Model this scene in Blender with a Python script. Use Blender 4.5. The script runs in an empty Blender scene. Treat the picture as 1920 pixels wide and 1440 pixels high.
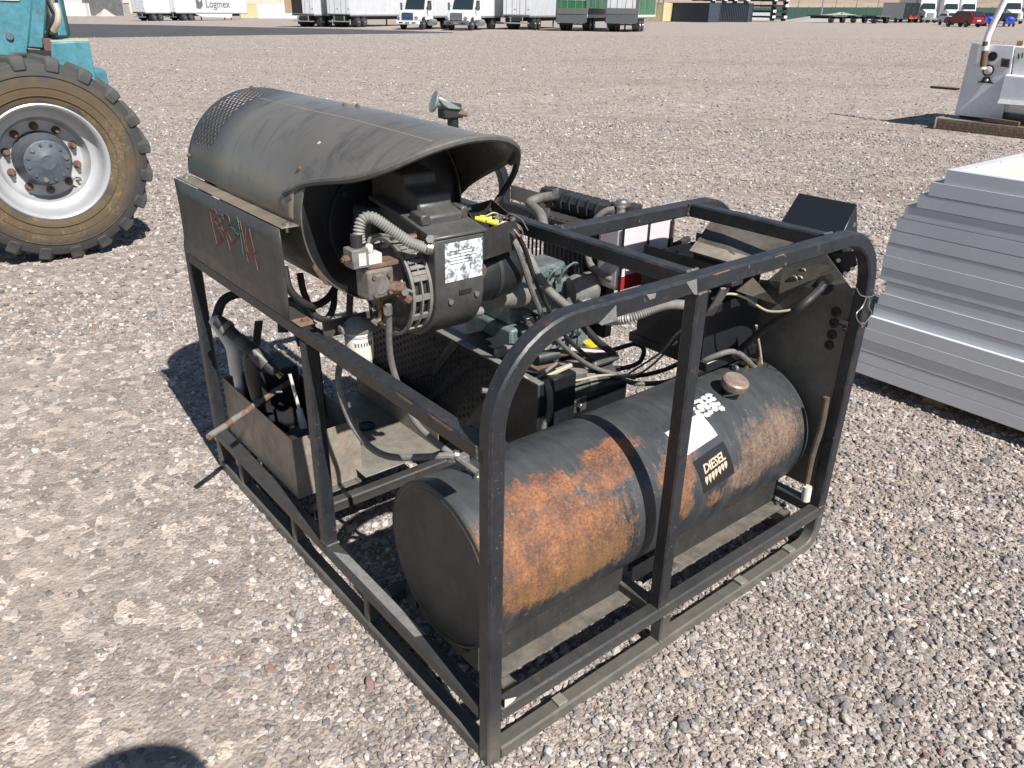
import bpy, math, random
import numpy as np
from mathutils import Vector, Matrix
random.seed(7); RNG = np.random.default_rng(7)
S = bpy.context.scene
COL = S.collection
rad = math.radians

# ------------------------------------------------------------------ camera
cam = bpy.data.cameras.new('camera'); camo = bpy.data.objects.new('camera', cam); COL.objects.link(camo)
cam.sensor_width = 36.0; cam.lens = 27.64; cam.clip_start = .02; cam.clip_end = 6000
_yaw, _pit, _rol = .6893, .4452, .019
_F = Vector((math.sin(_yaw)*math.cos(_pit), math.cos(_yaw)*math.cos(_pit), -math.sin(_pit)))
_R = Vector((math.cos(_yaw), -math.sin(_yaw), 0)); _U = _R.cross(_F)
_R2 = _R*math.cos(_rol)+_U*math.sin(_rol); _U2 = -_R*math.sin(_rol)+_U*math.cos(_rol)
M = Matrix((_R2, _U2, -_F)).transposed().to_4x4(); M.translation = (-.7652, -.9871, 1.576)
camo.matrix_world = M
S.camera = camo

# ------------------------------------------------------------------ sky, sun, exposure
SUN = Vector((-.085, -.98, 1.0)).normalized()          # towards the sun
W = bpy.data.worlds.new('World'); S.world = W; W.use_nodes = True
nt = W.node_tree; nt.nodes.clear()
sky = nt.nodes.new('ShaderNodeTexSky'); sky.sky_type = 'NISHITA'; sky.sun_disc = False
sky.sun_elevation = math.asin(SUN.z); sky.sun_rotation = math.atan2(SUN.x, SUN.y)
sky.altitude = 600; sky.air_density = 1.0; sky.dust_density = .6; sky.ozone_density = 1.2
bg = nt.nodes.new('ShaderNodeBackground'); bg.inputs['Strength'].default_value = .056
wo = nt.nodes.new('ShaderNodeOutputWorld')
nt.links.new(sky.outputs[0], bg.inputs[0]); nt.links.new(bg.outputs[0], wo.inputs[0])
sl = bpy.data.lights.new('sun', 'SUN'); sl.energy = 4.9; sl.angle = rad(.53); sl.color = (1, .968, .93)
so = bpy.data.objects.new('sun', sl); COL.objects.link(so)
so.rotation_euler = SUN.to_track_quat('Z', 'Y').to_euler(); so.location = (0, 0, 20)
S.view_settings.view_transform = 'Standard'; S.view_settings.look = 'None'
S.view_settings.exposure = .66; S.view_settings.gamma = 1.0; S.view_settings.use_curve_mapping = False

# ------------------------------------------------------------------ node helpers / materials
class NB:
    def __init__(s, name):
        s.m = bpy.data.materials.new(name); s.m.use_nodes = True; s.t = s.m.node_tree; s.t.nodes.clear()
        s.out = s.t.nodes.new('ShaderNodeOutputMaterial'); s.p = s.t.nodes.new('ShaderNodeBsdfPrincipled')
        s.t.links.new(s.p.outputs[0], s.out.inputs[0]); s._tc = None
    def n(s, typ, **k):
        x = s.t.nodes.new('ShaderNode'+typ)
        for a, b in k.items(): setattr(x, a, b)
        return x
    def set(s, sock, v):
        if hasattr(v, 'is_output') or isinstance(v, bpy.types.NodeSocket): s.t.links.new(v, sock)
        else:
            if sock.type == 'RGBA' and not hasattr(v, '__len__'): v = (v, v, v, 1)
            if sock.type == 'RGBA' and len(v) == 3: v = (*v, 1)
            sock.default_value = v
    def tc(s, which='Object'):
        if not s._tc: s._tc = s.n('TexCoord')
        return s._tc.outputs[which]
    def map(s, v, scale=(1, 1, 1), loc=(0, 0, 0), rot=(0, 0, 0)):
        m = s.n('Mapping'); s.set(m.inputs[0], v); m.inputs['Scale'].default_value = scale
        m.inputs['Location'].default_value = loc; m.inputs['Rotation'].default_value = rot
        return m.outputs[0]
    def noise(s, v=None, scale=5, detail=4, rough=.55, dist=0, out='Fac'):
        x = s.n('TexNoise'); s.set(x.inputs['Vector'], v if v is not None else s.tc())
        x.inputs['Scale'].default_value = scale; x.inputs['Detail'].default_value = detail
        x.inputs['Roughness'].default_value = rough; x.inputs['Distortion'].default_value = dist
        return x.outputs[out]
    def vor(s, v=None, scale=5, feature='F1', out='Distance', rnd=1):
        x = s.n('TexVoronoi', feature=feature); s.set(x.inputs['Vector'], v if v is not None else s.tc())
        x.inputs['Scale'].default_value = scale; x.inputs['Randomness'].default_value = rnd
        return x.outputs[out]
    def ramp(s, f, stops, interp='LINEAR'):
        r = s.n('ValToRGB'); r.color_ramp.interpolation = interp; s.set(r.inputs[0], f)
        el = r.color_ramp.elements
        while len(el) > 1: el.remove(el[-1])
        for i, (p, c) in enumerate(stops):
            if not hasattr(c, '__len__'): c = (c, c, c)
            e = el[0] if i == 0 else el.new(p)
            e.position = p; e.color = (*c[:3], 1)
        return r.outputs[0]
    def mix(s, f, a, b, mode='MIX'):
        x = s.n('Mix', data_type='RGBA', blend_type=mode); s.set(x.inputs[0], f)
        s.set(x.inputs[6], a); s.set(x.inputs[7], b); return x.outputs[2]
    def math(s, op, a, b=0., c=None, clamp=False):
        x = s.n('Math', operation=op, use_clamp=clamp); s.set(x.inputs[0], a); s.set(x.inputs[1], b)
        if c is not None: s.set(x.inputs[2], c)
        return x.outputs[0]
    def sep(s, v):
        x = s.n('SeparateXYZ'); s.set(x.inputs[0], v); return x.outputs
    def up(s):
        g = s.n('NewGeometry'); return s.math('MAXIMUM', s.sep(g.outputs['Normal'])[2], 0.)
    def bump(s, h, strength=.3, dist=.01, normal=None):
        b = s.n('Bump'); b.inputs['Strength'].default_value = strength; b.inputs['Distance'].default_value = dist
        s.set(b.inputs['Height'], h)
        if normal is not None: s.set(b.inputs['Normal'], normal)
        return b.outputs[0]
    def fin(s, color, rough=.5, metal=0., normal=None, **k):
        s.set(s.p.inputs['Base Color'], color); s.set(s.p.inputs['Roughness'], rough); s.set(s.p.inputs['Metallic'], metal)
        if normal is not None: s.set(s.p.inputs['Normal'], normal)
        for a, v in k.items(): s.set(s.p.inputs[a], v)
        return s.m

def weathered(name, c1, c2, scale=6, rough=.45, metal=0., dust=.35, dustcol=(.30, .26, .20), rust=0., streak=0., bump=.15, spec=.5, rustc=(.20, .07, .03), scr=0., wear=0., low=None):
    """painted / plain surface with mottling, settled dust, rust specks and fine relief"""
    b = NB(name); v = b.tc()
    n1 = b.noise(v, scale, 6, .6); n2 = b.noise(v, scale*7, 5, .65)
    col = b.mix(b.ramp(n1, [(.32, 0), (.68, 1)]), c1, c2)
    if streak:
        st = b.noise(b.map(v, (scale*22, scale*22, scale*1.6)), 1, 5, .7)
        col = b.mix(b.math('MULTIPLY', b.math('MULTIPLY', b.ramp(st, [(.48, 0), (.8, 1)]), b.ramp(b.noise(v, scale*1.3, 3), [(.4, .2), (.65, 1)])), streak*.55), col, dustcol)
    gr = b.noise(v, scale*4.3, 8, .75); col = b.mix(1., col, b.ramp(gr, [(.25, .55), (.5, 1.), (.75, 1.5)] if sum(c2) < .9 else [(.25, .93), (.5, 1.), (.75, 1.06)]), 'MULTIPLY')
    if dust:
        up = b.up(); d = b.math('MULTIPLY_ADD', up, .75, .25)
        d = b.math('MULTIPLY', d, b.ramp(b.noise(v, scale*2.3, 6, .7), [(.25, .15), (.75, 1)]))
        col = b.mix(b.math('MULTIPLY', d, dust, clamp=True), col, dustcol)
    if scr:
        sc = b.noise(b.map(v, (40, 140, 40), rot=(.4, .5, .3)), 1, 3, .7, 2)
        col = b.mix(b.math('MULTIPLY', b.ramp(sc, [(.66, 0), (.72, 1)]), scr), col, (.3, .29, .27))
    if low:   # road dust thrown up on the lowest members
        m = b.math('MULTIPLY', b.ramp(b.math('ADD', b.sep(v)[2], b.math('MULTIPLY', n1, .05)), [(.06, 1), (.22, .0)]), b.ramp(b.noise(v, 13, 6, .7), [(.25, .45), (.7, 1)]))
        col = b.mix(b.math('MULTIPLY', m, .85), col, low)
    ro = b.math('MULTIPLY_ADD', n2, .3, rough-.12, clamp=True)
    if wear:
        bv = b.n('Bevel', samples=4); bv.inputs['Radius'].default_value = .006; ge = b.n('NewGeometry'); dt = b.n('VectorMath', operation='DOT_PRODUCT'); b.set(dt.inputs[0], bv.outputs[0]); b.set(dt.inputs[1], ge.outputs['Normal'])
        e = b.math('MULTIPLY', b.ramp(dt.outputs['Value'], [(.80, 1), (.97, 0)]), b.ramp(b.noise(v, 22, 7, .75), [(.48, 0), (.60, 1)]))
        col = b.mix(b.math('MULTIPLY', e, wear), col, b.mix(b.ramp(n1, [(.45, 0), (.55, 1)]), (.17, .16, .15), (.15, .085, .06)))
    if rust:
        rm = b.math('MULTIPLY', b.ramp(b.noise(v, scale*3.1, 8, .72), [(.60-.06*rust, 0), (.66, 1)]), min(1, rust))
        col = b.mix(rm, col, b.mix(n2, rustc, tuple(x*1.9 for x in rustc)))
        ro = b.math('ADD', ro, b.math('MULTIPLY', rm, .3), clamp=True)
    return b.fin(col, ro, metal, b.bump(n2, bump, .002) if bump else None, **{'Specular IOR Level': spec})

def plain(name, c, rough=.5, metal=0., **k):
    b = NB(name); n = b.noise(None, 9, 4)
    col = b.mix(b.math('MULTIPLY', n, .35), c, tuple(min(1, x*.72) for x in c))
    return b.fin(col, rough, metal, **k)

# ------------------------------------------------------------------ mesh builder
def arc_path(pts, r, seg=7):
    """polyline -> polyline with rounded corners of radius r (r may be a list)"""
    pts = [Vector(p) for p in pts]; out = [pts[0]]
    for i in range(1, len(pts)-1):
        rr = r[i-1] if isinstance(r, (list, tuple)) else r
        a = (pts[i-1]-pts[i]); b = (pts[i+1]-pts[i]); rr = min(rr, a.length*.49 if i > 1 else a.length*.95, b.length*.49 if i < len(pts)-2 else b.length*.95)
        a.normalize(); b.normalize()
        ang = a.angle(b); t = rr
        R = t*math.tan(ang/2); n = (a+b)
        if n.length < 1e-5 or rr < 1e-5: out.append(pts[i]); continue
        n.normalize(); c = pts[i]+n*(R/math.sin(ang/2)) if R else pts[i]
        p0 = pts[i]+a*t; p1 = pts[i]+b*t; v0 = p0-c; v1 = p1-c
        tot = v0.angle(v1); ax = v0.cross(v1)
        if ax.length < 1e-9: out.append(pts[i]); continue
        ax.normalize()
        for k in range(seg+1): out.append(c+Matrix.Rotation(tot*k/seg, 3, ax) @ v0)
    out.append(pts[-1]); return out

def smooth_path(pts, n=6):
    """Catmull-Rom through pts"""
    P = [Vector(p) for p in pts]
    if len(P) < 3: return P
    P = [P[0]*2-P[1]]+P+[P[-1]*2-P[-2]]; out = []
    for i in range(1, len(P)-2):
        for k in range(n):
            t = k/n
            out.append(.5*((2*P[i])+(P[i+1]-P[i-1])*t+(2*P[i-1]-5*P[i]+4*P[i+1]-P[i+2])*t*t+(3*P[i]-P[i-1]-3*P[i+1]+P[i+2])*t**3))
    out.append(P[-2]); return out

class MB:
    def __init__(s): s.v = []; s.f = []
    def add(s, vs, fs):
        o = len(s.v); s.v += [tuple(v) for v in vs]; s.f += [tuple(i+o for i in f) for f in fs]; return s
    def box(s, lo, hi, rot=None, piv=None):
        x0, y0, z0 = lo; x1, y1, z1 = hi
        vs = [Vector(p) for p in ((x0, y0, z0), (x1, y0, z0), (x1, y1, z0), (x0, y1, z0), (x0, y0, z1), (x1, y0, z1), (x1, y1, z1), (x0, y1, z1))]
        if rot is not None:
            pv = Vector(piv) if piv is not None else (Vector(lo)+Vector(hi))/2
            vs = [rot @ (v-pv)+pv for v in vs]
        return s.add(vs, [(0, 3, 2, 1), (4, 5, 6, 7), (0, 1, 5, 4), (1, 2, 6, 5), (2, 3, 7, 6), (3, 0, 4, 7)])
    def hexa(s, p8):
        return s.add(p8, [(0, 3, 2, 1), (4, 5, 6, 7), (0, 1, 5, 4), (1, 2, 6, 5), (2, 3, 7, 6), (3, 0, 4, 7)])
    def slab(s, quad, th):
        """flat polygon given by corners, thickened along its normal"""
        q = [Vector(p) for p in quad]; n = Vector((0, 0, 0))
        for i in range(len(q)):
            n += (q[i]-q[0]).cross(q[(i+1) % len(q)]-q[0])
        n.normalize(); k = len(q); vs = [p+n*th/2 for p in q]+[p-n*th/2 for p in q]
        return s.add(vs, [tuple(range(k)), tuple(range(2*k-1, k-1, -1))]+[(i, i+k, (i+1) % k+k, (i+1) % k) for i in range(k)])
    def sweep(s, path, prof, cap=True, closed=False, up=None):
        P = [Vector(p) for p in path]; n = len(P); k = len(prof); rings = []
        t0 = (P[1]-P[0]).normalized()
        u = Vector(up) if up is not None else (Vector((0, 0, 1)) if abs(t0.z) < .9 else Vector((0, 1, 0)))
        u = (u-t0*u.dot(t0)).normalized(); pt = t0
        for i in range(n):
            if closed: t = (P[(i+1) % n]-P[i-1])
            else: t = (P[min(i+1, n-1)]-P[max(i-1, 0)])
            if t.length < 1e-9: t = pt.copy()
            t.normalize()
            ax = pt.cross(t)
            if ax.length > 1e-7: u = Matrix.Rotation(pt.angle(t), 3, ax.normalized()) @ u
            u = (u-t*u.dot(t)).normalized(); w = t.cross(u); pt = t
            sc = 1.
            if 0 < i < n-1 or closed:
                a = (P[i]-P[i-1]); b = (P[(i+1) % n]-P[i])
                if a.length > 1e-9 and b.length > 1e-9: pass
            rings.append([P[i]+(w*a_+u*b_)*sc for a_, b_ in prof])
        vs = [p for r in rings for p in r]; fs = []
        m = n if closed else n-1
        for i in range(m):
            j = (i+1) % n
            for q in range(k): fs.append((i*k+q, i*k+(q+1) % k, j*k+(q+1) % k, j*k+q))
        if cap and not closed: fs += [tuple(range(k-1, -1, -1)), tuple((n-1)*k+q for q in range(k))]
        return s.add(vs, fs)
    def tube(s, path, r, seg=8, closed=False, rad_list=None):
        if rad_list is None:
            return s.sweep(path, [(math.cos(2*math.pi*q/seg)*r, math.sin(2*math.pi*q/seg)*r) for q in range(seg)], closed=closed)
        o = len(s.v); s.sweep(path, [(math.cos(2*math.pi*q/seg), math.sin(2*math.pi*q/seg)) for q in range(seg)], closed=closed)
        P = [Vector(p) for p in path]
        for i, p in enumerate(P):
            for q in range(seg):
                v = Vector(s.v[o+i*seg+q]); s.v[o+i*seg+q] = tuple(p+(v-p)*rad_list[i])
        return s
    def sq(s, path, w, h=None, c=.005, up=None, closed=False):
        h = h or w; a, b = w/2, h/2; c = min(c, .0045)
        prof = [(a, b-c), (a-c, b), (-a+c, b), (-a, b-c), (-a, -b+c), (-a+c, -b), (a-c, -b), (a, -b+c)]
        return s.sweep(path, prof, up=up, closed=closed)
    def cyl(s, p0, p1, r, seg=16, r2=None, cap=True):
        p0 = Vector(p0); p1 = Vector(p1); t = (p1-p0).normalized()
        u = (Vector((0, 0, 1)) if abs(t.z) < .9 else Vector((0, 1, 0))); u = (u-t*u.dot(t)).normalized(); w = t.cross(u); r2 = r if r2 is None else r2
        A = [(w*math.cos(2*math.pi*q/seg)+u*math.sin(2*math.pi*q/seg)) for q in range(seg)]
        vs = [p0+a*r for a in A]+[p1+a*r2 for a in A]
        fs = [(q, (q+1) % seg, (q+1) % seg+seg, q+seg) for q in range(seg)]
        if cap: fs += [tuple(range(seg-1, -1, -1)), tuple(range(seg, 2*seg))]
        return s.add(vs, fs)
    def lathe(s, p0, ax, prof, seg=24, cap=True):
        """prof: list of (distance along ax, radius)"""
        p0 = Vector(p0); t = Vector(ax).normalized()
        u = (Vector((0, 0, 1)) if abs(t.z) < .9 else Vector((0, 1, 0))); u = (u-t*u.dot(t)).normalized(); w = t.cross(u)
        A = [(w*math.cos(2*math.pi*q/seg)+u*math.sin(2*math.pi*q/seg)) for q in range(seg)]
        vs = [p0+t*d+a*max(r, 1e-5) for d, r in prof for a in A]; n = len(prof)
        fs = [(i*seg+q, i*seg+(q+1) % seg, (i+1)*seg+(q+1) % seg, (i+1)*seg+q) for i in range(n-1) for q in range(seg)]
        if cap: fs += [tuple(range(seg-1, -1, -1)), tuple((n-1)*seg+q for q in range(seg))]
        return s.add(vs, fs)
    def prism(s, pts2, a0, a1, axis='y'):
        """outline in the two other axes, extruded along axis from a0 to a1"""
        def P(p, a):
            if axis == 'y': return (p[0], a, p[1])
            if axis == 'x': return (a, p[0], p[1])
            return (p[0], p[1], a)
        k = len(pts2)
        vs = [P(p, a0) for p in pts2]+[P(p, a1) for p in pts2]
        return s.add(vs, [tuple(range(k-1, -1, -1)), tuple(range(k, 2*k))]+[(i, (i+1) % k, (i+1) % k+k, i+k) for i in range(k)])
    def blob(s, c, r, seg=10, rings=7, sc=(1, 1, 1)):
        c = Vector(c); vs = [c+Vector((0, 0, -r*sc[2]))]
        for i in range(1, rings):
            a = -math.pi/2+math.pi*i/rings
            for q in range(seg):
                b = 2*math.pi*q/seg; vs.append(c+Vector((math.cos(a)*math.cos(b)*r*sc[0], math.cos(a)*math.sin(b)*r*sc[1], math.sin(a)*r*sc[2])))
        vs.append(c+Vector((0, 0, r*sc[2]))); fs = []
        for q in range(seg): fs.append((0, 1+(q+1) % seg, 1+q))
        for i in range(rings-2):
            for q in range(seg): fs.append((1+i*seg+q, 1+i*seg+(q+1) % seg, 1+(i+1)*seg+(q+1) % seg, 1+(i+1)*seg+q))
        for q in range(seg): fs.append((1+(rings-2)*seg+q, 1+(rings-2)*seg+(q+1) % seg, len(vs)-1))
        return s.add(vs, fs)
    def xf(s, mat):
        s.v = [tuple(mat @ Vector(v)) for v in s.v]; return s
    def obj(s, name, m, parent=None, origin=None, bevel=0., smooth=True, solid=0., seg=1):
        """ONE mesh object; vertices are given in world space and shifted to the thing's origin"""
        o0 = Vector(origin) if origin is not None else Vector(parent.get('o0', (0, 0, 0))) if parent is not None else Vector((0, 0, 0))
        me = bpy.data.meshes.new(name); me.from_pydata([tuple(Vector(v)-o0) for v in s.v], [], s.f)
        me.validate(); me.update()
        import bmesh
        bm = bmesh.new(); bm.from_mesh(me); bmesh.ops.recalc_face_normals(bm, faces=bm.faces); bm.to_mesh(me); bm.free()
        ob = bpy.data.objects.new(name, me); COL.objects.link(ob)
        if m: me.materials.append(m)
        if smooth:
            me.polygons.foreach_set('use_smooth', [True]*len(me.polygons)); me.set_sharp_from_angle(angle=rad(38))
        if solid:
            md = ob.modifiers.new('solid', 'SOLIDIFY'); md.thickness = solid; md.offset = 0
        if bevel:
            md = ob.modifiers.new('bevel', 'BEVEL'); md.width = bevel; md.segments = seg; md.limit_method = 'ANGLE'; md.angle_limit = rad(40)
        if parent is not None:
            ob.parent = parent
            if 'o0' in parent: ob['o0'] = list(parent['o0'])
        else: ob.location = o0
        return ob

def thing(name, label, cat, loc=(0, 0, 0), rotz=0., group=None, baked=True):
    """Empty at the thing's base. baked=True: parts are modelled in world space and shifted to it"""
    o = bpy.data.objects.new(name, None); COL.objects.link(o); o.empty_display_size = .1
    o.location = loc; o.rotation_euler = (0, 0, rotz)
    o['label'] = label; o['category'] = cat
    if group: o['group'] = group
    if baked: o['o0'] = list(loc)
    return o
def tag(o, label, cat, group=None, kind=None):
    if label: o['label'] = label
    if cat: o['category'] = cat
    if group: o['group'] = group
    if kind: o['kind'] = kind
    return o
def copy_tree(o, parent=None):
    c = o.copy(); COL.objects.link(c); c.parent = parent
    for ch in list(o.children): copy_tree(ch, c)
    return c
def cleanup_props():
    for o in bpy.data.objects:
        if 'o0' in o: del o['o0']

def text_part(name, txt, size, mat, M4, parent=None, ext=.001, bold=0., scale_x=1., align='LEFT'):
    cu = bpy.data.curves.new(name, 'FONT'); cu.body = txt; cu.size = size; cu.extrude = ext; cu.offset = bold
    cu.space_character = 1.0; cu.align_x = align
    t = bpy.data.objects.new(name, cu); COL.objects.link(t)
    dg = bpy.context.evaluated_depsgraph_get(); me = bpy.data.meshes.new_from_object(t.evaluated_get(dg))
    bpy.data.objects.remove(t); bpy.data.curves.remove(cu)
    me.transform(Matrix.Diagonal((scale_x, 1, 1, 1))); me.transform(M4)
    o0 = Vector(parent.get('o0', (0, 0, 0))) if parent is not None else Vector((0, 0, 0))
    me.transform(Matrix.Translation(-o0)); me.name = name
    ob = bpy.data.objects.new(name, me); COL.objects.link(ob); me.materials.clear(); me.materials.append(mat)
    if parent is not None: ob.parent = parent
    return ob
def frame4(o, xa, ya):
    xa = Vector(xa).normalized(); ya = Vector(ya); ya = (ya-xa*ya.dot(xa)).normalized(); z = xa.cross(ya)
    m = Matrix((xa, ya, z)).transposed().to_4x4(); m.translation = o; return m

# ------------------------------------------------------------------ the materials
M_frame = weathered('frame_paint', (.008, .010, .013), (.017, .020, .024), 7, .40, 0, .24, (.10, .10, .098), rust=.30, streak=.3, bump=.25, rustc=(.11, .05, .035), scr=.45, wear=.6, low=(.15, .135, .11))
M_framedust = weathered('frame_paint_dusty', (.016, .018, .02), (.035, .036, .036), 9, .5, 0, .8, (.23, .205, .165), rust=.3, streak=.5, bump=.3, scr=.4)
M_black = weathered('black_sheet', (.006, .007, .009), (.013, .014, .017), 8, .36, 0, .12, (.14, .13, .11), bump=.1)
M_blackdust = weathered('black_sheet_dusty', (.012, .012, .013), (.028, .027, .026), 6, .42, 0, .35, (.17, .155, .13), streak=.3, bump=.2, scr=.3)
M_panel = weathered('side_panel_paint', (.024, .024, .025), (.042, .040, .038), 4, .40, 0, .3, (.16, .14, .11), streak=.45, bump=.2, scr=.35)
M_rubber = weathered('black_rubber', (.012, .012, .013), (.02, .02, .021), 10, .55, 0, .3, (.12, .11, .10), bump=.05)
M_greyhose = weathered('grey_hose', (.095, .09, .085), (.14, .132, .12), 14, .65, 0, .35, (.28, .25, .21), bump=.1)
M_trim = weathered('grey_edge_trim', (.05, .05, .05), (.085, .082, .078), 12, .6, 0, .5, (.2, .18, .15), bump=.25)
M_tan = weathered('bare_steel_sheet', (.22, .19, .145), (.31, .27, .215), 3, .42, .4, .35, (.3, .26, .2), streak=.35, bump=.08, rust=.1)
M_tandark = weathered('coated_steel_sheet', (.12, .108, .088), (.19, .17, .14), 3, .36, .5, .2, (.3, .26, .2), streak=.25, bump=.08)
M_bin = weathered('bin_steel', (.215, .182, .145), (.31, .268, .215), 4, .5, .15, .35, (.3, .27, .22), streak=.4, rust=.15, bump=.2)
M_plate = weathered('tray_steel', (.16, .15, .125), (.24, .225, .19), 7, .55, .2, .4, (.3, .27, .22), rust=.15, bump=.25)
M_zinc = weathered('zinc_fitting', (.36, .36, .34), (.5, .49, .46), 30, .35, .9, .25, (.3, .27, .22), bump=.1)
M_brass = weathered('brass_fitting', (.22, .16, .08), (.33, .25, .14), 25, .4, .8, .4, (.25, .22, .17), bump=.1)
M_rusty = weathered('rusty_steel', (.09, .048, .034), (.17, .098, .062), 25, .8, .1, .2, (.3, .25, .2), bump=.5)
M_castgrey = weathered('cast_housing', (.026, .027, .029), (.055, .056, .056), 7, .40, 0, .45, (.17, .16, .14), bump=.25, streak=.2, scr=.2)
M_ventgrey = weathered('vent_ring', (.13, .125, .115), (.18, .172, .158), 9, .55, .1, .45, (.28, .25, .21), bump=.15)
M_pumpgrey = weathered('fuel_pump_cast', (.10, .095, .085), (.19, .18, .16), 22, .7, .2, .5, (.26, .23, .19), bump=.6)
M_white = weathered('white_sheet', (.50, .52, .54), (.60, .61, .62), 2, .4, 0, .15, (.45, .42, .38), bump=.03)
M_white2 = weathered('white_sheet_bright', (.60, .61, .62), (.68, .68, .68), 2, .35, 0, .1, (.5, .48, .44), bump=.02)
M_filter = weathered('filter_white', (.55, .53, .48), (.66, .64, .58), 8, .5, 0, .4, (.35, .31, .25), bump=.05)
M_engine = weathered('engine_green_grey', (.07, .10, .105), (.16, .20, .20), 16, .42, .1, .35, (.17, .17, .15), bump=.5, rust=.3)
M_enginedk = weathered('engine_dark', (.012, .017, .02), (.025, .032, .036), 12, .5, .1, .25, (.14, .13, .11), bump=.35)
M_yellow = plain('yellow_plastic', (.55, .50, .03), .4)
M_wirecol = plain('copper_wire', (.42, .27, .2), .45, .4)
M_whitewire = plain('beige_wire', (.42, .36, .27), .5)
M_teal = weathered('teal_paint', (.045, .17, .215), (.06, .205, .25), 3, .42, 0, .22, (.22, .24, .22), streak=.25, bump=.08, rust=.12)
M_tyre = None
M_rim = weathered('rim_silver', (.42, .43, .44), (.52, .53, .54), 4, .35, .35, .2, (.3, .27, .23), bump=.05)
M_hub = weathered('hub_blue_grey', (.055, .068, .085), (.085, .10, .12), 12, .5, .2, .35, (.18, .17, .16), rust=.2, bump=.3)
M_alu = weathered('aluminium_edge', (.60, .62, .65), (.65, .665, .69), 1, .45, .2, .08, (.5, .45, .38), bump=.04, streak=.06)
M_board = weathered('cream_board', (.66, .60, .46), (.75, .69, .56), 3, .6, 0, .15, (.45, .36, .22), bump=.05)
M_wood = weathered('raw_timber', (.3, .2, .11), (.4, .29, .17), 12, .8, 0, .3, bump=.3)
M_lt = weathered('scuffed_white_paint', (.66, .68, .73), (.76, .78, .82), 4, .45, 0, .25, (.35, .3, .25), rust=.3, bump=.06, scr=.6)
M_ltbright = weathered('chalky_white_paint', (.72, .72, .70), (.8, .8, .78), 8, .5, 0, .2, (.45, .4, .34), rust=.25, bump=.06)
M_deck = weathered('diamond_plate', (.16, .12, .09), (.25, .2, .15), 12, .6, .3, .5, (.35, .3, .22), rust=.8, bump=.4)
M_glass = plain('dark_window', (.02, .03, .035), .12)
M_asph = weathered('asphalt_mat', (.04, .041, .044), (.055, .056, .058), .12, .8, 0, .15, (.2, .18, .16), bump=.3)
M_chrome = plain('chrome_wheel', (.55, .56, .57), .3, .8)
M_darkgear = plain('underbody_black', (.015, .015, .016), .7)
M_vblack = plain('box_black_coat', (.013, .015, .018), .42)

# hood sheet: brown-grey with bluish heat marks near the exhaust end
def _hood():
    b = NB('hood_sheet'); v = b.tc(); n1 = b.noise(v, 3, 6, .6); n2 = b.noise(v, 45, 5, .65)
    col = b.mix(b.ramp(n1, [(.3, 0), (.7, 1)]), (.165, .148, .124), (.235, .208, .172))
    col = b.mix(b.math('MULTIPLY', b.ramp(b.noise(b.map(v, (2, 5, 2), rot=(.2, .3, .5)), 1.6, 5, .7, 1.5), [(.5, 0), (.62, 1)]), .5), col, (.045, .048, .055))
    sc = b.noise(b.map(v, (60, 18, 60), rot=(.3, .2, .6)), 1, 3, .7, 1)
    col = b.mix(b.math('MULTIPLY', b.ramp(sc, [(.68, 0), (.73, 1)]), .25), col, (.2, .19, .17))
    x, y, z = b.sep(v)
    h = b.math('MULTIPLY', b.ramp(b.math('ADD', y, b.math('MULTIPLY', n1, .12)), [(.52, 0), (.63, 1)]), .85)   # object space: y runs from the visor to the exhaust end
    col = b.mix(h, col, (.028, .020, .021))
    up = b.up()
    col = b.mix(b.math('MULTIPLY', b.ramp(b.noise(v, 5, 6, .7), [(.35, 0), (.8, .55)]), b.math('MULTIPLY_ADD', up, .6, .3)), col, (.19, .17, .14))
    lo = b.ramp(z, [(-.0, .7), (.12, 0)])
    col = b.mix(b.math('MULTIPLY', lo, b.noise(v, 6, 5)), col, (.20, .13, .075))
    return b.fin(col, b.math('MULTIPLY_ADD', n2, .2, .20), .35, b.bump(b.noise(v, 2.2, 3), .2, .03, b.bump(n2, .1, .002)))
M_hood = _hood()

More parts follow.
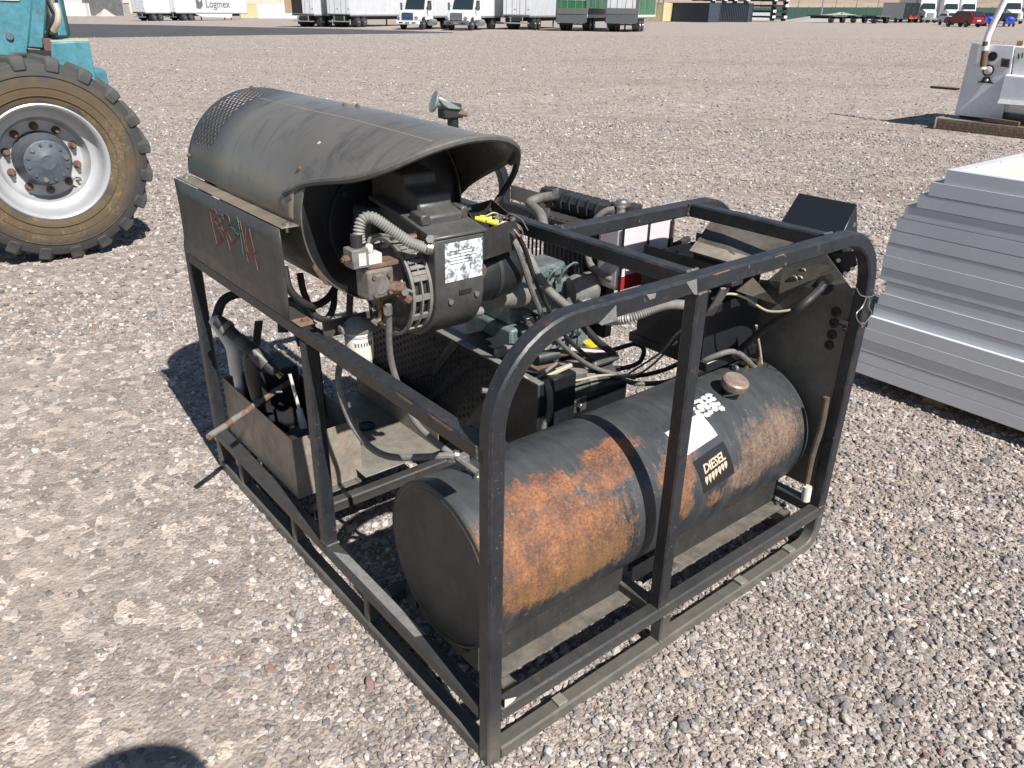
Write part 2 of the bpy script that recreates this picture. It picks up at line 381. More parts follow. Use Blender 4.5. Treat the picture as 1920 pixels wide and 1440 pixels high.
# tank: painted black with two big rust fields (left one orange, right one brown), streaks running down
def _tank():
    b = NB('tank_paint'); v = b.tc(); x, y, z = b.sep(v)
    wv = b.n('VectorMath', operation='ADD'); b.set(wv.inputs[0], v)
    sc = b.n('VectorMath', operation='SCALE'); b.set(sc.inputs[0], b.noise(v, 7, 5, .7, out='Color')); sc.inputs['Scale'].default_value = .12
    b.set(wv.inputs[1], sc.outputs[0]); vd = wv.outputs[0]; xd, yd, zd = b.sep(vd)
    def ell(cx, ang, rx, ra):      # a patch centred at x = cx and at an angle round the shell (ang from the top towards the front)
        th = b.math('ARCTAN2', b.math('MULTIPLY', yd, -1.), zd)
        dx = b.math('DIVIDE', b.math('SUBTRACT', xd, cx), rx); da = b.math('DIVIDE', b.math('SUBTRACT', th, ang), ra)
        return b.math('SUBTRACT', 1., b.math('SQRT', b.math('ADD', b.math('MULTIPLY', dx, dx), b.math('MULTIPLY', da, da))))
    base = b.mix(b.ramp(b.noise(v, 5, 6, .7), [(.3, 0), (.7, 1)]), (.011, .015, .021), (.035, .041, .046))
    st = b.noise(b.map(v, (30, 3.5, 3.5)), 1, 5, .65)
    base = b.mix(b.math('MULTIPLY', b.ramp(st, [(.48, 0), (.72, 1)]), .38), base, (.10, .10, .098))
    up = b.up(); base = b.mix(b.math('MULTIPLY', b.ramp(b.noise(v, 9, 6, .7), [(.3, .1), (.8, .8)]), b.math('MULTIPLY', up, .65)), base, (.115, .112, .105))
    f = b.math('ADD', b.math('MULTIPLY', b.noise(v, 26, 8, .8), .55), b.math('MULTIPLY', b.noise(v, 150, 6, .75), .45)); g = b.noise(b.map(v, (70, 12, 12)), 1, 8, .78)
    def patch(fields, lo, hi):
        m = fields[0]
        for q in fields[1:]: m = b.math('MAXIMUM', m, q)
        e = b.math('ADD', b.math('MULTIPLY', m, 1.15), b.math('MULTIPLY', b.math('SUBTRACT', f, .5), 2.2))
        e = b.math('ADD', e, b.math('MULTIPLY', b.math('SUBTRACT', g, .5), 1.5))
        return b.ramp(e, [(lo, 0), (hi, 1)])
    rA = patch([ell(-.40, .80, .32, .60), ell(-.34, 1.15, .26, .50), ell(-.36, .22, .15, .24), ell(-.16, .35, .10, .2), ell(-.50, .55, .16, .35), ell(-.12, .15, .12, .16)], .12, .36)
    rB = patch([ell(.07, .62, .10, .40), ell(.06, 1.05, .06, .32), ell(.20, 1.25, .05, .2)], .12, .36)
    rC = patch([ell(.48, .82, .20, .52), ell(.36, 1.15, .15, .32)], .12, .55)
    orange = b.mix(b.ramp(b.math('ADD', b.math('MULTIPLY', b.noise(v, 14, 6, .7), .5), b.math('MULTIPLY', b.noise(v, 120, 5, .8), .5)), [(.42, 0), (.62, 1)]), (.085, .036, .022), (.37, .155, .062))
    orange = b.mix(b.math('MULTIPLY', b.ramp(b.noise(v, 8, 6, .7, .5), [(.5, 0), (.68, 1)]), .5), orange, (.065, .045, .04))
    yel = b.ramp(b.math('ADD', b.math('MULTIPLY', b.math('ARCTAN2', b.math('MULTIPLY', yd, -1.), zd), .5), b.math('MULTIPLY', b.noise(v, 11, 5), .5)), [(.55, 0), (.95, 1)])
    orange = b.mix(b.math('MULTIPLY', yel, .75), orange, (.175, .095, .032))
    brown = b.mix(b.ramp(b.math('ADD', b.math('MULTIPLY', b.noise(v, 14, 6, .7), .5), b.math('MULTIPLY', b.noise(v, 120, 5, .8), .5)), [(.40, 0), (.60, 1)]), (.07, .045, .034), (.235, .16, .11))
    brk = b.ramp(b.math('ADD', b.math('MULTIPLY', b.noise(v, 60, 8, .8), .5), b.math('MULTIPLY', b.noise(b.map(v, (60, 9, 9)), 1, 7, .75), .5)), [(.40, .35), (.52, 1)])
    rA = b.math('MULTIPLY', rA, b.math('MULTIPLY_ADD', brk, .75, .25)); rB = b.math('MULTIPLY', rB, brk); rC = b.math('MULTIPLY', rC, brk)
    col = b.mix(rC, base, brown); col = b.mix(b.math('MULTIPLY', rB, .95), col, orange); col = b.mix(rA, col, orange)
    rr = b.math('MAXIMUM', b.math('MAXIMUM', rA, rB), rC)
    pit = b.ramp(b.noise(v, 210, 4, .8), [(.40, 0), (.52, 1)])
    col = b.mix(b.math('MULTIPLY', b.math('MULTIPLY', b.math('SUBTRACT', 1., pit), rr), .5), col, (.08, .035, .02))
    return b.fin(col, b.math('MULTIPLY_ADD', rr, .38, .42), 0., b.bump(b.math('ADD', b.math('MULTIPLY', rr, b.noise(v, 60, 6, .7)), b.math('MULTIPLY', f, .25)), .45, .003))
M_tank = _tank()

def _sticker(name, base, ink, sx, sy, amount=.8, worn=.5):
    """worn paper label: print lines, mottled wear"""
    b = NB(name); v = b.tc(); br = b.n('TexBrick'); b.set(br.inputs['Vector'], b.map(v, (sx, sy, sy)))
    br.inputs['Color1'].default_value = (1, 1, 1, 1); br.inputs['Color2'].default_value = (0, 0, 0, 1); br.inputs['Mortar'].default_value = (0, 0, 0, 1)
    br.inputs['Scale'].default_value = 1; br.inputs['Mortar Size'].default_value = .012; br.inputs['Bias'].default_value = .1
    br.inputs['Brick Width'].default_value = .05; br.inputs['Row Height'].default_value = .03
    n = b.ramp(b.noise(v, 60, 8, .75), [(.48, 0), (.56, 1)])
    col = b.mix(b.math('MULTIPLY', n, worn), base, ink)
    return b.fin(col, .45)
M_label = _sticker('worn_label', (.62, .65, .67), (.03, .035, .045), 1, 1, .8, .85)
M_stick = weathered('paper_sticker', (.42, .42, .41), (.52, .52, .50), 14, .55, 0, 0, bump=.05)
M_dieselbg = plain('sticker_black', (.012, .013, .015), .45)
M_dieselin = weathered('sticker_cream', (.42, .32, .22), (.55, .45, .33), 30, .6, 0, 0, bump=.05)
M_chalkred = plain('red_marker', (.17, .052, .045), .7)
M_chalkgrn = plain('green_marker', (.045, .125, .10), .7)
M_redliq = plain('red_liquid', (.35, .02, .025), .25)
def _jug():
    b = NB('translucent_plastic'); b.fin((.60, .54, .56), .35, 0.)
    b.p.inputs['Subsurface Weight'].default_value = .3; b.p.inputs['Subsurface Radius'].default_value = (.03, .02, .02); return b.m
M_jug = _jug()

def _tyre():
    b = NB('tyre_rubber'); v = b.tc(); x, y, z = b.sep(v)      # object origin lies at the wheel centre
    r = b.math('SQRT', b.math('ADD', b.math('MULTIPLY', x, x), b.math('MULTIPLY', z, z)))
    n = b.noise(v, 6, 6, .65); col = b.mix(n, (.022, .023, .024), (.050, .050, .048))
    k = b.ramp(b.math('ADD', r, b.math('MULTIPLY', b.math('SUBTRACT', n, .5), .26)), [(.35, .2), (.39, .9), (.46, .85), (.555, 0)])
    mud = b.mix(b.noise(v, 9, 8, .7), (.05, .036, .02), (.155, .098, .04))
    col = b.mix(b.math('MULTIPLY', k, .92), col, mud)
    ln = b.math('MULTIPLY', b.ramp(b.noise(v, 16, 6, .7, 1.5), [(.485, 0), (.5, 1), (.515, 0)]), b.ramp(b.noise(v, 3.4, 3), [(.5, 0), (.56, 1)]))
    col = b.mix(b.math('MULTIPLY', b.math('MULTIPLY', ln, k), .7), col, (.42, .33, .2))
    e = b.ramp(r, [(.575, 0), (.62, 1)])
    col = b.mix(b.math('MULTIPLY', e, b.math('MULTIPLY', b.noise(v, 8, 6, .7), .75)), col, (.11, .105, .085))
    return b.fin(col, .75, 0., b.bump(b.noise(v, 30, 6, .7), .3, .004))
M_tyre = _tyre()

# ------------------------------------------------------------------ ground, asphalt, gravel
CG = np.array([-.7652, -.9871]); F2 = np.array([.6360, .7717]); R2 = np.array([.7717, -.6360])
def gz(x, y):
    """the yard tilts very slightly away from the plot the skid stands on"""
    a = (x-CG[0])*F2[0]+(y-CG[1])*F2[1]; b_ = (x-CG[0])*R2[0]+(y-CG[1])*R2[1]
    d = math.hypot(x-CG[0], y-CG[1]); s = min(1, max(0, (d-6)/29)); s = s*s*(3-2*s)
    a2 = max(-400, min(400, a)); b2 = max(-400, min(400, b_))
    return s*(.0145*b2-.0014*a2)

LANES = ((8.2, .5, 1.), (9.6, .28, .8), (11.0, .45, 1.), (13.6, .7, .8), (4.9, .22, .6), (21.5, 1.2, .8), (30, 1.6, .8))
def _ground_mat():
    b = NB('gravel_ground'); v = b.tc()
    warp = b.noise(v, 14, 3, .6, out='Color')
    wv = b.n('VectorMath', operation='MULTIPLY_ADD'); b.set(wv.inputs[0], warp); wv.inputs[1].default_value = (.03, .03, .03); b.set(wv.inputs[2], v); wv = wv.outputs[0]
    pal = [(.0, (.19, .175, .165)), (.12, (.25, .235, .22)), (.24, (.36, .315, .27)), (.42, (.40, .35, .30)), (.58, (.31, .29, .275)), (.72, (.44, .40, .36)), (.85, (.33, .26, .225)), (.95, (.50, .48, .46))]
    def layer(sc):
        c = b.sep(b.vor(wv, sc, out='Color'))[0]
        return b.ramp(c, pal, 'CONSTANT'), b.vor(wv, sc)
    c1, d1 = layer(78); c2, d2 = layer(120); c3, d3 = layer(270)
    big = b.noise(v, .35, 5, .6); med = b.noise(v, 2.1, 6, .65)
    tr = b.noise(b.map(v, (.10, .75, 1), rot=(0, 0, -.72)), 1, 5, .62, .8)          # long faint wheel tracks
    m1 = b.ramp(b.noise(v, 24, 3), [(.42, 0), (.5, 1)])
    col = b.mix(m1, c2, c1); col = b.mix(b.ramp(b.noise(v, 38, 2), [(.5, 0), (.58, .8)]), col, c3)
    sandm = b.math('MULTIPLY', b.ramp(b.math('ADD', b.math('MULTIPLY', med, .6), b.math('MULTIPLY', big, .5)), [(.48, .10), (.64, .80)]), 1)
    fine = b.mix(b.noise(v, 300, 3, .7), (.32, .275, .23), (.46, .405, .345))
    gaps = b.ramp(d2, [(.45, 0), (.9, .6)])
    col = b.mix(b.math('MAXIMUM', b.math('MULTIPLY', sandm, .75), gaps), col, fine)
    col = b.mix(b.math('MULTIPLY', b.ramp(tr, [(.50, 0), (.66, 1)]), .40), col, (.315, .265, .225))
    col = b.mix(b.math('MULTIPLY', b.ramp(b.noise(v, .9, 4, .6, 1), [(.58, 0), (.7, 1)]), .35), col, (.29, .215, .145))
    PX, PY, PZ = b.sep(v); cm = b.math('MULTIPLY', b.ramp(b.math('SUBTRACT', PX, b.math('MULTIPLY', PY, .1)), [(.0, 1), (.25, .0)]), b.ramp(PY, [(.0, 1), (1., 1)]))
    cm = b.math('MULTIPLY', b.math('MULTIPLY', b.ramp(b.math('MULTIPLY_ADD', b.math('SUBTRACT', PX, b.math('MULTIPLY', PY, .1)), .5, .5), [(.22, 1), (.55, 0)]), b.ramp(b.math('MULTIPLY', PY, .1), [(.30, 1), (.45, 0)])), b.ramp(b.noise(v, 1.7, 5, .65), [(.3, .35), (.62, 1)]))
    col = b.mix(b.math('MULTIPLY', cm, .62), col, b.mix(b.noise(v, 260, 4, .7), (.27, .225, .18), (.42, .36, .295)))
    # wheel lanes pressed into the yard, running across the view
    X_, Y_, Z_ = b.sep(v)
    a_ = b.math('ADD', b.math('MULTIPLY', b.math('ADD', X_, .7652), .6360), b.math('MULTIPLY', b.math('ADD', Y_, .9871), .7717))
    b__ = b.math('SUBTRACT', b.math('MULTIPLY', b.math('ADD', X_, .7652), .7717), b.math('MULTIPLY', b.math('ADD', Y_, .9871), .6360))
    w_ = b.math('ADD', b.math('ADD', a_, b.math('MULTIPLY', b__, .16)), b.math('MULTIPLY', b.math('SUBTRACT', b.noise(v, .25, 3), .5), 2.4)); ls = None
    for c_, s_, k_ in LANES:
        q = b.math('DIVIDE', b.math('SUBTRACT', w_, c_), s_); g_ = b.math('MULTIPLY', b.math('POWER', 2.718, b.math('MULTIPLY', b.math('MULTIPLY', q, q), -1.)), k_)
        ls = g_ if ls is None else b.math('MAXIMUM', ls, g_)
    lane = b.math('MULTIPLY', b.math('MULTIPLY', ls, b.ramp(b.noise(v, .8, 5, .65), [(.38, .1), (.62, 1)])), b.ramp(b.math('MULTIPLY', b__, .1), [(.0, .35), (.35, 1)]))
    col = b.mix(b.math('MULTIPLY', lane, .85), col, b.mix(b.noise(v, 3, 5), (.21, .17, .135), (.31, .26, .21)))
    # coarse light/dark grain that still reads at a distance
    g2 = b.ramp(b.noise(b.map(v, (2.2, 2.2, 2.2)), 1, 10, .85), [(.3, .66), (.7, 1.36)]); g3 = b.ramp(b.sep(b.vor(v, 26, out='Color'))[1], [(0, .60), (.45, .9), (.8, 1.1), (1, 1.75)])
    col = b.mix(.85, col, b.mix(1., col, g2, 'MULTIPLY')); col = b.mix(.8, col, b.mix(1., col, g3, 'MULTIPLY'))
    h = b.math('ADD', b.math('MULTIPLY', b.math('SUBTRACT', 1., d1), .9), b.math('MULTIPLY', b.math('SUBTRACT', 1., d2), .5))
    h = b.math('ADD', b.math('MULTIPLY', h, b.math('MULTIPLY_ADD', cm, -.6, 1.)), b.math('MULTIPLY', b.noise(v, 7, 4), .9))
    col = b.mix(1., col, (.93, .895, .89), 'MULTIPLY')
    b_str = .85
    return b.fin(col, .88, 0., b.bump(h, b_str, .0075), **{'Specular IOR Level': .25})
M_ground = _ground_mat()
def build_ground():
    vs, fs = [], []; rr = [0, .5, 1, 1.6, 2.4, 3.4, 5, 7, 9, 12, 15, 18, 22, 27, 32, 38, 50, 70, 100, 150, 250, 400, 700, 1300, 2600]; n = 72
    for r in rr:
        for q in range(n):
            a = 2*math.pi*q/n; x = CG[0]+r*math.cos(a); y = CG[1]+r*math.sin(a); vs.append((x, y, gz(x, y)))
    for i in range(len(rr)-1):
        for q in range(n): fs.append((i*n+q, (i+1)*n+q, (i+1)*n+(q+1) % n, i*n+(q+1) % n))
    m = MB(); m.add(vs, fs); o = m.obj('ground', M_ground); tag(o, None, None, kind='structure')
build_ground()
# strip of dark asphalt mat across the yard
def build_asphalt():
    near = [(-10.04, 50.25, -0.62), (0.06, 51.01, -0.53), (10.52, 55.92, -0.47), (16.19, 55.26, -0.4), (22.52, 55.31, -0.34), (27.6, 54.32, -0.28), (33.11, 53.25, -0.21), (36.94, 52.56, -0.16)]
    far = [(-21.26, 116.17, -1.42), (1.66, 116.68, -1.19), (21.95, 111.88, -0.93), (28.59, 95.75, -0.69), (32.75, 79.81, -0.49), (36.06, 70.74, -0.36), (37.47, 60.22, -0.24), (37.57, 53.45, -0.17)]
    vs = [(p[0], p[1], gz(p[0], p[1])+.02) for p in near+far]; n = len(near)
    m = MB(); m.add(vs+[(x, y, z-.05) for x, y, z in vs], [(i, i+1, n+i+1, n+i) for i in range(n-1)]+[(2*n+i, 3*n+i, 3*n+i+1, 2*n+i+1) for i in range(n-1)]+[(i, 2*n+i, 2*n+i+1, i+1) for i in range(n-1)])
    tag(m.obj('asphalt_strip', M_asph), None, None, kind='structure')
build_asphalt()

def _stone_mat():
    b = NB('gravel_stone'); oi = b.n('ObjectInfo'); r = oi.outputs['Random']
    pal = b.ramp(r, [(0, (.30, .285, .27)), (.12, (.38, .345, .31)), (.26, (.23, .225, .225)), (.36, (.46, .425, .385)), (.5, (.34, .29, .25)), (.6, (.17, .165, .165)), (.67, (.62, .60, .57)), (.76, (.40, .385, .37)), (.86, (.30, .25, .235)), (.9, (.52, .46, .37)), (.955, (.30, .19, .16)), (.967, (.70, .68, .65))], 'CONSTANT')
    n = b.noise(b.tc('Object'), 1.6, 4, .6)
    col = b.mix(b.math('MULTIPLY', n, .5), pal, b.mix(1., pal, (.62, .6, .58), 'MULTIPLY'))
    col = b.mix(b.math('MULTIPLY', b.ramp(b.noise(b.tc('Object'), 2.6, 5, .7), [(.5, 0), (.7, 1)]), .25), col, (.5, .44, .36))
    col = b.mix(1., col, (.95, .915, .91), 'MULTIPLY')
    return b.fin(col, .85, 0., b.bump(n, .4, .2), **{'Specular IOR Level': .3})
M_stone = _stone_mat()
def scatter(name, label, n, rmin, rmax, smin, smax, power, embed, side=0.0, spread=.95):
    """loose stones: points with a size each; geometry nodes put a rough pebble on every point"""
    u = RNG.random(n); d = (rmin**power+(rmax**power-rmin**power)*u)**(1/power)
    a = (RNG.random(n)*2-1)*spread
    x = CG[0]+d*(F2[0]*np.cos(a)+R2[0]*np.sin(a)); y = CG[1]+d*(F2[1]*np.cos(a)+R2[1]*np.sin(a))
    # patchiness: fewer loose stones on the compacted sandy left part
    patch = np.sin(x*2.1+1.3*np.sin(y*1.7))*np.cos(y*1.9+x*.8)*.5+.5
    comp = 1/(1+np.exp((x+.25-.10*y)*6))*(y < 3.2)
    a2 = (x-CG[0])*F2[0]+(y-CG[1])*F2[1]; b2 = (x-CG[0])*R2[0]+(y-CG[1])*R2[1]; w = a2+.16*b2+.5*np.sin(x*.9+y*.4)
    ln = sum(k_*np.exp(-((w-c_)/(s_*1.3))**2) for c_, s_, k_ in LANES)
    patch2 = np.clip(.5+.5*np.sin(x*.7+2.1*np.sin(y*.43+1))*np.cos(y*.61-x*.23), 0, 1)
    keep = RNG.random(n) < (.30+.40*patch+.30*patch2)*(1-.68*comp)*(1-.6*np.clip(ln, 0, 1))
    if side: keep &= ~((comp > .5) & (RNG.random(n) < side))
    x, y, comp = x[keep], y[keep], comp[keep]; k = len(x)
    s = smin*(smax/smin)**(RNG.random(k)**2.3)
    z = np.array([gz(a_, b_) for a_, b_ in zip(x, y)]); z = z+s*(.30-embed-.30*comp)
    me = bpy.data.meshes.new(name); me.from_pydata(np.stack([x, y, z], 1).tolist(), [], [])
    A = me.attributes.new('size', 'FLOAT_VECTOR', 'POINT')
    sx = s*(.8+.5*RNG.random(k)); sy = s*(.7+.4*RNG.random(k)); sz = s*(.45+.35*RNG.random(k))
    A.data.foreach_set('vector', np.stack([sx, sy, sz], 1).astype(np.float32).ravel())
    A = me.attributes.new('turn', 'FLOAT_VECTOR', 'POINT')
    A.data.foreach_set('vector', np.stack([RNG.normal(0, .35, k), RNG.normal(0, .35, k), RNG.random(k)*6.28], 1).astype(np.float32).ravel())
    ob = bpy.data.objects.new(name, me); COL.objects.link(ob)
    md = ob.modifiers.new('stones', 'NODES'); md.node_group = stone_group(); tag(ob, label, None, kind='stuff'); return ob
_sg = None
def stone_group():
    global _sg
    if _sg: return _sg
    g = bpy.data.node_groups.new('stones', 'GeometryNodeTree'); _sg = g
    g.interface.new_socket('Geometry', in_out='INPUT', socket_type='NodeSocketGeometry'); g.interface.new_socket('Geometry', in_out='OUTPUT', socket_type='NodeSocketGeometry')
    N = g.nodes.new; L = g.links.new
    gi = N('NodeGroupInput'); go = N('NodeGroupOutput'); join = N('GeometryNodeGeometryToInstance')
    for k in range(7):
        ico = N('GeometryNodeMeshIcoSphere'); ico.inputs['Subdivisions'].default_value = 2 if k < 5 else 1; ico.inputs['Radius'].default_value = 1
        sp = N('GeometryNodeSetPosition'); L(ico.outputs[0], sp.inputs['Geometry'])
        pos = N('GeometryNodeInputPosition'); nz = N('ShaderNodeTexVoronoi' if k % 2 else 'ShaderNodeTexNoise')
        ad = N('ShaderNodeVectorMath'); ad.operation = 'ADD'; ad.inputs[1].default_value = (k*7.3, k*3.1, k*5.7); L(pos.outputs[0], ad.inputs[0]); L(ad.outputs[0], nz.inputs['Vector'])
        nz.inputs['Scale'].default_value = .55 if k % 2 else .9
        col = nz.outputs['Color']
        sb = N('ShaderNodeVectorMath'); sb.operation = 'MULTIPLY_ADD'; L(col, sb.inputs[0]); q = 1.0 if k % 2 == 0 else .7
        sb.inputs[1].default_value = (q, q, q); sb.inputs[2].default_value = (-q/2, -q/2, -q/2); L(sb.outputs[0], sp.inputs['Offset'])
        sm = N('GeometryNodeSetShadeSmooth'); sm.inputs['Shade Smooth'].default_value = k in (0, 3); L(sp.outputs[0], sm.inputs[0])
        mt = N('GeometryNodeSetMaterial'); mt.inputs['Material'].default_value = M_stone; L(sm.outputs[0], mt.inputs[0]); L(mt.outputs[0], join.inputs[0])
    iop = N('GeometryNodeInstanceOnPoints'); L(gi.outputs[0], iop.inputs['Points']); L(join.outputs[0], iop.inputs['Instance'])
    iop.inputs['Pick Instance'].default_value = True
    ri = N('FunctionNodeRandomValue'); ri.data_type = 'INT'; ri.inputs[4].default_value = 0; ri.inputs[5].default_value = 6; L(ri.outputs[2], iop.inputs['Instance Index'])
    a1 = N('GeometryNodeInputNamedAttribute'); a1.data_type = 'FLOAT_VECTOR'; a1.inputs[0].default_value = 'size'; L(a1.outputs[0], iop.inputs['Scale'])
    a2 = N('GeometryNodeInputNamedAttribute'); a2.data_type = 'FLOAT_VECTOR'; a2.inputs[0].default_value = 'turn'
    er = N('FunctionNodeEulerToRotation'); L(a2.outputs[0], er.inputs[0]); L(er.outputs[0], iop.inputs['Rotation'])
    L(iop.outputs[0], go.inputs[0]); return g
scatter('gravel', 'loose mixed gravel on the ground around the skid', 158000, .6, 4.6, .0033, .0112, 1.55, .0, side=.35)
scatter('gravel', 'larger scattered gravel stones around the skid', 4500, .6, 5.5, .009, .019, 1.8, .02, side=.35)
scatter('gravel', 'gravel further out across the yard', 155000, 4.4, 13, .006, .0185, 1.6, .0, spread=.82)
scatter('gravel', 'far gravel across the open yard', 85000, 12, 60, .010, .028, 1.3, .0, spread=.68)

# hills behind the yard
def _hill_mat():
    b = NB('desert_hill'); v = b.tc(); n = b.noise(v, .006, 8, .65); m = b.noise(b.map(v, (.004, .004, .03)), 1, 6, .65, 1)
    col = b.mix(b.ramp(n, [(.35, 0), (.65, 1)]), (.27, .20, .15), (.38, .29, .22)); col = b.mix(b.ramp(m, [(.50, 0), (.62, .8)]), col, (.50, .40, .31))
    col = b.mix(b.ramp(b.noise(v, .05, 6, .7), [(.5, 0), (.7, .35)]), col, (.17, .135, .105))
    return b.fin(col, .95, 0., b.bump(b.noise(v, .03, 6, .65), .5, 6))
def build_hills():
    m = MB(); vs, fs = [], []; na, nr = 130, 14
    for j in range(nr):
        r = 420+j*75
        for i in range(na):
            a = (i/(na-1)*2-1)*1.25; t = j/(nr-1)
            x = CG[0]+r*(F2[0]*math.cos(a)+R2[0]*math.sin(a)); y = CG[1]+r*(F2[1]*math.cos(a)+R2[1]*math.sin(a))
            h = 62*t**.8*(1+.25*math.sin(a*9+1)+.16*math.sin(a*23+j*.5))+3.5*math.sin(a*61+j*1.9)*t+4*math.sin(a*31+j*2.7)*t
            vs.append((x, y, gz(x, y)-1.0+max(0, h)))
    for j in range(nr-1):
        for i in range(na-1): fs.append((j*na+i, j*na+i+1, (j+1)*na+i+1, (j+1)*na+i))
    m.add(vs, fs); tag(m.obj('hills', _hill_mat()), None, None, kind='structure')
build_hills()

# ------------------------------------------------------------------ the skid with its burner, tank and engine
T = .0385; h_ = T/2; L_ = 1.361; W_ = 1.663; H_ = 1.071; HR = .837; H2 = .162; XM = .5617; YC = .473; YP = .771; XR = 1.099
SK = thing('pressure_washer_skid', 'black tube-framed hot water pressure washer skid with curved heater hood and rusty cylindrical fuel tank', 'pressure washer', (.68, .83, 0))
def pt(mb, name, m, parent=SK, **k): return mb.obj(name, m, parent, **k)
frame = pt(MB().sq(arc_path([(h_, h_, .0), (h_, h_, H_-h_), (L_-h_, h_, H_-h_), (L_-h_, h_, h_), (T, h_, h_)], [.19, .17, .06], 10), T, c=.006, up=(0, 1, 0)), 'frame', M_frame)
def rail(path, m=M_frame, name='rail', w=T, h=None, up=(0, 0, 1), c=.006): return MB().sq(path, w, h, c, up=up).obj(name, m, frame)
# rear hoop, like the front one
rail(arc_path([(h_, W_-h_, 0), (h_, W_-h_, H_-.2), (.10, W_-h_, H_-h_), (L_-h_, W_-h_, H_-h_), (L_-h_, W_-h_, h_), (T, W_-h_, h_)], [.04, .06, .17, .06], 10), name='rear_hoop', up=(0, 1, 0))
# front lower rail, mid post, spacers
rail([(T+.001, h_, H2-h_), (L_-T-.001, h_, H2-h_)], name='rail')
rail([(XM+h_, h_, H2+.001), (XM+h_, h_, H_-T-.001)], name='post', up=(0, 1, 0))
rail([(XM+.02+h_, h_, T+.001), (XM+.02+h_, h_, H2-T-.001)], name='spacer', up=(0, 1, 0))
rail([(XM+h_, T+.001, H2-h_-.002), (XM+h_, .30, H2-h_-.002)], M_framedust, name='crossmember')
for x in (.22, .95, 1.2): MB().box((x, .004, T), (x+.03, T-.004, T+.009)).obj('skid_pad', M_plate, frame, bevel=.001)
# left side
rail([(h_, T+.001, h_), (h_, W_-T-.001, h_)], name='rail'); rail([(h_, T+.001, H2-h_), (h_, W_-T-.001, H2-h_)], name='rail')
rail([(h_, .02, HR-h_+.0), (h_, W_-T-.001, HR-h_)], name='side_rail')
MB().prism([(T-.002, HR-.001), (T-.002, HR-T), (T+.05, HR-T), (T+.02, HR-.001)], .0385, .12, 'y').obj('rail_gusset', M_frame, frame, bevel=.003)
rail([(h_, YP+h_, H2+.001), (h_, YP+h_, HR-T-.001)], name='post', up=(0, 1, 0))
for y in (.56, 1.02, 1.45): rail([(h_, y, T+.001), (h_, y, H2-T-.001)], name='spacer', up=(0, 1, 0), w=.03)
# right side
rail([(L_-h_, T+.001, h_), (L_-h_, W_-T-.001, h_)], name='rail'); rail([(L_-h_, T+.001, H2-h_), (L_-h_, W_-T-.001, H2-h_)], name='rail')
rail([(L_-h_, YC+.02, HR-h_), (L_-h_, W_-T-.001, HR-h_)], name='side_rail')
# floor members
for y in (.50, .98, 1.35): rail([(T+.001, y, H2-h_-.001), (L_-T-.001, y, H2-h_-.001)], name='crossmember')
# upper rails
rail([(XM+h_, T-.004, H_-h_-.001), (XM+h_, W_-T-.001, H_-h_-.001)], name='top_rail')
rail(arc_path([(XM+T+.001, YC+h_, H_-h_-.0015), (L_-h_, YC+h_, H_-h_-.0015), (L_-h_, YC+h_, HR-T)], .15, 10), name='top_rail', up=(0, 1, 0))
rail([(XR+h_, T-.004, H_-h_-.001), (XR+h_, YC+.001, H_-h_-.001)], name='top_rail')
rail([(L_-h_, YC+h_, H2+.001), (L_-h_, YC+h_, HR-T+.001)], name='post', up=(0, 1, 0))
def weld(path, r=.0035):
    P = [Vector(p) for p in path]; q = [P[0].lerp(P[-1], i/9)+Vector((RNG.normal(0, .0008), RNG.normal(0, .0008), RNG.normal(0, .0006))) for i in range(10)]
    MB().tube(q, r, 6, rad_list=[r*(.8+.5*RNG.random()) for _ in q]).obj('weld', M_framedust, frame)
weld([(XM, T+.002, H_-.001), (XM+T, T+.002, H_-.001)]); weld([(XR, T+.002, H_-.001), (XR+T, T+.002, H_-.001)])
weld([(XM, .002, H_-T-.002), (XM+T, .002, H_-T-.002)]); weld([(XM, .003, H2+.002), (XM+T, .003, H2+.002)]); weld([(T+.002, .003, H2-T), (T+.002, .003, H2)])
weld([(T, YP+.002, H2), (.002, YP+.001, H2+.001)])
for (x_, y_, z_, ax_) in ((.002, YP, H2+.002, 'x'), (.002, YP, HR-T-.002, 'x'), (L_-T, .003, H2+.001, 'y'), (L_-T, .003, H2-T, 'y'), (XM+.02, .003, T+.001, 'y'), (XM+.02, .003, H2-T-.001, 'y')):
    weld([(x_, y_, z_), (x_+(T if ax_ == 'x' else 0), y_, z_)] if ax_ == 'x' else [(x_, y_, z_), (x_+T, y_, z_)])
weld([(.003, YP-.001, H2+.004), (.003, YP-.001, H2+.004+.0001), (.0015, YP+T, H2+.004)]); weld([(.001, T+.003, HR-.003), (.001, T+.003, HR-T+.003)]); weld([(XM+T+.002, YC+.002, H_-.0015), (XM+T+.002, YC+T, H_-.0015)]); weld([(XR, YC-.001, H_-.002), (XR, YC-.001, H_-T)])
# worn patches where decals have come off the front hoop
M_patch = weathered('worn_grey_patch', (.13, .13, .125), (.2, .195, .185), 40, .6, 0, .2, bump=.3)
M_cream = weathered('bare_cream_patch', (.5, .44, .34), (.62, .55, .45), 40, .6, 0, .1, bump=.2)
for quad in ([(0.512, -0.001, 1.068), (0.547, -0.001, 1.068), (0.555, -0.001, 1.032), (0.544, -0.001, 1.035)], [(0.282, -0.001, 1.047), (0.305, -0.001, 1.061), (0.31, -0.001, 1.029), (0.268, -0.001, 1.028), (0.261, -0.001, 1.034)], [(0.391, -0.001, 1.065), (0.42, -0.001, 1.063), (0.418, -0.001, 1.053), (0.403, -0.001, 1.052)]):
    MB().slab(quad, .0010).obj('worn_patch', M_patch, frame)
MB().slab([(0.044, -0.001, 0.189), (0.078, -0.001, 0.175), (0.067, -0.001, 0.167), (0.044, -0.001, 0.164)], .0010).obj('worn_patch', M_cream, frame)
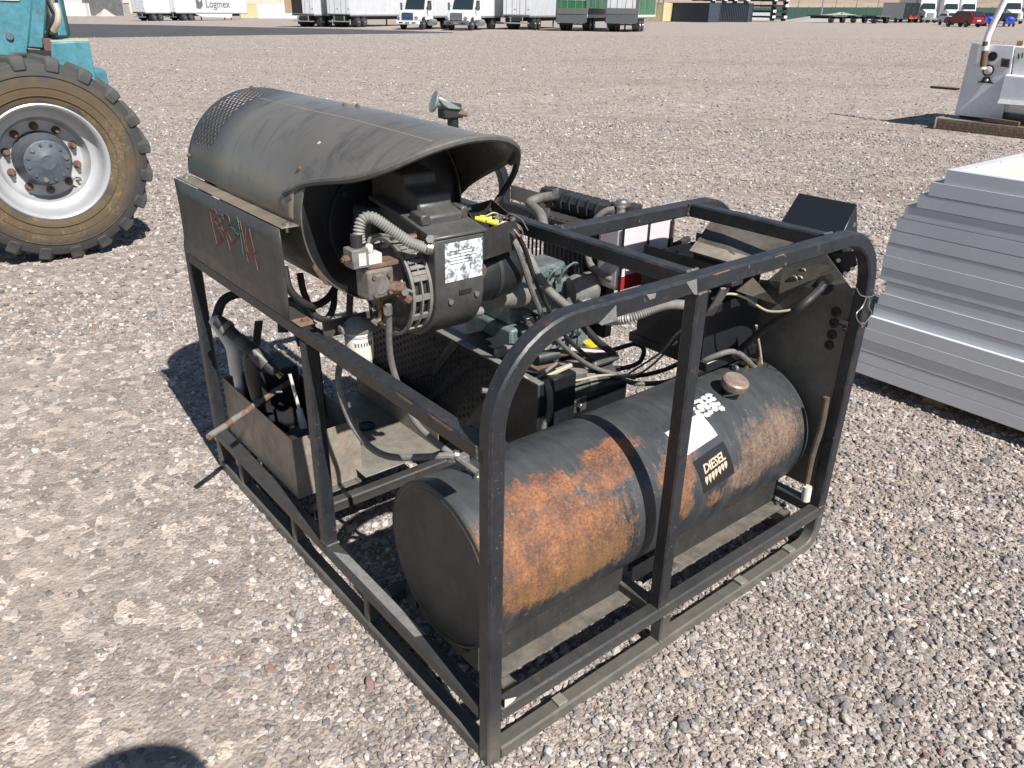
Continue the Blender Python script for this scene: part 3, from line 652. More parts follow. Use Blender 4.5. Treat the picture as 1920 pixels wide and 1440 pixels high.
M_rustfleck = weathered('rust_fleck', (.13, .075, .045), (.22, .14, .09), 60, .8, 0, .2, bump=.4)
for quad in ([(0.828, -0.001, 1.068), (0.865, -0.001, 1.07), (0.867, -0.001, 1.066), (0.845, -0.001, 1.067), (0.831, -0.001, 1.065)], [(0.599, -0.001, 1.068), (0.66, -0.001, 1.069), (0.662, -0.001, 1.066), (0.608, -0.001, 1.065)]):
    MB().slab(quad, .0009).obj('rust_patch', M_rustfleck, frame)
for y0, y1, zz in ((.26, .33, .0), (.12, .20, .0)): MB().slab([(-.0006, y0, HR-.003), (-.0006, y1, HR-.002), (-.0006, y1-.01, HR-.008), (-.0006, y0+.01, HR-.009)], .0009).obj('rust_patch', M_rustfleck, frame)
for p in ((1.312, 0, 0.42), (0.878, 0, 0.012)): MB().cyl((p[0], -.0008, p[2]), (p[0], .004, p[2]), .0045, 12).obj('bolt_hole', M_black, frame)
# worn pale strip on top of the left lower rail beside the post
MB().slab([(.006, .31, H2+.0006), (.034, .30, H2+.0006), (.033, .70, H2+.0006), (.005, .74, H2+.0006)], .0008).obj('worn_patch', M_patch, frame)

# ---- fuel tank
TX0, TX1, TY, TZ, TR = .068, 1.348, .290, .366, .2135
TC = ((TX0+TX1)/2, TY, TZ)
prof = [(0, .001), (.0, TR-.012), (.004, TR-.004), (.012, TR), (.30, TR+.0005), (.62, TR-.0005), (1.0, TR), (TX1-TX0-.07, TR), (TX1-TX0-.03, TR-.006), (TX1-TX0-.01, TR-.035), (TX1-TX0, TR-.10), (TX1-TX0+.003, .001)]
m = MB().lathe((0, 0, 0), (1, 0, 0), prof, 72, cap=False).xf(Matrix.Translation((TX0-TC[0], 0, 0)))
TK = thing('fuel_tank', None, None, (0, 0, 0)); bpy.data.objects.remove(TK)
# tank mesh keeps its own origin on the tank axis so that the paint is laid out along it
me_m = m.obj('fuel_tank', M_tank, None); me_m.parent = SK; me_m.location = Vector(TC)-Vector((.68, .83, 0)); me_m['label'] = 'black cylindrical tank with orange rust patches'
tank = me_m; tank['o0'] = list(TC)
def tp(mb, name, m, **k): return mb.obj(name, m, tank, **k)
M_endplate = weathered('end_plate_paint', (.017, .018, .019), (.026, .027, .027), 3, .5, 0, .25, (.12, .115, .105), bump=.12)
tp(MB().lathe((TX0-.001, TY, TZ), (1, 0, 0), [(0, .003), (0, TR-.016), (.003, TR-.014), (.003, TR-.02)], 64), 'end_plate', M_endplate)
tp(MB().tube([(TX0+.004, TY+(TR-.004)*math.cos(a), TZ+(TR-.004)*math.sin(a)) for a in np.linspace(0, 2*math.pi, 64, endpoint=False)], .0038, 6, closed=True), 'weld_bead', M_blackdust)
def cylpt(x, ang, r=0.): return (x, TY-(TR+r)*math.sin(ang), TZ+(TR+r)*math.cos(ang))   # ang from the top towards the front
# filler neck and rusty cap (axis leans with the shell)
FA = .38; fx = 1.055; dirv = Vector((0, -math.sin(FA*.75), math.cos(FA*.75))); fb = Vector(cylpt(fx, FA, -.01))
neck = tp(MB().lathe(fb, dirv, [(0, .026), (.022, .026), (.045, .025)], 24), 'filler_neck', M_black)
M_cap = weathered('cap_steel', (.20, .14, .11), (.33, .27, .23), 22, .5, .35, .35, (.36, .31, .26), rust=.5, bump=.25)
tp(MB().lathe(fb+dirv*.036, dirv, [(0, .036), (.004, .0385), (.014, .0385), (.018, .040), (.024, .0395), (.029, .034), (.031, .001)], 32, cap=False), 'filler_cap', M_cap)
M_paintring = weathered('paint_ring', (.35, .37, .4), (.5, .5, .52), 60, .6, 0, 0)
tp(MB().tube([fb+dirv*.0115+Vector((math.cos(a)*.0285, math.sin(a)*.0285*math.cos(.3), -math.sin(a)*.0285*math.sin(FA)*-1*-1)) for a in np.linspace(math.pi*.95, math.pi*1.7, 14)], .0025, 6), 'weld_bead', M_paintring)
# saddle skirts and flanges
def skirt(x0, x1, y, yo):
    sgn = 1 if yo > y else -1
    b = MB().box((x0, y-.0025, .131), (x1, y+.0025, .232)); b.box((x0, min(y-.0025*sgn*-1, yo), .128), (x1, max(y-.0025*sgn*-1, yo), .1325)) if False else b.box((x0, min(y, yo), .1265), (x1, max(y, yo), .1312))
    return b
for (x0, x1) in ((.085, .592), (.745, 1.30)):
    tp(MB().box((x0, .1435, .1312), (x1, .1485, .232)), 'saddle_web', M_blackdust); tp(MB().box((x0, .098, .1265), (x1, .1485, .1312)), 'saddle_flange', M_framedust, bevel=.001); tp(MB().box((x0, .4275, .1312), (x1, .4325, .232)), 'saddle_web', M_blackdust); tp(MB().box((x0, .4275, .1265), (x1, .478, .1312)), 'saddle_flange', M_framedust, bevel=.001)
    tp(MB().box((x0-.002, .141, .2325), (x1+.03, .151, .238)), 'saddle_edge', M_tan, bevel=.001)
    for x in (x0+.02, x1-.02): tp(MB().cyl((x, .118, .1312), (x, .118, .140), .009, 6), 'bolt', M_zinc)
tp(MB().box((.592, .1435, .131), (.745, .1485, .18)), 'saddle', M_black)
MB().slab([(.088, .43, .131), (.088, .50, .131), (.088, .43, .26)], .005).obj('gusset', M_framedust, frame); MB().slab([(.084, .148, .131), (.084, .20, .131), (.084, .148, .24)], .005).obj('gusset', M_framedust, frame)
for x in (.12, .60, 1.27): rail([(x, .075, .108), (x, .52, .108)], M_framedust, name='tank_bearer')
# fittings
def elbow(base, hdir, col=M_zinc, s=1.):
    b = Vector(base); hd = Vector(hdir).normalized()
    q = MB().cyl(b-Vector((0, 0, .01*s)), b+Vector((0, 0, .012*s)), .009*s, 6); q.box(b+Vector((-.009*s, -.009*s, .012*s)), b+Vector((.009*s, .009*s, .034*s)))
    q.cyl(b+Vector((0, 0, .024*s)), b+Vector((0, 0, .024*s))+hd*.028*s, .007*s, 10); return q
tp(elbow((.178, TY+.045, .572), (-1, .55, 0), s=1.25), 'hose_fitting', M_ventgrey, bevel=.0015)
tp(MB().cyl((.178, TY+.045, .553), (.178, TY+.045, .577), .011, 12), 'hose_fitting', M_stick)
tp(MB().cyl((.175, TY-.015, .570), (.175, TY-.015, .586), .010, 6).cyl((.175, TY-.015, .586), (.175, TY-.015, .598), .006, 10), 'hose_fitting', M_zinc)
tp(elbow((1.222, TY-.012, .578), (-1, .2, 0), s=1.), 'hose_fitting', M_brass, bevel=.001)
tp(MB().cyl((1.268, TY-.025, .570), (1.268, TY-.025, .588), .009, 6).cyl((1.268, TY-.025, .588), (1.268, TY-.025, .606), .006, 10), 'hose_fitting', M_brass)
tp(MB().lathe((1.168, TY-.005, .588), (1, -.2, 0), [(0, .009), (.002, .011), (.010, .011), (.012, .009)], 12), 'hose_clamp', M_zinc)
# stickers on the shell: curved pieces built on the surface
def onshell(poly, m, name, off=.0012):
    """poly = list of (x, ang); a fan of small quads that follows the shell"""
    P = [Vector((p[0], p[1], 0)) for p in poly]
    import bmesh
    bm = bmesh.new(); bm.faces.new([bm.verts.new(p) for p in P])
    for k in range(4):
        geom = bmesh.ops.bisect_plane(bm, geom=bm.verts[:]+bm.edges[:]+bm.faces[:], plane_co=(0, min(p.y for p in P)+(max(p.y for p in P)-min(p.y for p in P))*(k+1)/5, 0), plane_no=(0, 1, 0))
    vs = []
    bm.verts.index_update()
    vv = [v.co.copy() for v in bm.verts]; ff = [tuple(v.index for v in f.verts) for f in bm.faces]; bm.free()
    o = len(vv); mb = MB(); mb.add([cylpt(v.x, v.y, off) for v in vv]+[cylpt(v.x, v.y, -.001) for v in vv], ff+[tuple(i+o for i in reversed(f)) for f in ff])
    return mb.obj(name, m, tank, smooth=False)
onshell([(.735, .52), (.895, .46), (.905, .83), (.755, .90)], M_stick, 'paper_label')
# torn, cracked second label above it
def torn(cx, ca, w, h, n, mat, seed, off=.0013):
    r = random.Random(seed); g = 5
    for i in range(n):
        u = (i % g+.5)/g; v = (i//g+.5)/(n/g); x = cx+(u-.5)*w+r.uniform(-.004, .004); a = ca+(v-.5)*h+r.uniform(-.02, .02)
        k = r.randint(5, 7); rx = w/g*.60; ra = h/(n/g)*.60
        onshell([(x+math.cos(2*math.pi*j/k+i)*rx*r.uniform(.75, 1.15), a+math.sin(2*math.pi*j/k+i)*ra*r.uniform(.75, 1.15)) for j in range(k)], mat, 'label_fragment', off)
torn(.935, .40, .115, .30, 20, M_stick, 3)
onshell([(.775, 1.0), (.915, .93), (.935, 1.40), (.80, 1.47)], M_dieselbg, 'black_label', .0011)
def shell_text(txt, x, a, size, mat, name, tilt=-.22, off=.0017):
    cu = bpy.data.curves.new(name, 'FONT'); cu.body = txt; cu.size = size; cu.offset = .0009; cu.extrude = .0003; cu.align_x = 'CENTER'; cu.space_character = .92; cu.resolution_u = 2
    t = bpy.data.objects.new(name, cu); COL.objects.link(t); me = bpy.data.meshes.new_from_object(t.evaluated_get(bpy.context.evaluated_depsgraph_get()))
    bpy.data.objects.remove(t); bpy.data.curves.remove(cu)
    for v in me.vertices:
        lx = v.co.x*math.cos(tilt)-v.co.y*math.sin(tilt)*0; ly = v.co.y+v.co.x*math.tan(-tilt)*.6
        p = Vector(cylpt(x+lx, a-ly/TR, off+v.co.z))-Vector(TC); v.co = p
    ob = bpy.data.objects.new(name, me); COL.objects.link(ob); me.materials.clear(); me.materials.append(mat); ob.parent = tank; ob['o0'] = list(TC); return ob
shell_text('DIESEL', .855, 1.18, .036, M_dieselin, 'lettering')
# peeled remains of the second line
rr_ = random.Random(5)
for i in range(7):
    x = .812+i*.0145; a = 1.30-.012*i; onshell([(x-.0055, a-.045), (x+.0055, a-.05), (x+.0065, a+.0), (x+rr_.uniform(-.002, .004), a+.05+rr_.uniform(0, .03)), (x-.006, a+.01)], M_dieselin, 'lettering_fragment', .0016)

# ---- heater: coil drum, hood, side panel
DX, DY0, DZ, DR = .292, .832, 1.086, .244
drum = pt(MB().lathe((DX, DY0, DZ), (0, 1, 0), [(.022, .002), (.022, DR-.006), (0, DR-.004), (0, DR), (.57, DR), (.57, .002)], 64, cap=False), 'heater_drum', M_tandark)
MB().lathe((DX, DY0+.018, DZ), (0, 1, 0), [(0, .002), (0, DR-.005), (.004, DR-.005)], 64).obj('front_plate', M_black, drum)
MB().lathe((DX, DY0+.006, DZ-.03), (0, 1, 0), [(0, .002), (0, .162), (.004, .165), (.011, .165)], 48).obj('burner_flange', M_black, drum)
for a in np.linspace(.4, 6.7, 7)[:6]: MB().cyl((DX+.15*math.cos(a), DY0+.004, DZ-.03+.15*math.sin(a)), (DX+.15*math.cos(a), DY0-.006, DZ-.03+.15*math.sin(a)), .008, 6).obj('bolt', M_blackdust, drum)
MB().slab([(.072, .83, .985), (.098, .83, .94), (.112, .835, .915), (.095, .835, .925), (.068, .832, .972)], .012).obj('rust_patch', M_rusty, drum)
# hood sheet: theta from the left ledge over the top to the right; the visor edge runs further forward over the top
HX, HZ, HRx, HRz = .297, 1.088, .25, .244
edge = [(180, .872), (170, .872), (163, .870), (157, .83), (151, .73), (146, .64), (140, .57), (133, .52), (125, .485), (113, .455), (100, .438), (86, .436), (70, .452), (55, .485), (42, .54), (32, .61), (22, .70), (10, .80), (0, .86)]
ESP = smooth_path([(a, y, 0) for a, y in edge], 6)
def yf(th):
    for p, q in zip(ESP, ESP[1:]):
        if p.x >= th >= q.x and p.x > q.x: return p.y+(q.y-p.y)*(p.x-th)/(p.x-q.x)
    return .86 if th < 90 else .872
HY1 = 1.632
def hp(th, y):
    a = math.radians(th); vis = max(0, (.86-y)/.43); lift = -.012*vis*math.sin(a)**2
    # the visor opens a little wider than the drum and droops slightly
    k = 1+.05*vis
    return (HX+HRx*k*math.cos(a), y, HZ+(HRz)*math.sin(a)+lift)
def hood_mesh():
    vs, fs, idx = [], [], {}
    ths = np.linspace(180, 0, 121); nb = 22
    for i, th in enumerate(ths):
        y0 = yf(th); ys = [y0+(1.45-y0)*(j/nb) for j in range(nb)]+list(np.linspace(1.44, 1.61, 27))+[HY1]
        for j, y in enumerate(ys): idx[i, j] = len(vs); vs.append(hp(th, y))
    n = nb+28; hole = 0
    for i in range(len(ths)-1):
        for j in range(n-1):
            th = (ths[i]+ths[i+1])/2; jj = j-nb
            if 1 <= jj <= 24 and 34 < th < 158 and jj % 2 == 1 and (i+2*((jj//2) % 2)) % 4 in (0, 1, 2): continue
            fs.append((idx[i, j], idx[i, j+1], idx[i+1, j+1], idx[i+1, j]))
    m = MB(); m.add(vs, fs); return m
hood = hood_mesh().obj('hood', M_hood, SK, origin=(HX, .87, HZ), solid=.0035)
hood.location = Vector((HX, .87, HZ))-Vector((.68, .83, 0)); hood['o0'] = [HX, .87, HZ]
hood['label'] = 'curved grey brown sheet hood with slots at its rear and a flared visor'
def hpart(mb, name, m, **k): return mb.obj(name, m, hood, **k)
hpart(MB().tube([Vector(hp(166.5, .925)), Vector(hp(164, .90)), Vector(hp(161.5, .872))]+[Vector(hp(t, yf(t)-.002)) for t in np.linspace(159, 36, 90)], .0085, 8), 'edge_trim', M_trim)
# flap of the trim at its left end, and its loose end hanging down on the right
hpart(MB().slab([hp(172, .905), hp(168.5, .925), hp(165, .905), hp(168, .875)], .004), 'trim_flap', M_trim)
M_seam = plain('bright_crease', (.42, .36, .26), .4, .3)
hpart(MB().tube([Vector(hp(108+.9*(1.48-y), y))+Vector((-.0005, 0, .0016)) for y in np.linspace(1.42, 1.13, 12)], .0016, 5), 'seam', M_seam)
hpart(MB().tube([Vector(hp(109-2.6*(1.12-y), y))+Vector((-.0005, 0, .0016)) for y in np.linspace(1.12, .50, 16)], .0019, 5), 'seam', M_seam)
for th, y in ((167, 1.615), (95, 1.61), (150, .875), (88, .98), (92, 1.02)):
    p = Vector(hp(th, y)); n = Vector((math.cos(math.radians(th)), 0, math.sin(math.radians(th)))); hpart(MB().cyl(p, p+n*.007, .0065, 6).cyl(p+n*.007, p+n*.010, .0035, 8), 'rivet', M_rusty)
p = Vector(hp(132, .86)); n = Vector((math.cos(math.radians(132)), 0, math.sin(math.radians(132)))); hpart(MB().cyl(p+n*.001, p+n*.003, .005, 8), 'pale_spot', M_stick)
# exhaust end wall behind the slots
hpart(MB().prism([(HX+.24*math.cos(a), HZ+.234*math.sin(a)) for a in np.linspace(0, math.pi, 24)], 1.612, 1.616, 'y'), 'end_wall', M_black)
# ledge angle and side panel
ledge = pt(MB().box((.002, .846, 1.0775), (.051, 1.625, 1.0805)), 'ledge', M_tan, bevel=.0008)
for y in (.868, 1.60): ledge_b = MB().cyl((.026, y, 1.0805), (.026, y, 1.083), .012, 16).cyl((.026, y, 1.083), (.026, y, 1.089), .0075, 6).obj('bolt', M_zinc, ledge)
MB().cyl((.026, .868, 1.0775), (.026, .868, 1.062), .006, 8).obj('bolt', M_zinc, ledge)
sp_ = MB(); ys = np.linspace(.846, 1.625, 14); zs = np.linspace(.842, 1.078, 6)
vv = [(-.004+.0035*math.sin(y*9)*math.sin((z-.84)*13)*(1 if z < 1.07 else 0), y, z) for z in zs for y in ys]
sp_.add(vv, [(j*14+i, j*14+i+1, (j+1)*14+i+1, (j+1)*14+i) for j in range(5) for i in range(13)])
panel = pt(sp_, 'side_panel', M_panel, solid=.003)
MB().box((-.0025, .846, .8375), (.045, 1.62, .8405)).obj('panel_foot', M_blackdust, panel)
MB().box((.0, .790, .8372), (.046, .846, .8402)).obj('bolt_plate', M_rustfleck, panel, bevel=.0008)
MB().lathe((.026, .818, .8402), (0, 0, 1), [(0, .013), (.002, .013), (.002, .008), (.007, .008), (.008, .004)], 12).obj('bolt', M_rusty, panel)
# marker writing on the panel
def strokes(lst, mat, name):
    for st in lst:
        P = [Vector(p)+Vector((-.0085, 0, 0)) for p in st]; P2 = smooth_path(P, 4)
        m = MB(); vs = []; n = len(P2)
        for i, p in enumerate(P2):
            t = (P2[min(i+1, n-1)]-P2[max(i-1, 0)]).normalized(); w = Vector((1, 0, 0)).cross(t).normalized()*.0016; wob = .0035*math.sin(p.y*9)*math.sin((p.z-.84)*13)
            o = Vector((wob+.0015, 0, 0)); vs += [p+w+o, p-w+o, p+w+o+Vector((.002, 0, 0)), p-w+o+Vector((.002, 0, 0))]
        fs = [(4*i+a, 4*i+b_, 4*i+4+b_, 4*i+4+a) for i in range(n-1) for a, b_ in ((0, 1), (1, 3), (3, 2), (2, 0))]
        m.add(vs, fs).obj(name, mat, panel, smooth=False)
strokes([[(0, 1.326, 1.04), (0, 1.319, 0.994), (0, 1.303, 0.937)], [(0, 1.326, 1.04), (0, 1.279, 1.042), (0, 1.263, 1.03), (0, 1.291, 1.012), (0, 1.268, 0.997), (0, 1.267, 0.966), (0, 1.303, 0.937)], [(0, 1.268, 1.028), (0, 1.248, 1.016), (0, 1.29, 0.992), (0, 1.25, 0.99), (0, 1.261, 0.959), (0, 1.298, 0.94)],
         [(0, 1.208, 1.047), (0, 1.241, 1.002), (-0, 1.211, 0.986), (0, 1.196, 0.949)], [(0, 1.208, 1.047), (0, 1.178, 1.045), (-0, 1.174, 1.024), (0, 1.222, 0.999), (0, 1.187, 0.988), (0, 1.169, 0.972), (-0, 1.135, 1.002)], [(0, 1.134, 1.017), (0, 1.122, 1.02)], [(0, 1.097, 1.05), (0, 1.084, 0.998), (0, 1.075, 0.938)],
         [(0, 1.064, 1.039), (0, 1.071, 0.972), (-0, 1.014, 0.982)], [(0, 1.039, 1.04), (0, 1.026, 0.989), (0, 1.023, 0.954), (0, 1.016, 0.929)]], M_chalkred, 'red_writing')
strokes([[(0, 1.327, 0.985), (0, 1.322, 0.954), (0, 1.308, 0.934)], [(-0, 1.283, 1.032), (0, 1.231, 1.039), (0, 1.22, 1.027), (0, 1.281, 0.994), (-0, 1.237, 0.98), (0, 1.254, 0.958)], [(0, 1.214, 1), (0, 1.177, 1.016), (0, 1.146, 1.015), (0, 1.119, 1.006), (0, 1.102, 1.024)], [(0, 1.113, 1.057), (0, 1.103, 1.009), (0, 1.103, 0.952)], [(0, 1.184, 0.973), (0, 1.13, 0.996), (0, 1.099, 1.022)]], M_chalkgrn, 'green_writing')

# ------------------------------------------------------------------ burner
BX0, BX1, BY, BZ, BR = .205, .345, .606, .965, .132
burner = pt(MB().prism([(.474, 1.098), (.474, BZ)]+[(BY-BR*math.cos(a), BZ-BR*math.sin(a)) for a in np.linspace(.05, math.pi-.05, 24)]+[(BY+BR, 1.11), (BY+BR-.03, 1.135), (.49, 1.104)], BX0, BX1, 'x'), 'burner_housing', M_castgrey, bevel=.004, seg=2)
def bp(mb, name, m, **k): return mb.obj(name, m, burner, **k)
# air tube into the drum and cast neck
bp(MB().cyl((DX, .70, 1.03), (DX, DY0+.02, 1.045), .105, 32), 'air_tube', M_black)
bp(MB().box((.165, .715, .95), (.385, .79, 1.13)), 'rear_casting', M_blackdust, bevel=.012, seg=2)
# lid with the stepped ignition transformer
bp(MB().prism([(.47, 1.099), (.47, 1.106), (.62, 1.135), (.76, 1.152), (.76, 1.140), (.62, 1.122)], .2, .352, 'x'), 'top_cover', M_castgrey, bevel=.002)
bp(MB().prism([(.535, 1.112), (.535, 1.138), (.58, 1.150), (.585, 1.175), (.64, 1.188), (.648, 1.215), (.70, 1.222), (.80, 1.235), (.80, 1.14)], .232, .328, 'x'), 'ignition_transformer', M_castgrey, bevel=.006, seg=2)
bp(MB().box((.207, .53, 1.118), (.233, .585, 1.145)), 'cover_clip', M_castgrey, bevel=.004); bp(MB().box((.327, .54, 1.118), (.347, .59, 1.148)), 'cover_clip', M_castgrey, bevel=.004)
bp(MB().box((.345, .476, 1.093), (.3465, .60, 1.103)), 'cover_edge', M_black)
# print label on the front face, recessed latch, screws
lb = bp(MB().box((.230, .4718, .994), (.338, .4734, 1.087)), 'rating_label', M_label)
for k in range(5):
    xx = -.044+.004*k % .003
    bp(MB().box((.284-.040, .4712, 1.066-k*.0075), (.284+.034+RNG.normal(0, .004), .4716, 1.0672-k*.0075)), 'print_line', M_dieselbg, smooth=False)
bp(MB().box((.270, .4705, .958), (.305, .4745, .968)), 'latch_slot', M_black)
for x, z in ((.245, .945), (.322, .950)): bp(MB().cyl((x, .4745, z), (x, .470, z), .0065, 12), 'screw', M_zinc)
# vent wheel on the left: dished disc plus a ring of slots
VX = .205
bp(MB().lathe((VX, BY, BZ), (-1, 0, 0), [(0, .118), (.006, .118), (.008, .104), (.040, .103), (.044, .098), (.050, .085), (.046, .07), (.052, .05), (.050, .002)], 48, cap=False), 'fan_cover', M_blackdust)
vr = MB()
for k in range(14):
    a = 2*math.pi*k/14
    def rp(x, r, aa): return (x, BY+r*math.cos(aa), BZ+r*math.sin(aa))
    vr.hexa([rp(VX-.006, .111, a-.06), rp(VX-.006, .118, a-.06), rp(VX-.006, .118, a+.06), rp(VX-.006, .111, a+.06), rp(VX-.052, .111, a-.06), rp(VX-.052, .118, a-.06), rp(VX-.052, .118, a+.06), rp(VX-.052, .111, a+.06)])
for xx, w in ((VX-.004, .008), (VX-.028, .004), (VX-.052, .007)):
    vr.lathe((xx+w/2, BY, BZ), (-1, 0, 0), [(0, .111), (0, .1195), (w, .1195), (w, .111)], 56, cap=False)
bp(vr, 'vent_ring', M_ventgrey)
# a solid toothed stretch of the ring
sv = MB()
for k in range(9):
    a = math.radians(100+k*7)
    sv.hexa([rp(VX-.009, .112, a), rp(VX-.009, .121, a), rp(VX-.009, .121, a+.09), rp(VX-.009, .112, a+.09), rp(VX-.048, .112, a), rp(VX-.048, .121, a), rp(VX-.048, .121, a+.09), rp(VX-.048, .112, a+.09)])
bp(sv, 'air_shutter', M_ventgrey, bevel=.0015)
bp(MB().slab([(0.166, 0.545, 0.902), (0.206, 0.545, 0.907), (0.221, 0.545, 0.896), (0.211, 0.545, 0.887), (0.18, 0.545, 0.887)], .006), 'mount_tab', M_filter, bevel=.001)
bp(MB().cyl((0.191, 0.54, 0.898), (0.184, 0.53, 0.901), .009, 12), 'screw', M_zinc)
# motor with a clamp band
motor = pt(MB().lathe((.345, BY, .952), (1, 0, 0), [(0, .05), (0, .072), (.012, .077), (.15, .077), (.172, .074), (.182, .066), (.186, .03), (.186, .002)], 40, cap=False), 'burner_motor', M_black)
MB().lathe((.44, BY, .952), (1, 0, 0), [(0, .076), (0, .079), (.012, .079), (.012, .076)], 40, cap=False).obj('clamp_band', M_rubber, motor)
MB().tube(arc_path([(.352, BY-.07, 1.0), (.37, BY-.09, 1.005), (.375, BY-.092, .985), (.366, BY-.085, .965)], .012, 4), .008, 8).obj('cable_grommet', M_rusty, motor)
MB().box((.352, .53, .872), (.375, .60, .90)).cyl((.365, .54, .875), (.39, .54, .87), .012, 10).obj('mount_lug', M_ventgrey, motor, bevel=.004)
# air pipe stub below the motor
pt(MB().lathe((0.516, 0.64, 0.85), Vector((0.697, 0.7, 0.815))-Vector((0.516, 0.64, 0.85)), [(0, .022), (.0, .026), (.10, .036), (.125, .037), (.127, .02)], 24), 'intake_pipe', M_ventgrey)
# fuel pump hanging on the fan cover, rusty fitting, solenoid with label
pc = Vector((0.075, 0.5, 1.015))
pump = pt(MB().box(pc+Vector((-.036, -.002, -.034)), pc+Vector((.034, .050, .036)), rot=Matrix.Rotation(.12, 3, 'Z')), 'fuel_pump', M_pumpgrey, bevel=.007, seg=2)
def pp(mb, name, m, **k): return mb.obj(name, m, pump, **k)
for a in np.linspace(0, 6.28, 5)[:4]: pp(MB().cyl(pc+Vector((.028*math.cos(a+.78), -.002, .028*math.sin(a+.78))), pc+Vector((.028*math.cos(a+.78), -.010, .028*math.sin(a+.78))), .0055, 6), 'bolt', M_rusty)
pp(MB().cyl(pc+Vector((-.004, 0, 0)), pc+Vector((-.004, -.006, 0)), .024, 20), 'pump_cover', M_pumpgrey, bevel=.002)
pp(MB().box(pc+Vector((-.03, .0, .036)), pc+Vector((.05, .046, .048))).cyl(pc+Vector((-.005, .01, .048)), pc+Vector((-.005, .01, .056)), .009, 6), 'cover_plate', M_rusty, bevel=.003)
q = Vector((0.115, 0.49, 1.001)); pp(MB().cyl(q+Vector((-.02, .02, 0)), q+Vector((.01, -.01, 0)), .016, 6).cyl(q+Vector((0, 0, -.01)), q+Vector((.025, 0, -.035)), .013, 8), 'pipe_union', M_rusty, bevel=.002)
q = Vector((0.119, 0.478, 0.997)); pp(MB().cyl(q, q+Vector((-.002, -.012, 0)), .009, 8), 'bleed_screw', M_zinc)
pp(MB().tube(arc_path([(0.121, 0.49, 1.018), (0.121, 0.48, 1.002), (0.143, 0.475, 0.989)], .01, 4), .0035, 6), 'linkage', M_zinc)
sc_ = Vector((0.021, 0.5, 1.083))
sol = pt(MB().box(sc_+Vector((-.018, -.012, -.02)), sc_+Vector((.022, .03, .022))), 'solenoid_valve', M_ventgrey, bevel=.002)
MB().box(sc_+Vector((-.004, -.0135, -.014)), sc_+Vector((.014, -.0122, .014))).obj('paper_label', M_stick, sol)
MB().cyl(sc_+Vector((-.018, .008, 0)), sc_+Vector((-.03, .008, 0)), .009, 6).cyl(sc_+Vector((-.03, .008, 0)), sc_+Vector((-.034, .008, 0)), .006, 8).obj('nut', M_rusty, sol)
MB().cyl(sc_+Vector((.006, .01, .022)), sc_+Vector((.006, .01, .050)), .013, 12).obj('plug', M_rubber, sol)
MB().box(sc_+Vector((.024, .0, -.022)), sc_+Vector((.062, .03, .004))).cyl(sc_+Vector((.035, .01, .004)), sc_+Vector((.035, .01, .024)), .010, 6).obj('valve_block', M_filter, sol, bevel=.003)
# flexible metal conduit: ribbed tube
def ribbed(path, r, name, m, parent, pitch=.0065, depth=.18):
    P = smooth_path(path, 10); L = [0]
    for a, b_ in zip(P, P[1:]): L.append(L[-1]+(b_-a).length)
    n = int(L[-1]/pitch*4); Q = []; j = 0
    for i in range(n+1):
        s = L[-1]*i/n
        while j < len(P)-2 and L[j+1] < s: j += 1
        Q.append(P[j].lerp(P[j+1], (s-L[j])/max(1e-9, L[j+1]-L[j])))
    rl = [r*(1+depth*math.sin(2*math.pi*(i/4))) for i in range(n+1)]
    return MB().tube(Q, r, 10, rad_list=rl).obj(name, m, parent)
M_conduit = weathered('conduit_grey', (.24, .235, .22), (.34, .33, .31), 20, .5, .2, .3, (.35, .31, .26), bump=.05)
ribbed([(0.038, 0.515, 1.112), (0.037, 0.515, 1.139), (0.048, 0.515, 1.162), (0.071, 0.51, 1.163), (0.11, 0.5, 1.132), (0.151, 0.49, 1.1), (0.192, 0.483, 1.08)], .0115, 'metal_conduit', M_conduit, SK)
pt(MB().cyl((0.187, 0.485, 1.084), (0.202, 0.478, 1.081), .015, 10).box(Vector((0.195, 0.48, 1.099))+Vector((-.004, -.004, -.016)), Vector((0.195, 0.48, 1.099))+Vector((.02, .006, .012))), 'conduit_connector', M_zinc, bevel=.002)
pt(MB().tube(smooth_path([(0.06, 0.52, 1.063), (0.065, 0.53, 1.099), (0.081, 0.54, 1.114), (0.118, 0.55, 1.109), (0.174, 0.55, 1.093)], 5), .004, 7), 'oil_line', M_greyhose)
pt(MB().cyl((0.171, 0.55, 1.093), (0.206, 0.55, 1.094), .008, 8).cyl((0.203, 0.55, 1.095), (0.215, 0.55, 1.095), .013, 6), 'line_fitting', M_brass)
pt(MB().cyl((0.193, 0.476, 1.105), (0.188, 0.468, 1.107), .010, 6), 'bolt', M_zinc)
# open junction box with wire nuts
JB = [Vector((0.342, 0.486, 1.1)), Vector((0.479, 0.518, 1.1)), Vector((0.519, 0.67, 1.118)), Vector((0.41, 0.64, 1.118))]
dn = Vector((0, 0, -.075)); jb = MB()
for i in range(4):
    a, b_ = JB[i], JB[(i+1) % 4]; jb.slab([a, b_, b_+dn, a+dn], .0025)
jb.slab([p+dn for p in JB], .0025); jbox = pt(jb, 'junction_box', M_blackdust)
for p in (JB[1].lerp(JB[3], .07), JB[3].lerp(JB[1], .06)): MB().cyl(p-Vector((0, 0, .004)), p+Vector((0, 0, .004)), .008, 8).obj('screw', M_zinc, jbox)
cj = (JB[0]+JB[1]+JB[2]+JB[3])/4-Vector((0, 0, .022))
for u, v, du, dv in ((880, 393, 14, 8), (893, 392, 16, 9), (884, 412, 14, 9)):
    a = Vector((0.497, 0.709, 1.088)); a = cj+Vector(((u-905)*.0013, -(v-400)*.0022, .012)); d = Vector((.030, -.012, -.008)); MB().lathe(a, d, [(0, .0045), (.003, .006), (.020, .0085), (.030, .0105), (.031, .008)], 12).obj('wire_nut', M_yellow, jbox)
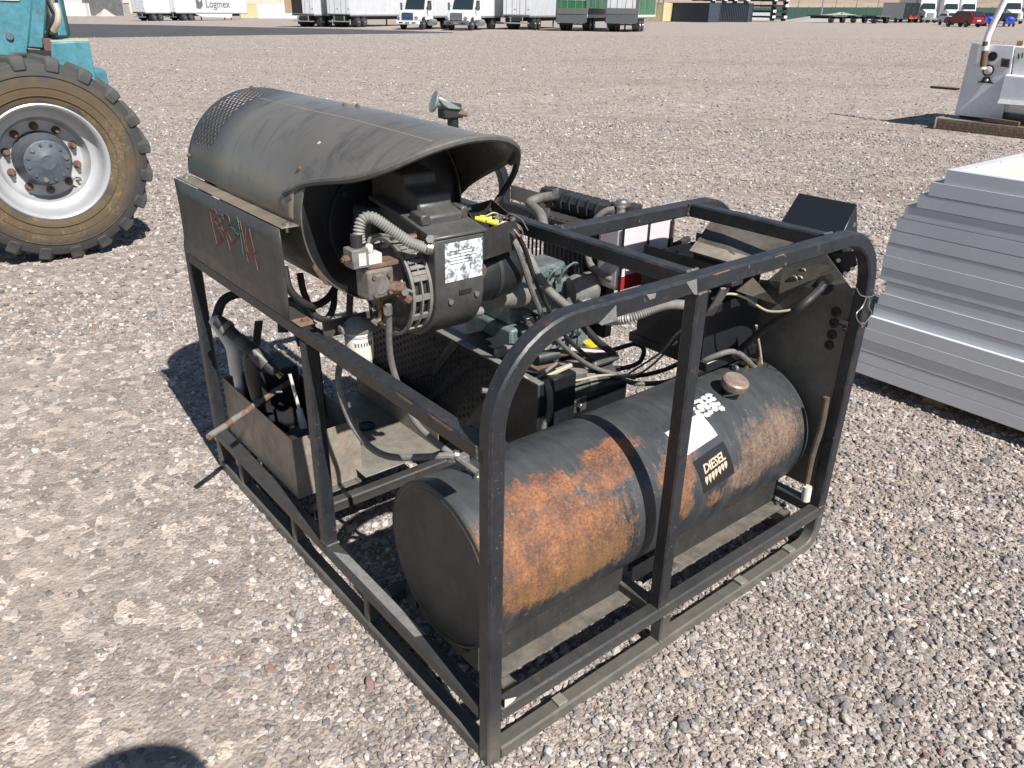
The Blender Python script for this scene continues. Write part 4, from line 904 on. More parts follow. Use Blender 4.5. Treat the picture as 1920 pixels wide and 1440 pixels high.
for k in range(9):
    a = cj+Vector((.012+RNG.normal(0, .012), RNG.normal(-.02, .02), RNG.normal(.006, .004))); P_ = [a, a+Vector((.02, RNG.normal(0, .008), .008)), a+Vector((.04+RNG.normal(0, .006), -.01+RNG.normal(0, .012), -.004)), a+Vector((.05, -.03, -.03))]
    MB().tube(smooth_path(P_, 4), .0022, 6).obj('wire', [M_wirecol, M_whitewire, M_greyhose, M_rubber][k % 4], jbox)
for dx, dy in ((.035, .02), (.045, -.03)): MB().cyl(cj+Vector((dx, dy, -.004)), cj+Vector((dx+.014, dy, .002)), .013, 14).obj('grommet', M_rubber, jbox)
# loose end of the visor trim dropping into the box
pt(MB().tube(smooth_path([hp(40, yf(40)), (0.523, 0.57, 1.254), (0.54, 0.6, 1.204), (0.561, 0.66, 1.149), (0.534, 0.68, 1.1), (0.502, 0.66, 1.085)], 7), .0085, 8), 'hanging_cable', M_rubber)

# ---- fuel filter and its hoses
fc = Vector((0.094, 0.66, 0.836))
flt = pt(MB().lathe(fc+Vector((0, 0, -.075)), (0, 0, 1), [(0, .026), (.006, .031), (.016, .0345), (.085, .0355), (.088, .034), (.090, .034)], 32), 'fuel_filter', M_filter)
MB().lathe(fc+Vector((0, 0, .015)), (0, 0, 1), [(0, .0375), (.008, .038), (.016, .035), (.028, .022), (.034, .002)], 28, cap=False).box(fc+Vector((-.05, -.012, .014)), fc+Vector((.05, .012, .034))).obj('filter_head', M_ventgrey, flt, bevel=.003)
MB().lathe(fc+Vector((0, 0, -.088)), (0, 0, 1), [(0, .018), (.004, .022), (.013, .026)], 24).obj('filter_drain', M_rubber, flt)
M_print = plain('print_grey', (.12, .12, .12), .6)
for k in range(7):
    a = -2.3+k*.20; c = fc+Vector((.0362*math.cos(a), .0362*math.sin(a), -.012))
    MB().box(c+Vector((-.0016, -.0006, -.006)), c+Vector((.0016, .0006, .003)), rot=Matrix.Rotation(a+math.pi/2, 3, 'Z')).obj('printed_mark', M_print, flt)
for zz in (.002, .006): MB().lathe(fc+Vector((0, 0, zz)), (0, 0, 1), [(0, .0355), (0, .0362), (.0012, .0362), (.0012, .0355)], 32, cap=False).obj('printed_line', M_print, flt)
pt(MB().box((.02, .700, .83), (.16, .706, .875)), 'filter_bracket', M_framedust, bevel=.002)
def hose(pts, r, m=M_greyhose, name='hose', n=6, parent=SK): return MB().tube(smooth_path(pts, n), r, 9).obj(name, m, parent)
pt(MB().tube(arc_path([fc+Vector((.045, 0, .024)), fc+Vector((.065, 0, .024)), fc+Vector((.068, 0, .06)), pc+Vector((.0, .02, -.03))], .012, 4), .007, 8), 'filter_pipe', M_brass)
hose([(0.044, 0.66, 0.786), (0.02, 0.64, 0.752), (0.015, 0.62, 0.702), (0.017, 0.58, 0.644), (0.025, 0.52, 0.608), (0.043, 0.45, 0.603), (0.095, 0.39, 0.611), (0.15, 0.345, 0.616), (.15, TY+.06, .600)], .0085)
hose([(0.102, 0.52, 0.956), (0.107, 0.53, 0.913), (0.116, 0.55, 0.836), (0.129, 0.56, 0.772), (0.143, 0.55, 0.707), (0.137, 0.48, 0.655), (0.148, 0.4, 0.625), (0.164, 0.33, 0.607), (.175, TY-.015, .594)], .0080)
pt(MB().cyl((0.101, 0.52, 0.95), (0.102, 0.522, 0.932), .011, 10), 'hose_clamp', M_zinc)
pt(MB().cyl((0.156, 0.345, 0.618), (0.165, 0.34, 0.614), .0125, 10), 'hose_clamp', M_zinc)
# black hoses looping under the drum
hose([(0.034, 0.93, 0.956), (0.04, 0.92, 0.891), (0.088, 0.92, 0.839), (0.154, 0.95, 0.834), (0.21, 0.98, 0.865)], .0105, M_rubber)
hose([(0.097, 0.98, 0.914), (0.094, 0.96, 0.865), (0.11, 0.94, 0.802), (0.144, 0.94, 0.782), (0.173, 0.95, 0.809), (0.195, 0.98, 0.844)], .0095, M_rubber)
hose([(0.202, 0.9, 0.854), (0.196, 0.9, 0.803), (0.188, 0.9, 0.733)], .0095, M_rubber)
# power leads from the box forward and down behind the hoop
CL = []
for k, (a, b_, c, d, e, f) in enumerate((
    ((0.464, 0.52, 1.066), (0.479, 0.5, 1.011), (0.551, 0.52, 0.876), (0.666, 0.56, 0.725), (0.869, 0.6, 0.561), (1.076, 0.6, 0.465)),
    ((0.49, 0.53, 1.063), (0.53, 0.54, 1.007), (0.598, 0.56, 0.886), (0.746, 0.6, 0.696), (0.935, 0.63, 0.543), (1.091, 0.64, 0.482)))):
    CL.append(hose([a, b_, c, d, e, f], .0075 if k == 0 else .0065, M_greyhose if k == 0 else M_rubber, 'power_cable'))
pt(MB().cyl((0.452, 0.515, 1.059), (0.486, 0.53, 1.067), .016, 12), 'cable_gland', M_rubber)
ribbed([(0.7, 0.74, 0.932), (0.722, 0.72, 0.876), (0.747, 0.68, 0.816), (0.793, 0.62, 0.764), (0.818, 0.52, 0.755), (0.821, 0.42, 0.791), (0.93, 0.38, 0.818), (1.06, .37, .79)], .0125, 'corrugated_conduit', M_conduit, SK)

# ------------------------------------------------------------------ engine bay
# belt guard: perforated dark box with folded ribs; holes are shallow cups on the sheet, coloured near-black for depth
GX, GY0, GY1, GZ0, GZ1 = .58, .525, 1.50, .19, .610
guard = pt(MB().box((GX, GY0, GZ0), (GX+.15, GY1, GZ1)), 'belt_guard', M_black, bevel=.004)
def gp(mb, name, m, **k): return mb.obj(name, m, guard, **k)
gp(MB().box((GX-.004, GY0-.002, GZ1-.002), (GX+.02, GY1+.002, GZ1+.0035)), 'top_fold', M_ventgrey, bevel=.001)
gp(MB().slab([(GX-.002, .60, GZ1-.01), (GX-.002, .665, GZ1-.01), (GX-.002, 1.0, GZ0), (GX-.002, .92, GZ0)], .004), 'rib', M_blackdust, bevel=.001)
gp(MB().slab([(GX-.002, .91, GZ1-.004), (GX-.002, .955, GZ1-.004), (GX-.002, 1.07, GZ1-.14), (GX-.002, 1.07, GZ1-.18)], .004), 'rib', M_blackdust, bevel=.001)
M_hole = plain('hole_shade', (.0015, .0015, .002), .9)  # near-black colour stands for the shade inside holes and slots
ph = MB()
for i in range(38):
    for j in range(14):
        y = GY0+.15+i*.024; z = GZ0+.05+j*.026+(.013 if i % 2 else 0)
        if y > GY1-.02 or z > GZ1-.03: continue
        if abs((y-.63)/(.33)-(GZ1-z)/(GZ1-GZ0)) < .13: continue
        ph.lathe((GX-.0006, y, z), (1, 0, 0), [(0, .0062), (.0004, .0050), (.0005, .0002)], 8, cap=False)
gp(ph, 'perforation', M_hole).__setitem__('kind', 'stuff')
# drive end / generator block behind the tank
blk = pt(MB().box((.735, .55, .20), (.99, .80, .50)), 'generator_block', M_black, bevel=.012, seg=2)
def kp(mb, name, m, **k): return mb.obj(name, m, blk, **k)
kp(MB().lathe((.735, .675, .455), (1, 0, 0), [(0, .03), (0, .088), (.01, .095), (.25, .095), (.26, .085), (.262, .03)], 32), 'generator_shell', M_enginedk)
kp(MB().lathe((.86, .675, .455), (1, 0, 0), [(0, .0955), (0, .0975), (.035, .0975), (.035, .0955)], 32, cap=False), 'rating_plate', M_ventgrey)
kp(MB().box((.88, .60, .548), (1.0, .745, .572)), 'cover_box', M_castgrey, bevel=.012, seg=2)
M_redstripe = weathered('pink_warning_strip', (.60, .46, .46), (.68, .60, .6), 40, .5, 0, 0)
kp(MB().slab([(.885, .72, .5732), (.905, .735, .5732), (1.0, .615, .5732), (.985, .60, .5732)], .001), 'warning_strip', M_redstripe)
kp(MB().cyl((.975, .715, .57), (.975, .715, .580), .026, 20), 'yellow_cap', M_yellow)
kp(MB().lathe((.80, .655, .535), (.25, .1, 1), [(0, .07), (.02, .075), (.03, .06), (.033, .002)], 24, cap=False), 'dusty_cover', M_ventgrey)
kp(MB().box((.745, .546, .455), (.80, .552, .50)).cyl((.765, .546, .48), (.765, .53, .48), .01, 6), 'terminal_bracket', M_zinc, bevel=.001)
kp(MB().box((.60, .545, .24), (.735, .60, .565)), 'end_housing', M_black, bevel=.006)
for x, z in ((.64, .50), (.70, .44), (.80, .40)): kp(MB().cyl((x, .545, z), (x, .536, z), .008, 6), 'bolt', M_zinc)
hose([(0.608, 0.53, 0.616), (0.617, 0.52, 0.578), (0.621, 0.52, 0.508), (0.603, 0.52, 0.451), (.66, .52, .40)], .0105)
# engine
eng = pt(MB().box((.70, .80, .30), (1.04, 1.05, .66)), 'engine_block', M_engine, bevel=.01, seg=2)
def ep(mb, name, m, **k): return mb.obj(name, m, eng, **k)
for k in range(6): ep(MB().box((.715+k*.055, .790, .34), (.735+k*.055, .802, .62)), 'rib', M_engine, bevel=.003)
ep(MB().box((.72, .84, .66), (1.02, 1.02, .77)), 'cylinder_head', M_engine, bevel=.008, seg=2)
ep(MB().box((.76, .865, .77), (.99, .985, .82)), 'valve_cover', M_engine, bevel=.014, seg=3)
ep(MB().lathe((.83, .92, .82), (0, 0, 1), [(0, .02), (.012, .022), (.02, .02), (.022, .002)], 16, cap=False), 'oil_filler', M_enginedk)
ep(MB().box((.775, .79, .665), (.85, .85, .785)), 'injection_pump', M_engine, bevel=.008, seg=2)
for k in range(3):
    x = .80+k*.055
    ep(MB().tube(smooth_path([(x, .815, .785), (x+.01, .80, .82), (x+.05, .80, .835), (x+.10, .83, .81), (x+.12, .86, .775)], 5), .0035, 7), 'injector_line', M_engine)
    ep(MB().cyl((x, .815, .77), (x, .815, .79), .008, 6), 'union_nut', M_zinc)
    ep(MB().cyl((x+.12, .86, .765), (x+.12, .86, .80), .010, 8), 'injector', M_zinc)
for k in range(9):
    a = Vector((.72+RNG.random()*.3, .79-RNG.random()*.01, .40+RNG.random()*.3)); ep(MB().cyl(a, a+Vector((0, -.012, 0)), .007, 6), 'bolt', M_engine)
ep(MB().lathe((.95, .80, .74), (.9, -.3, .1), [(0, .03), (0, .045), (.02, .052), (.075, .052), (.09, .04), (.10, .015)], 24), 'alternator', M_ventgrey)
ep(MB().lathe((1.055, .90, .64), (1, 0, 0), [(0, .02), (0, .075), (.006, .08), (.012, .07), (.018, .08), (.024, .075), (.024, .02)], 32), 'fan_pulley', M_black)
bl = MB().sq(arc_path([(1.067, .90+.078*math.cos(a), .64+.078*math.sin(a)) for a in np.linspace(-1.9, 1.9, 16)]+[(1.067, .80, .735)], .001, 1), .012, .008, .001, up=(1, 0, 0)); ep(bl, 'drive_belt', M_rubber)
ep(MB().tube(smooth_path([(1.0, .80, .58), (.92, .77, .60), (.83, .77, .55), (.75, .78, .60)], 5), .010, 8), 'coolant_hose', M_rubber)
ep(MB().tube(smooth_path([(.74, .785, .70), (.80, .775, .64), (.86, .78, .70), (.93, .785, .66)], 5), .004, 6), 'wire', M_rubber)
ep(MB().tube(smooth_path([(.72, .785, .50), (.80, .775, .47), (.90, .775, .53), (1.0, .785, .50)], 5), .005, 6), 'wire', M_greyhose)
ep(MB().lathe((.78, .785, .50), (0, -1, 0), [(0, .035), (.05, .035), (.058, .03), (.06, .002)], 24, cap=False), 'oil_filter', M_enginedk)
pt(MB().box((.60, .74, .59), (.80, .76, .64)), 'lifting_plate', M_ventgrey, bevel=.002)
pt(MB().tube(arc_path([(.64, .735, .63), (.64, .70, .63), (.66, .70, .60)], .01, 4), .006, 8), 'hook_bar', M_zinc)
pt(MB().slab([(.62, .60, .612), (.72, .60, .612), (.73, .74, .612), (.63, .74, .612)], .003), 'rusty_tray', M_rusty)
pt(MB().cyl((.655, .62, .64), (.72, .60, .645), .018, 14), 'starter_solenoid', M_enginedk); pt(MB().cyl((.72, .60, .645), (.75, .59, .645), .012, 10), 'terminal', M_rusty)
# radiator with top tank, shroud with slats, hoses
rad_ = pt(MB().box((1.085, .765, .55), (1.125, 1.095, .965)), 'radiator', M_black, bevel=.004)
def rp_(mb, name, m, **k): return mb.obj(name, m, rad_, **k)
rp_(MB().prism([(1.075, .96), (1.068, .985), (1.078, 1.008), (1.10, 1.016), (1.125, 1.008), (1.135, .985), (1.128, .96)], .75, 1.115, 'y'), 'top_tank', M_enginedk, bevel=.004)
for k in range(8): rp_(MB().prism([(1.066, .962), (1.062, .985), (1.074, 1.012), (1.10, 1.020), (1.128, 1.012), (1.139, .985), (1.132, .962)], .78+k*.042, .786+k*.042, 'y'), 'tank_rib', M_enginedk)
rp_(MB().box((.99, .79, .93), (1.075, 1.08, .945)), 'shroud_top', M_blackdust, bevel=.002)
for k in range(10): rp_(MB().box((1.0, .80+k*.028, .9455), (1.008, .812+k*.028, .9465)), 'slot', M_hole, smooth=False)
for k in range(14): rp_(MB().box((.992, .795+k*.021, .56), (.997, .801+k*.021, .93)), 'guard_bar', M_black, smooth=False)
for zz in (.62, .70, .78, .86): rp_(MB().box((.990, .79, zz), (.998, 1.08, zz+.006)), 'guard_bar', M_black)
for y in (.82, 1.03): rp_(MB().cyl((1.04, y, .945), (1.04, y, .958), .010, 6), 'bolt', M_zinc)
rp_(MB().tube(arc_path([(1.08, 1.02, 1), (1.04, 1.077, 0.984), (1, 1.086, 0.972), (0.95, 0.95, 0.96), (0.93, 0.919, 0.907)], [.03, .02, .04], 6), .017, 12), 'coolant_hose', M_greyhose)
rp_(MB().cyl((1.075, 1.034, 0.998), (1.083, 1.021, 1.003), .021, 14), 'hose_clamp', M_zinc)
rp_(MB().tube(smooth_path([(1.045, 0.72, 1.014), (1.026, 0.74, 1.006), (1.008, 0.76, 0.981), (0.989, 0.78, 0.928)], 6), .010, 10), 'overflow_hose', M_greyhose)
cp = Vector((1.099, 0.74, 1.023)); rp_(MB().lathe(cp+Vector((0, 0, -.035)), (0, 0, 1), [(0, .018), (.025, .018), (.026, .026), (.030, .028), (.036, .028), (.040, .020), (.044, .018), (.045, .002)], 24, cap=False), 'radiator_cap', M_zinc)
# white water jug in a strap cage
jx0, jx1, jy, jz0, jz1 = 1.03, 1.268, .665, .755, .985
jug = pt(MB().box((jx0, jy, jz0), (jx1, jy+.11, jz1)), 'coolant_bottle', M_jug, bevel=.018, seg=3)
MB().box((jx0+.004, jy-.0015, jz0+.006), (jx0+.16, jy+.106, jz0+.055)).obj('red_coolant', M_redliq, jug, bevel=.002)
MB().lathe((jx0+.10, jy+.055, jz1), (0, 0, 1), [(-.01, .024), (.010, .024), (.011, .030), (.030, .030), (.032, .027), (.033, .002)], 24, cap=False).obj('bottle_cap', M_rubber, jug)
for x in (jx0+.0, jx0+.118, jx1-.006): MB().box((x, jy-.006, jz0-.01), (x+.006, jy-.001, jz1-.02)).obj('strap', M_black, jug)
for z in (jz0+.085,): MB().box((jx0, jy-.008, z), (jx1, jy-.0065, z+.007)).obj('strap', M_black, jug)
MB().box((jx1, jy-.006, jz0-.01), (jx1+.006, jy+.11, jz0+.20)).obj('strap', M_rusty, jug)
pt(MB().cyl((1.285, 0.66, 0.872), (1.378, 0.68, 0.875), .011, 10).cyl((1.283, 0.65, 0.86), (1.301, 0.65, 0.886), .006, 8), 'push_connector', M_rubber)
# electrical cabinet with sloping lid
cab = pt(MB().box((1.050, .325, .632), (1.30, .590, .634)).box((1.050, .325, .632), (1.0525, .59, .93)).box((1.0525, .5875, .632), (1.30, .59, .90)).box((1.0525, .325, .632), (1.30, .3275, .80)).box((1.2975, .3275, .632), (1.30, .5875, .93)), 'electric_cabinet', M_vblack, bevel=.001)
def cb(mb, name, m, **k): return mb.obj(name, m, cab, **k)
lid0 = [Vector((1.04, 0.407, 0.95)), Vector((1.038, 0.229, 0.95)), Vector((1.335, 0.22, 0.879)), Vector((1.159, 0.455, 1.017))]
cb(MB().slab([lid0[0], lid0[1], (1.24, .19, 1.0), (1.20, .455, 1.02)], .003), 'lid', M_tandark)
cb(MB().slab([lid0[0]+Vector((-.001, 0, .0035)), lid0[1]+Vector((-.001, 0, .0035)), lid0[1].lerp(Vector((1.24, .19, 1.0)), .26)+Vector((0, 0, .0035)), lid0[0].lerp(Vector((1.20, .455, 1.02)), .26)+Vector((0, 0, .0035))], .001), 'lid_lit_strip', M_bin)  # lighter steel colour paints the sunlit strip along the lid's lower edge
M_cyan = plain('pale_cyan_plastic', (.22, .45, .48), .4)
cb(MB().blob((1.02, .25, .93), .020, 14, 9, (1, 1, .8)), 'indicator_lamp', M_cyan)
cb(MB().box((1.0, .22, .90), (1.05, .30, .915)), 'lamp_bracket', M_rubber, bevel=.002)
cb(MB().box((1.049, .30, .60), (1.30, .62, .632)), 'base_tray', M_black, bevel=.003)
pt(MB().sq([(1, 0.24, 0.893), (1.026, 0.3, 0.791)], .028, .006, .001), 'brace', M_ventgrey)
# control console: lower plate, sloped upper plate, gusset, grommets
CXP = 1.352
M_console = weathered('console_sheet', (.12, .115, .105), (.19, .18, .16), 2.2, .36, .4, .25, (.3, .27, .22), streak=.2, bump=.06)
con = pt(MB().slab([(CXP, .043, .20), (CXP, .043, .855), (CXP, .30, .83), (CXP, .47, .80), (CXP, .47, .20)], .003), 'control_console', M_console)
def cc(mb, name, m, **k): return mb.obj(name, m, con, **k)
cc(MB().slab([(1.352, 0.052, 0.862), (1.352, 0.249, 0.726), (1.32, 0.378, 0.757), (1.37, 0.297, 0.873), (1.385, 0.185, 0.947)], .003), 'sloped_face', M_console)
cc(MB().slab([(1.29, 0.248, 0.781), (1.34, 0.285, 0.915), (1.34, 0.127, 0.921)], .003), 'gusset', M_tandark)
cc(MB().slab([(1.2, 0.289, 0.873), (1.29, 0.248, 0.781), (1.16, 0.313, 0.833)], .003), 'gusset', M_tandark)
for k, (u, v) in enumerate(((1568, 585), (1564, 606), (1560, 627), (1555, 647))):
    a = {0: (1.35, 0.092, 0.791), 1: (1.35, 0.091, 0.756), 2: (1.35, 0.091, 0.72), 3: (1.35, 0.092, 0.686)}[k]
    cc(MB().lathe(a, (-1, 0, 0), [(0, .014), (.004, .0145), (.006, .011), (.006, .006), (.003, .005), (.003, .001)], 20, cap=False), 'grommet', M_rubber)
gq = Vector((1.358, 0.148, 0.856)); cc(MB().lathe(gq, (-1, .1, .35), [(0, .03), (.004, .031), (.007, .026), (.007, .015), (.001, .014)], 24, cap=False), 'cable_port', M_rubber); cc(MB().cyl(gq+Vector((-.002, -.006, -.004)), gq+Vector((-.0045, -.0062, -.004)), .010, 12), 'cable_port', M_stick)
for a in ((1.335, 0.209, 0.888), (1.325, 0.211, 0.867), (1.335, 0.121, 0.891), (1.32, 0.225, 0.864)): cc(MB().cyl(a, Vector(a)+Vector((-.004, 0, -.002)), .012, 14), 'knockout', M_tan)
hose([(1.207, 0.075, 0.897), (1.131, 0.085, 0.856), (1.178, 0.2, 0.751), (1.22, .30, .64)], .011, M_rubber, 'battery_cable')
hose([(1.171, 0.09, 0.854), (1.133, 0.1, 0.844), (1.1, 0.16, 0.828), (1.079, 0.22, 0.852), (1.038, 0.25, 0.866), (0.999, 0.28, 0.851)], .0035, M_whitewire, 'thin_wire')
hose([(0.952, 0.28, 0.801), (0.916, 0.32, 0.754), (0.953, 0.4, 0.659), (0.933, 0.5, 0.558)], .0035, M_greyhose, 'thin_wire')
hose([(1.26, 0.27, 0.57), (1.142, 0.27, 0.655), (1.08, 0.3, 0.647), (1.064, 0.36, 0.595), (1.135, 0.5, 0.473), (1.032, 0.56, 0.473), (0.944, 0.6, 0.518)], .0085, M_greyhose, 'fuel_hose')
hose([(1.284, 0.265, 0.58), (1.261, 0.265, 0.635), (1.224, 0.26, 0.699), (1.212, 0.26, 0.728)], .004, M_whitewire, 'thin_wire')
hose([(1.03, 0.34, 0.646), (1.087, 0.5, 0.524), (1.071, 0.62, 0.465), (0.977, 0.68, 0.499)], .0075, M_rubber, 'hose')
hose([(.96, .68, .48), (1.088, 0.62, 0.5), (1.13, 0.62, 0.522), (1.152, 0.64, 0.541), (1.13, 0.66, 0.554), (1.122, 0.7, 0.533), (.95, .76, .50)], .008, M_rubber, 'hose')
hose([(0.673, 0.56, 0.597), (0.741, 0.55, 0.568), (0.878, 0.56, 0.544), (1.078, 0.58, 0.488), (1.049, 0.42, 0.663)], .0038, M_whitewire, 'thin_wire')
pt(MB().tube(smooth_path([(1.3, 0.042, 0.546), (1.295, 0.037, 0.451), (1.29, 0.043, 0.356), (1.285, 0.041, 0.252)], 5), .010, 9), 'drain_hose', weathered('brown_hose', (.05, .035, .028), (.09, .065, .05), 20, .7, 0, .3))
pt(MB().cyl((1.285, 0.035, 0.241), (1.285, 0.033, 0.191), .014, 14), 'drain_fitting', M_filter)
# black control box outside the console
bx = [Vector(p) for p in ((1.47, 0.35, 1.079), (1.47, 0.158, 1.08), (1.375, 0.133, 1.008), (1.375, 0.339, 0.997))]
dep = Vector((.055, 0, -.135))
cbx = pt(MB().hexa([bx[3], bx[2], bx[2]+dep, bx[3]+dep, bx[0], bx[1], bx[1]+dep*.75, bx[0]+dep*.75]), 'control_box', M_vblack, bevel=.002)
MB().cyl(bx[1]+Vector((-.004, -.001, -.06)), bx[1]+Vector((-.004, -.008, -.06)), .008, 10).obj('screw', M_zinc, cbx)
for a in ((1.241, 0.06, 0.974), (1.327, 0.06, 0.935), (1.293, 0.06, 0.928)): MB().cyl(a, Vector(a)+Vector((-.004, -.002, 0)), .0055, 8).obj('screw', M_zinc, cbx)
pt(MB().hexa([(1.385, 0.159, 0.945), (1.385, 0.092, 0.969), (1.385, 0.077, 0.93), (1.385, 0.103, 0.897), (1.45, 0.194, 0.926), (1.45, 0.125, 0.951), (1.45, 0.109, 0.911), (1.45, 0.136, 0.876)]), 'console_side', M_vblack)
pt(MB().cyl((1.325, .036, .775), (1.325, .06, .775), .010, 6).cyl((1.325, .036, .76), (1.325, .05, .76), .008, 6), 'latch', M_rubber)
# rear clamp post with pulley-like bracket
rp0 = Vector((1.111, 1.64, 0.879)); rp1 = Vector((1.059, 1.64, 1.189))
post = pt(MB().sq([(rp1.x+.03, 1.644, 1.0), (rp1.x+.02, 1.644, rp1.z)], .035, .035), 'bracket_post', M_frame)
hd = Vector((1.06, 1.64, 1.209))
MB().box(hd+Vector((-.04, -.025, -.02)), hd+Vector((.045, .025, .035))).obj('clamp_block', M_blackdust, post, bevel=.008, seg=2)
M_galv = weathered('galvanised', (.32, .36, .35), (.45, .5, .48), 12, .35, .6, .2)
MB().lathe(Vector((0.987, 1.64, 1.255)), (.80, -.28, -.30), [(0, .004), (.0, .040), (.004, .042), (.012, .036), (.016, .018), (.05, .015), (.052, .004)], 28).obj('sheave', M_galv, post)
MB().slab([(0.989, 1.62, 1.276), (1.066, 1.62, 1.241), (1.096, 1.62, 1.228), (1.086, 1.62, 1.221), (1.031, 1.62, 1.228), (1.007, 1.62, 1.244)], .03).obj('sheave_guard', M_galv, post, bevel=.004)
MB().cyl((1.093, 1.63, 1.206), (1.111, 1.62, 1.204), .018, 6).cyl((1.106, 1.62, 1.204), (1.124, 1.61, 1.202), .009, 8).obj('bolt', M_rusty, post)
pt(MB().box((1.13, 1.60, 1.062), (1.20, 1.66, 1.10)), 'rear_bracket', M_blackdust, bevel=.003)
# sheet plate at the rear right
pt(MB().box((L_-.006, 1.25, .845), (L_-.002, 1.62, .905)), 'side_plate', M_bin, bevel=.001)

# ---- tray plate, back wall and the steel bin on the left
pt(MB().box((.25, .98, .196), (.54, 1.55, .200)), 'tray_plate', M_plate, bevel=.001)
pt(MB().box((.536, .985, .200), (.540, 1.55, .34)), 'tray_wall', M_bin, bevel=.001)
pt(MB().lathe((.42, 1.28, .2), (0, 0, 1), [(0, .034), (.004, .034), (.006, .028), (.003, .027), (.003, .002)], 24, cap=False), 'hole_ring', M_black)
bX0, bX1, bY0, bY1, bZ0, bZ1 = .045, .272, 1.045, 1.615, .165, .378
binn = pt(MB().slab([(bX0, bY0, bZ0), (bX0, bY1, bZ0), (bX0, bY1, bZ1), (bX0, bY0, bZ1)], .002).slab([(bX0, bY0, bZ0), (bX1, bY0, bZ0), (bX1, bY0, bZ1), (bX0, bY0, bZ1)], .002).slab([(bX1, bY0, bZ0), (bX1, bY1, bZ0), (bX1, bY1, bZ1), (bX1, bY0, bZ1)], .002).slab([(bX0, bY1, bZ0), (bX1, bY1, bZ0), (bX1, bY1, bZ1), (bX0, bY1, bZ1)], .002).slab([(bX0, bY0, bZ0+.001), (bX1, bY0, bZ0+.001), (bX1, bY1, bZ0+.001), (bX0, bY1, bZ0+.001)], .002), 'steel_bin', M_bin)
MB().box((bX0+.10, bY0-.03, bZ0-.004), (bX1+.015, bY0-.001, bZ0)).box((bX1-.03, bY0-.028, bZ0), (bX1+.0, bY0-.002, bZ0+.004)).obj('bin_foot', M_framedust, binn, bevel=.001)
MB().cyl((bX1-.0, bY0-.016, bZ0), (bX1-.0, bY0-.016, bZ0+.008), .007, 6).obj('bolt', M_zinc, binn)
# round black float and a stand pipe in the bin, part of the machine
pt(MB().blob((.135, 1.165, .262), .078, 24, 16, (1, 1.1, .95)), 'float_ball', M_rubber)
pt(MB().cyl((.14, 1.175, .33), (.135, 1.18, .40), .014, 14, .010).cyl((.135, 1.18, .40), (.125, 1.20, .52), .0055, 10), 'stand_pipe', M_filter)
pt(MB().cyl((.07, 1.52, .20), (.06, 1.50, .50), .016, 14), 'stand_pipe', M_filter)
pt(MB().tube(arc_path([(.058, 1.50, .43), (.058, 1.50, .535), (.045, 1.60, .60)], .03, 6), .022, 12), 'pipe_elbow', M_filter)
pt(MB().tube(smooth_path([(.045, 1.60, .595), (.10, 1.62, .66), (.2, 1.60, .66), (.27, 1.50, .60), (.28, 1.44, .50)], 7), .016, 10), 'hose', M_rubber)
pt(MB().tube(smooth_path([(.20, 1.40, .58), (.22, 1.42, .66), (.26, 1.40, .67), (.28, 1.36, .60), (.26, 1.30, .45), (.25, 1.28, .30)], 7), .018, 10), 'hose', M_rubber)
pt(MB().sq([(.10, 1.56, .24), (.16, 1.50, .60)], .028, .006, .001), 'flat_bar', M_framedust)
pt(MB().box((.12, 1.42, .17), (.25, 1.58, .44)), 'small_battery', M_rubber, bevel=.006)

# ---- loose things lying on the skid
gun = thing('spray_gun', 'black trigger spray lance with grey collars standing in the steel bin', 'spray gun', (.13, 1.35, .17))
g0 = Vector((0.013, 1.47, 0.646)); g1 = Vector((0.124, 1.3, 0.487)); gd = (g1-g0).normalized(); GL = (g1-g0).length
MB().lathe(g0, gd, [(0, .010), (0, .020), (.02, .023), (.05, .023), (.055, .020), (GL*.45, .018), (GL*.5, .024), (GL*.62, .026), (GL*.75, .024), (GL*.8, .020), (GL*.95, .020), (GL, .014)], 18).obj('grip_tube', M_rubber, gun)
MB().lathe(g0+gd*.030, gd, [(0, .021), (0, .0265), (.018, .0265), (.018, .021)], 18).obj('collar', M_ventgrey, gun)
MB().lathe(g0+gd*GL*.34, gd, [(0, .018), (0, .0225), (.055, .0225), (.055, .018)], 18).obj('collar', M_castgrey, gun)
MB().lathe(g0+gd*GL*.60, gd, [(0, .022), (0, .0275), (.06, .0275), (.06, .022)], 18).obj('collar', M_castgrey, gun)
MB().tube(smooth_path([g0+gd*GL*.55+Vector((0, 0, -.02)), g0+gd*GL*.62+Vector((-.01, .0, -.09)), g0+gd*GL*.66+Vector((.0, .01, -.20))], 6), .030, 12).obj('handle', M_blackdust, gun)
MB().cyl(g1, g1+gd*.02, .010, 10).obj('nozzle', M_brass, gun)
MB().tube([g1+Vector((.0, -.02, -.06)), g1+Vector((-.02, -.02, -.055))], .004, 6).obj('trigger_pin', M_zinc, gun)
rod = MB(); ra = Vector((-.155, 1.19, .392)); rb = Vector((.215, 1.415, .392)); 
RP = [ra.lerp(rb, i/24)+Vector((0, 0, .0012*math.sin(i*1.1))) for i in range(25)]
rod.tube(RP, .0105, 12, rad_list=[.0105*(1+.06*math.sin(i*2.1)) for i in range(25)])
rodo = rod.obj('rusty_rod', None, None, origin=ra)
def _rodmat():
    b = NB('rod_flaking'); v = b.tc(); n = b.noise(v, 38, 6, .7)
    col = b.mix(b.ramp(b.noise(v, 14, 3, .6), [(.47, 0), (.5, 1)]), (.19, .175, .155), b.mix(n, (.11, .052, .034), (.23, .12, .07)))
    return b.fin(col, .8, 0., b.bump(n, .6, .003))
rodo.data.materials.append(_rodmat()); tag(rodo, 'thin rusty rod with flaking grey paint lying across the edge of the steel bin', 'rod')
clip = thing('wire_clip', 'thin bent spring wire clip hanging on the right post of the black frame', 'wire clip', (1.341, -0.004, 0.813))
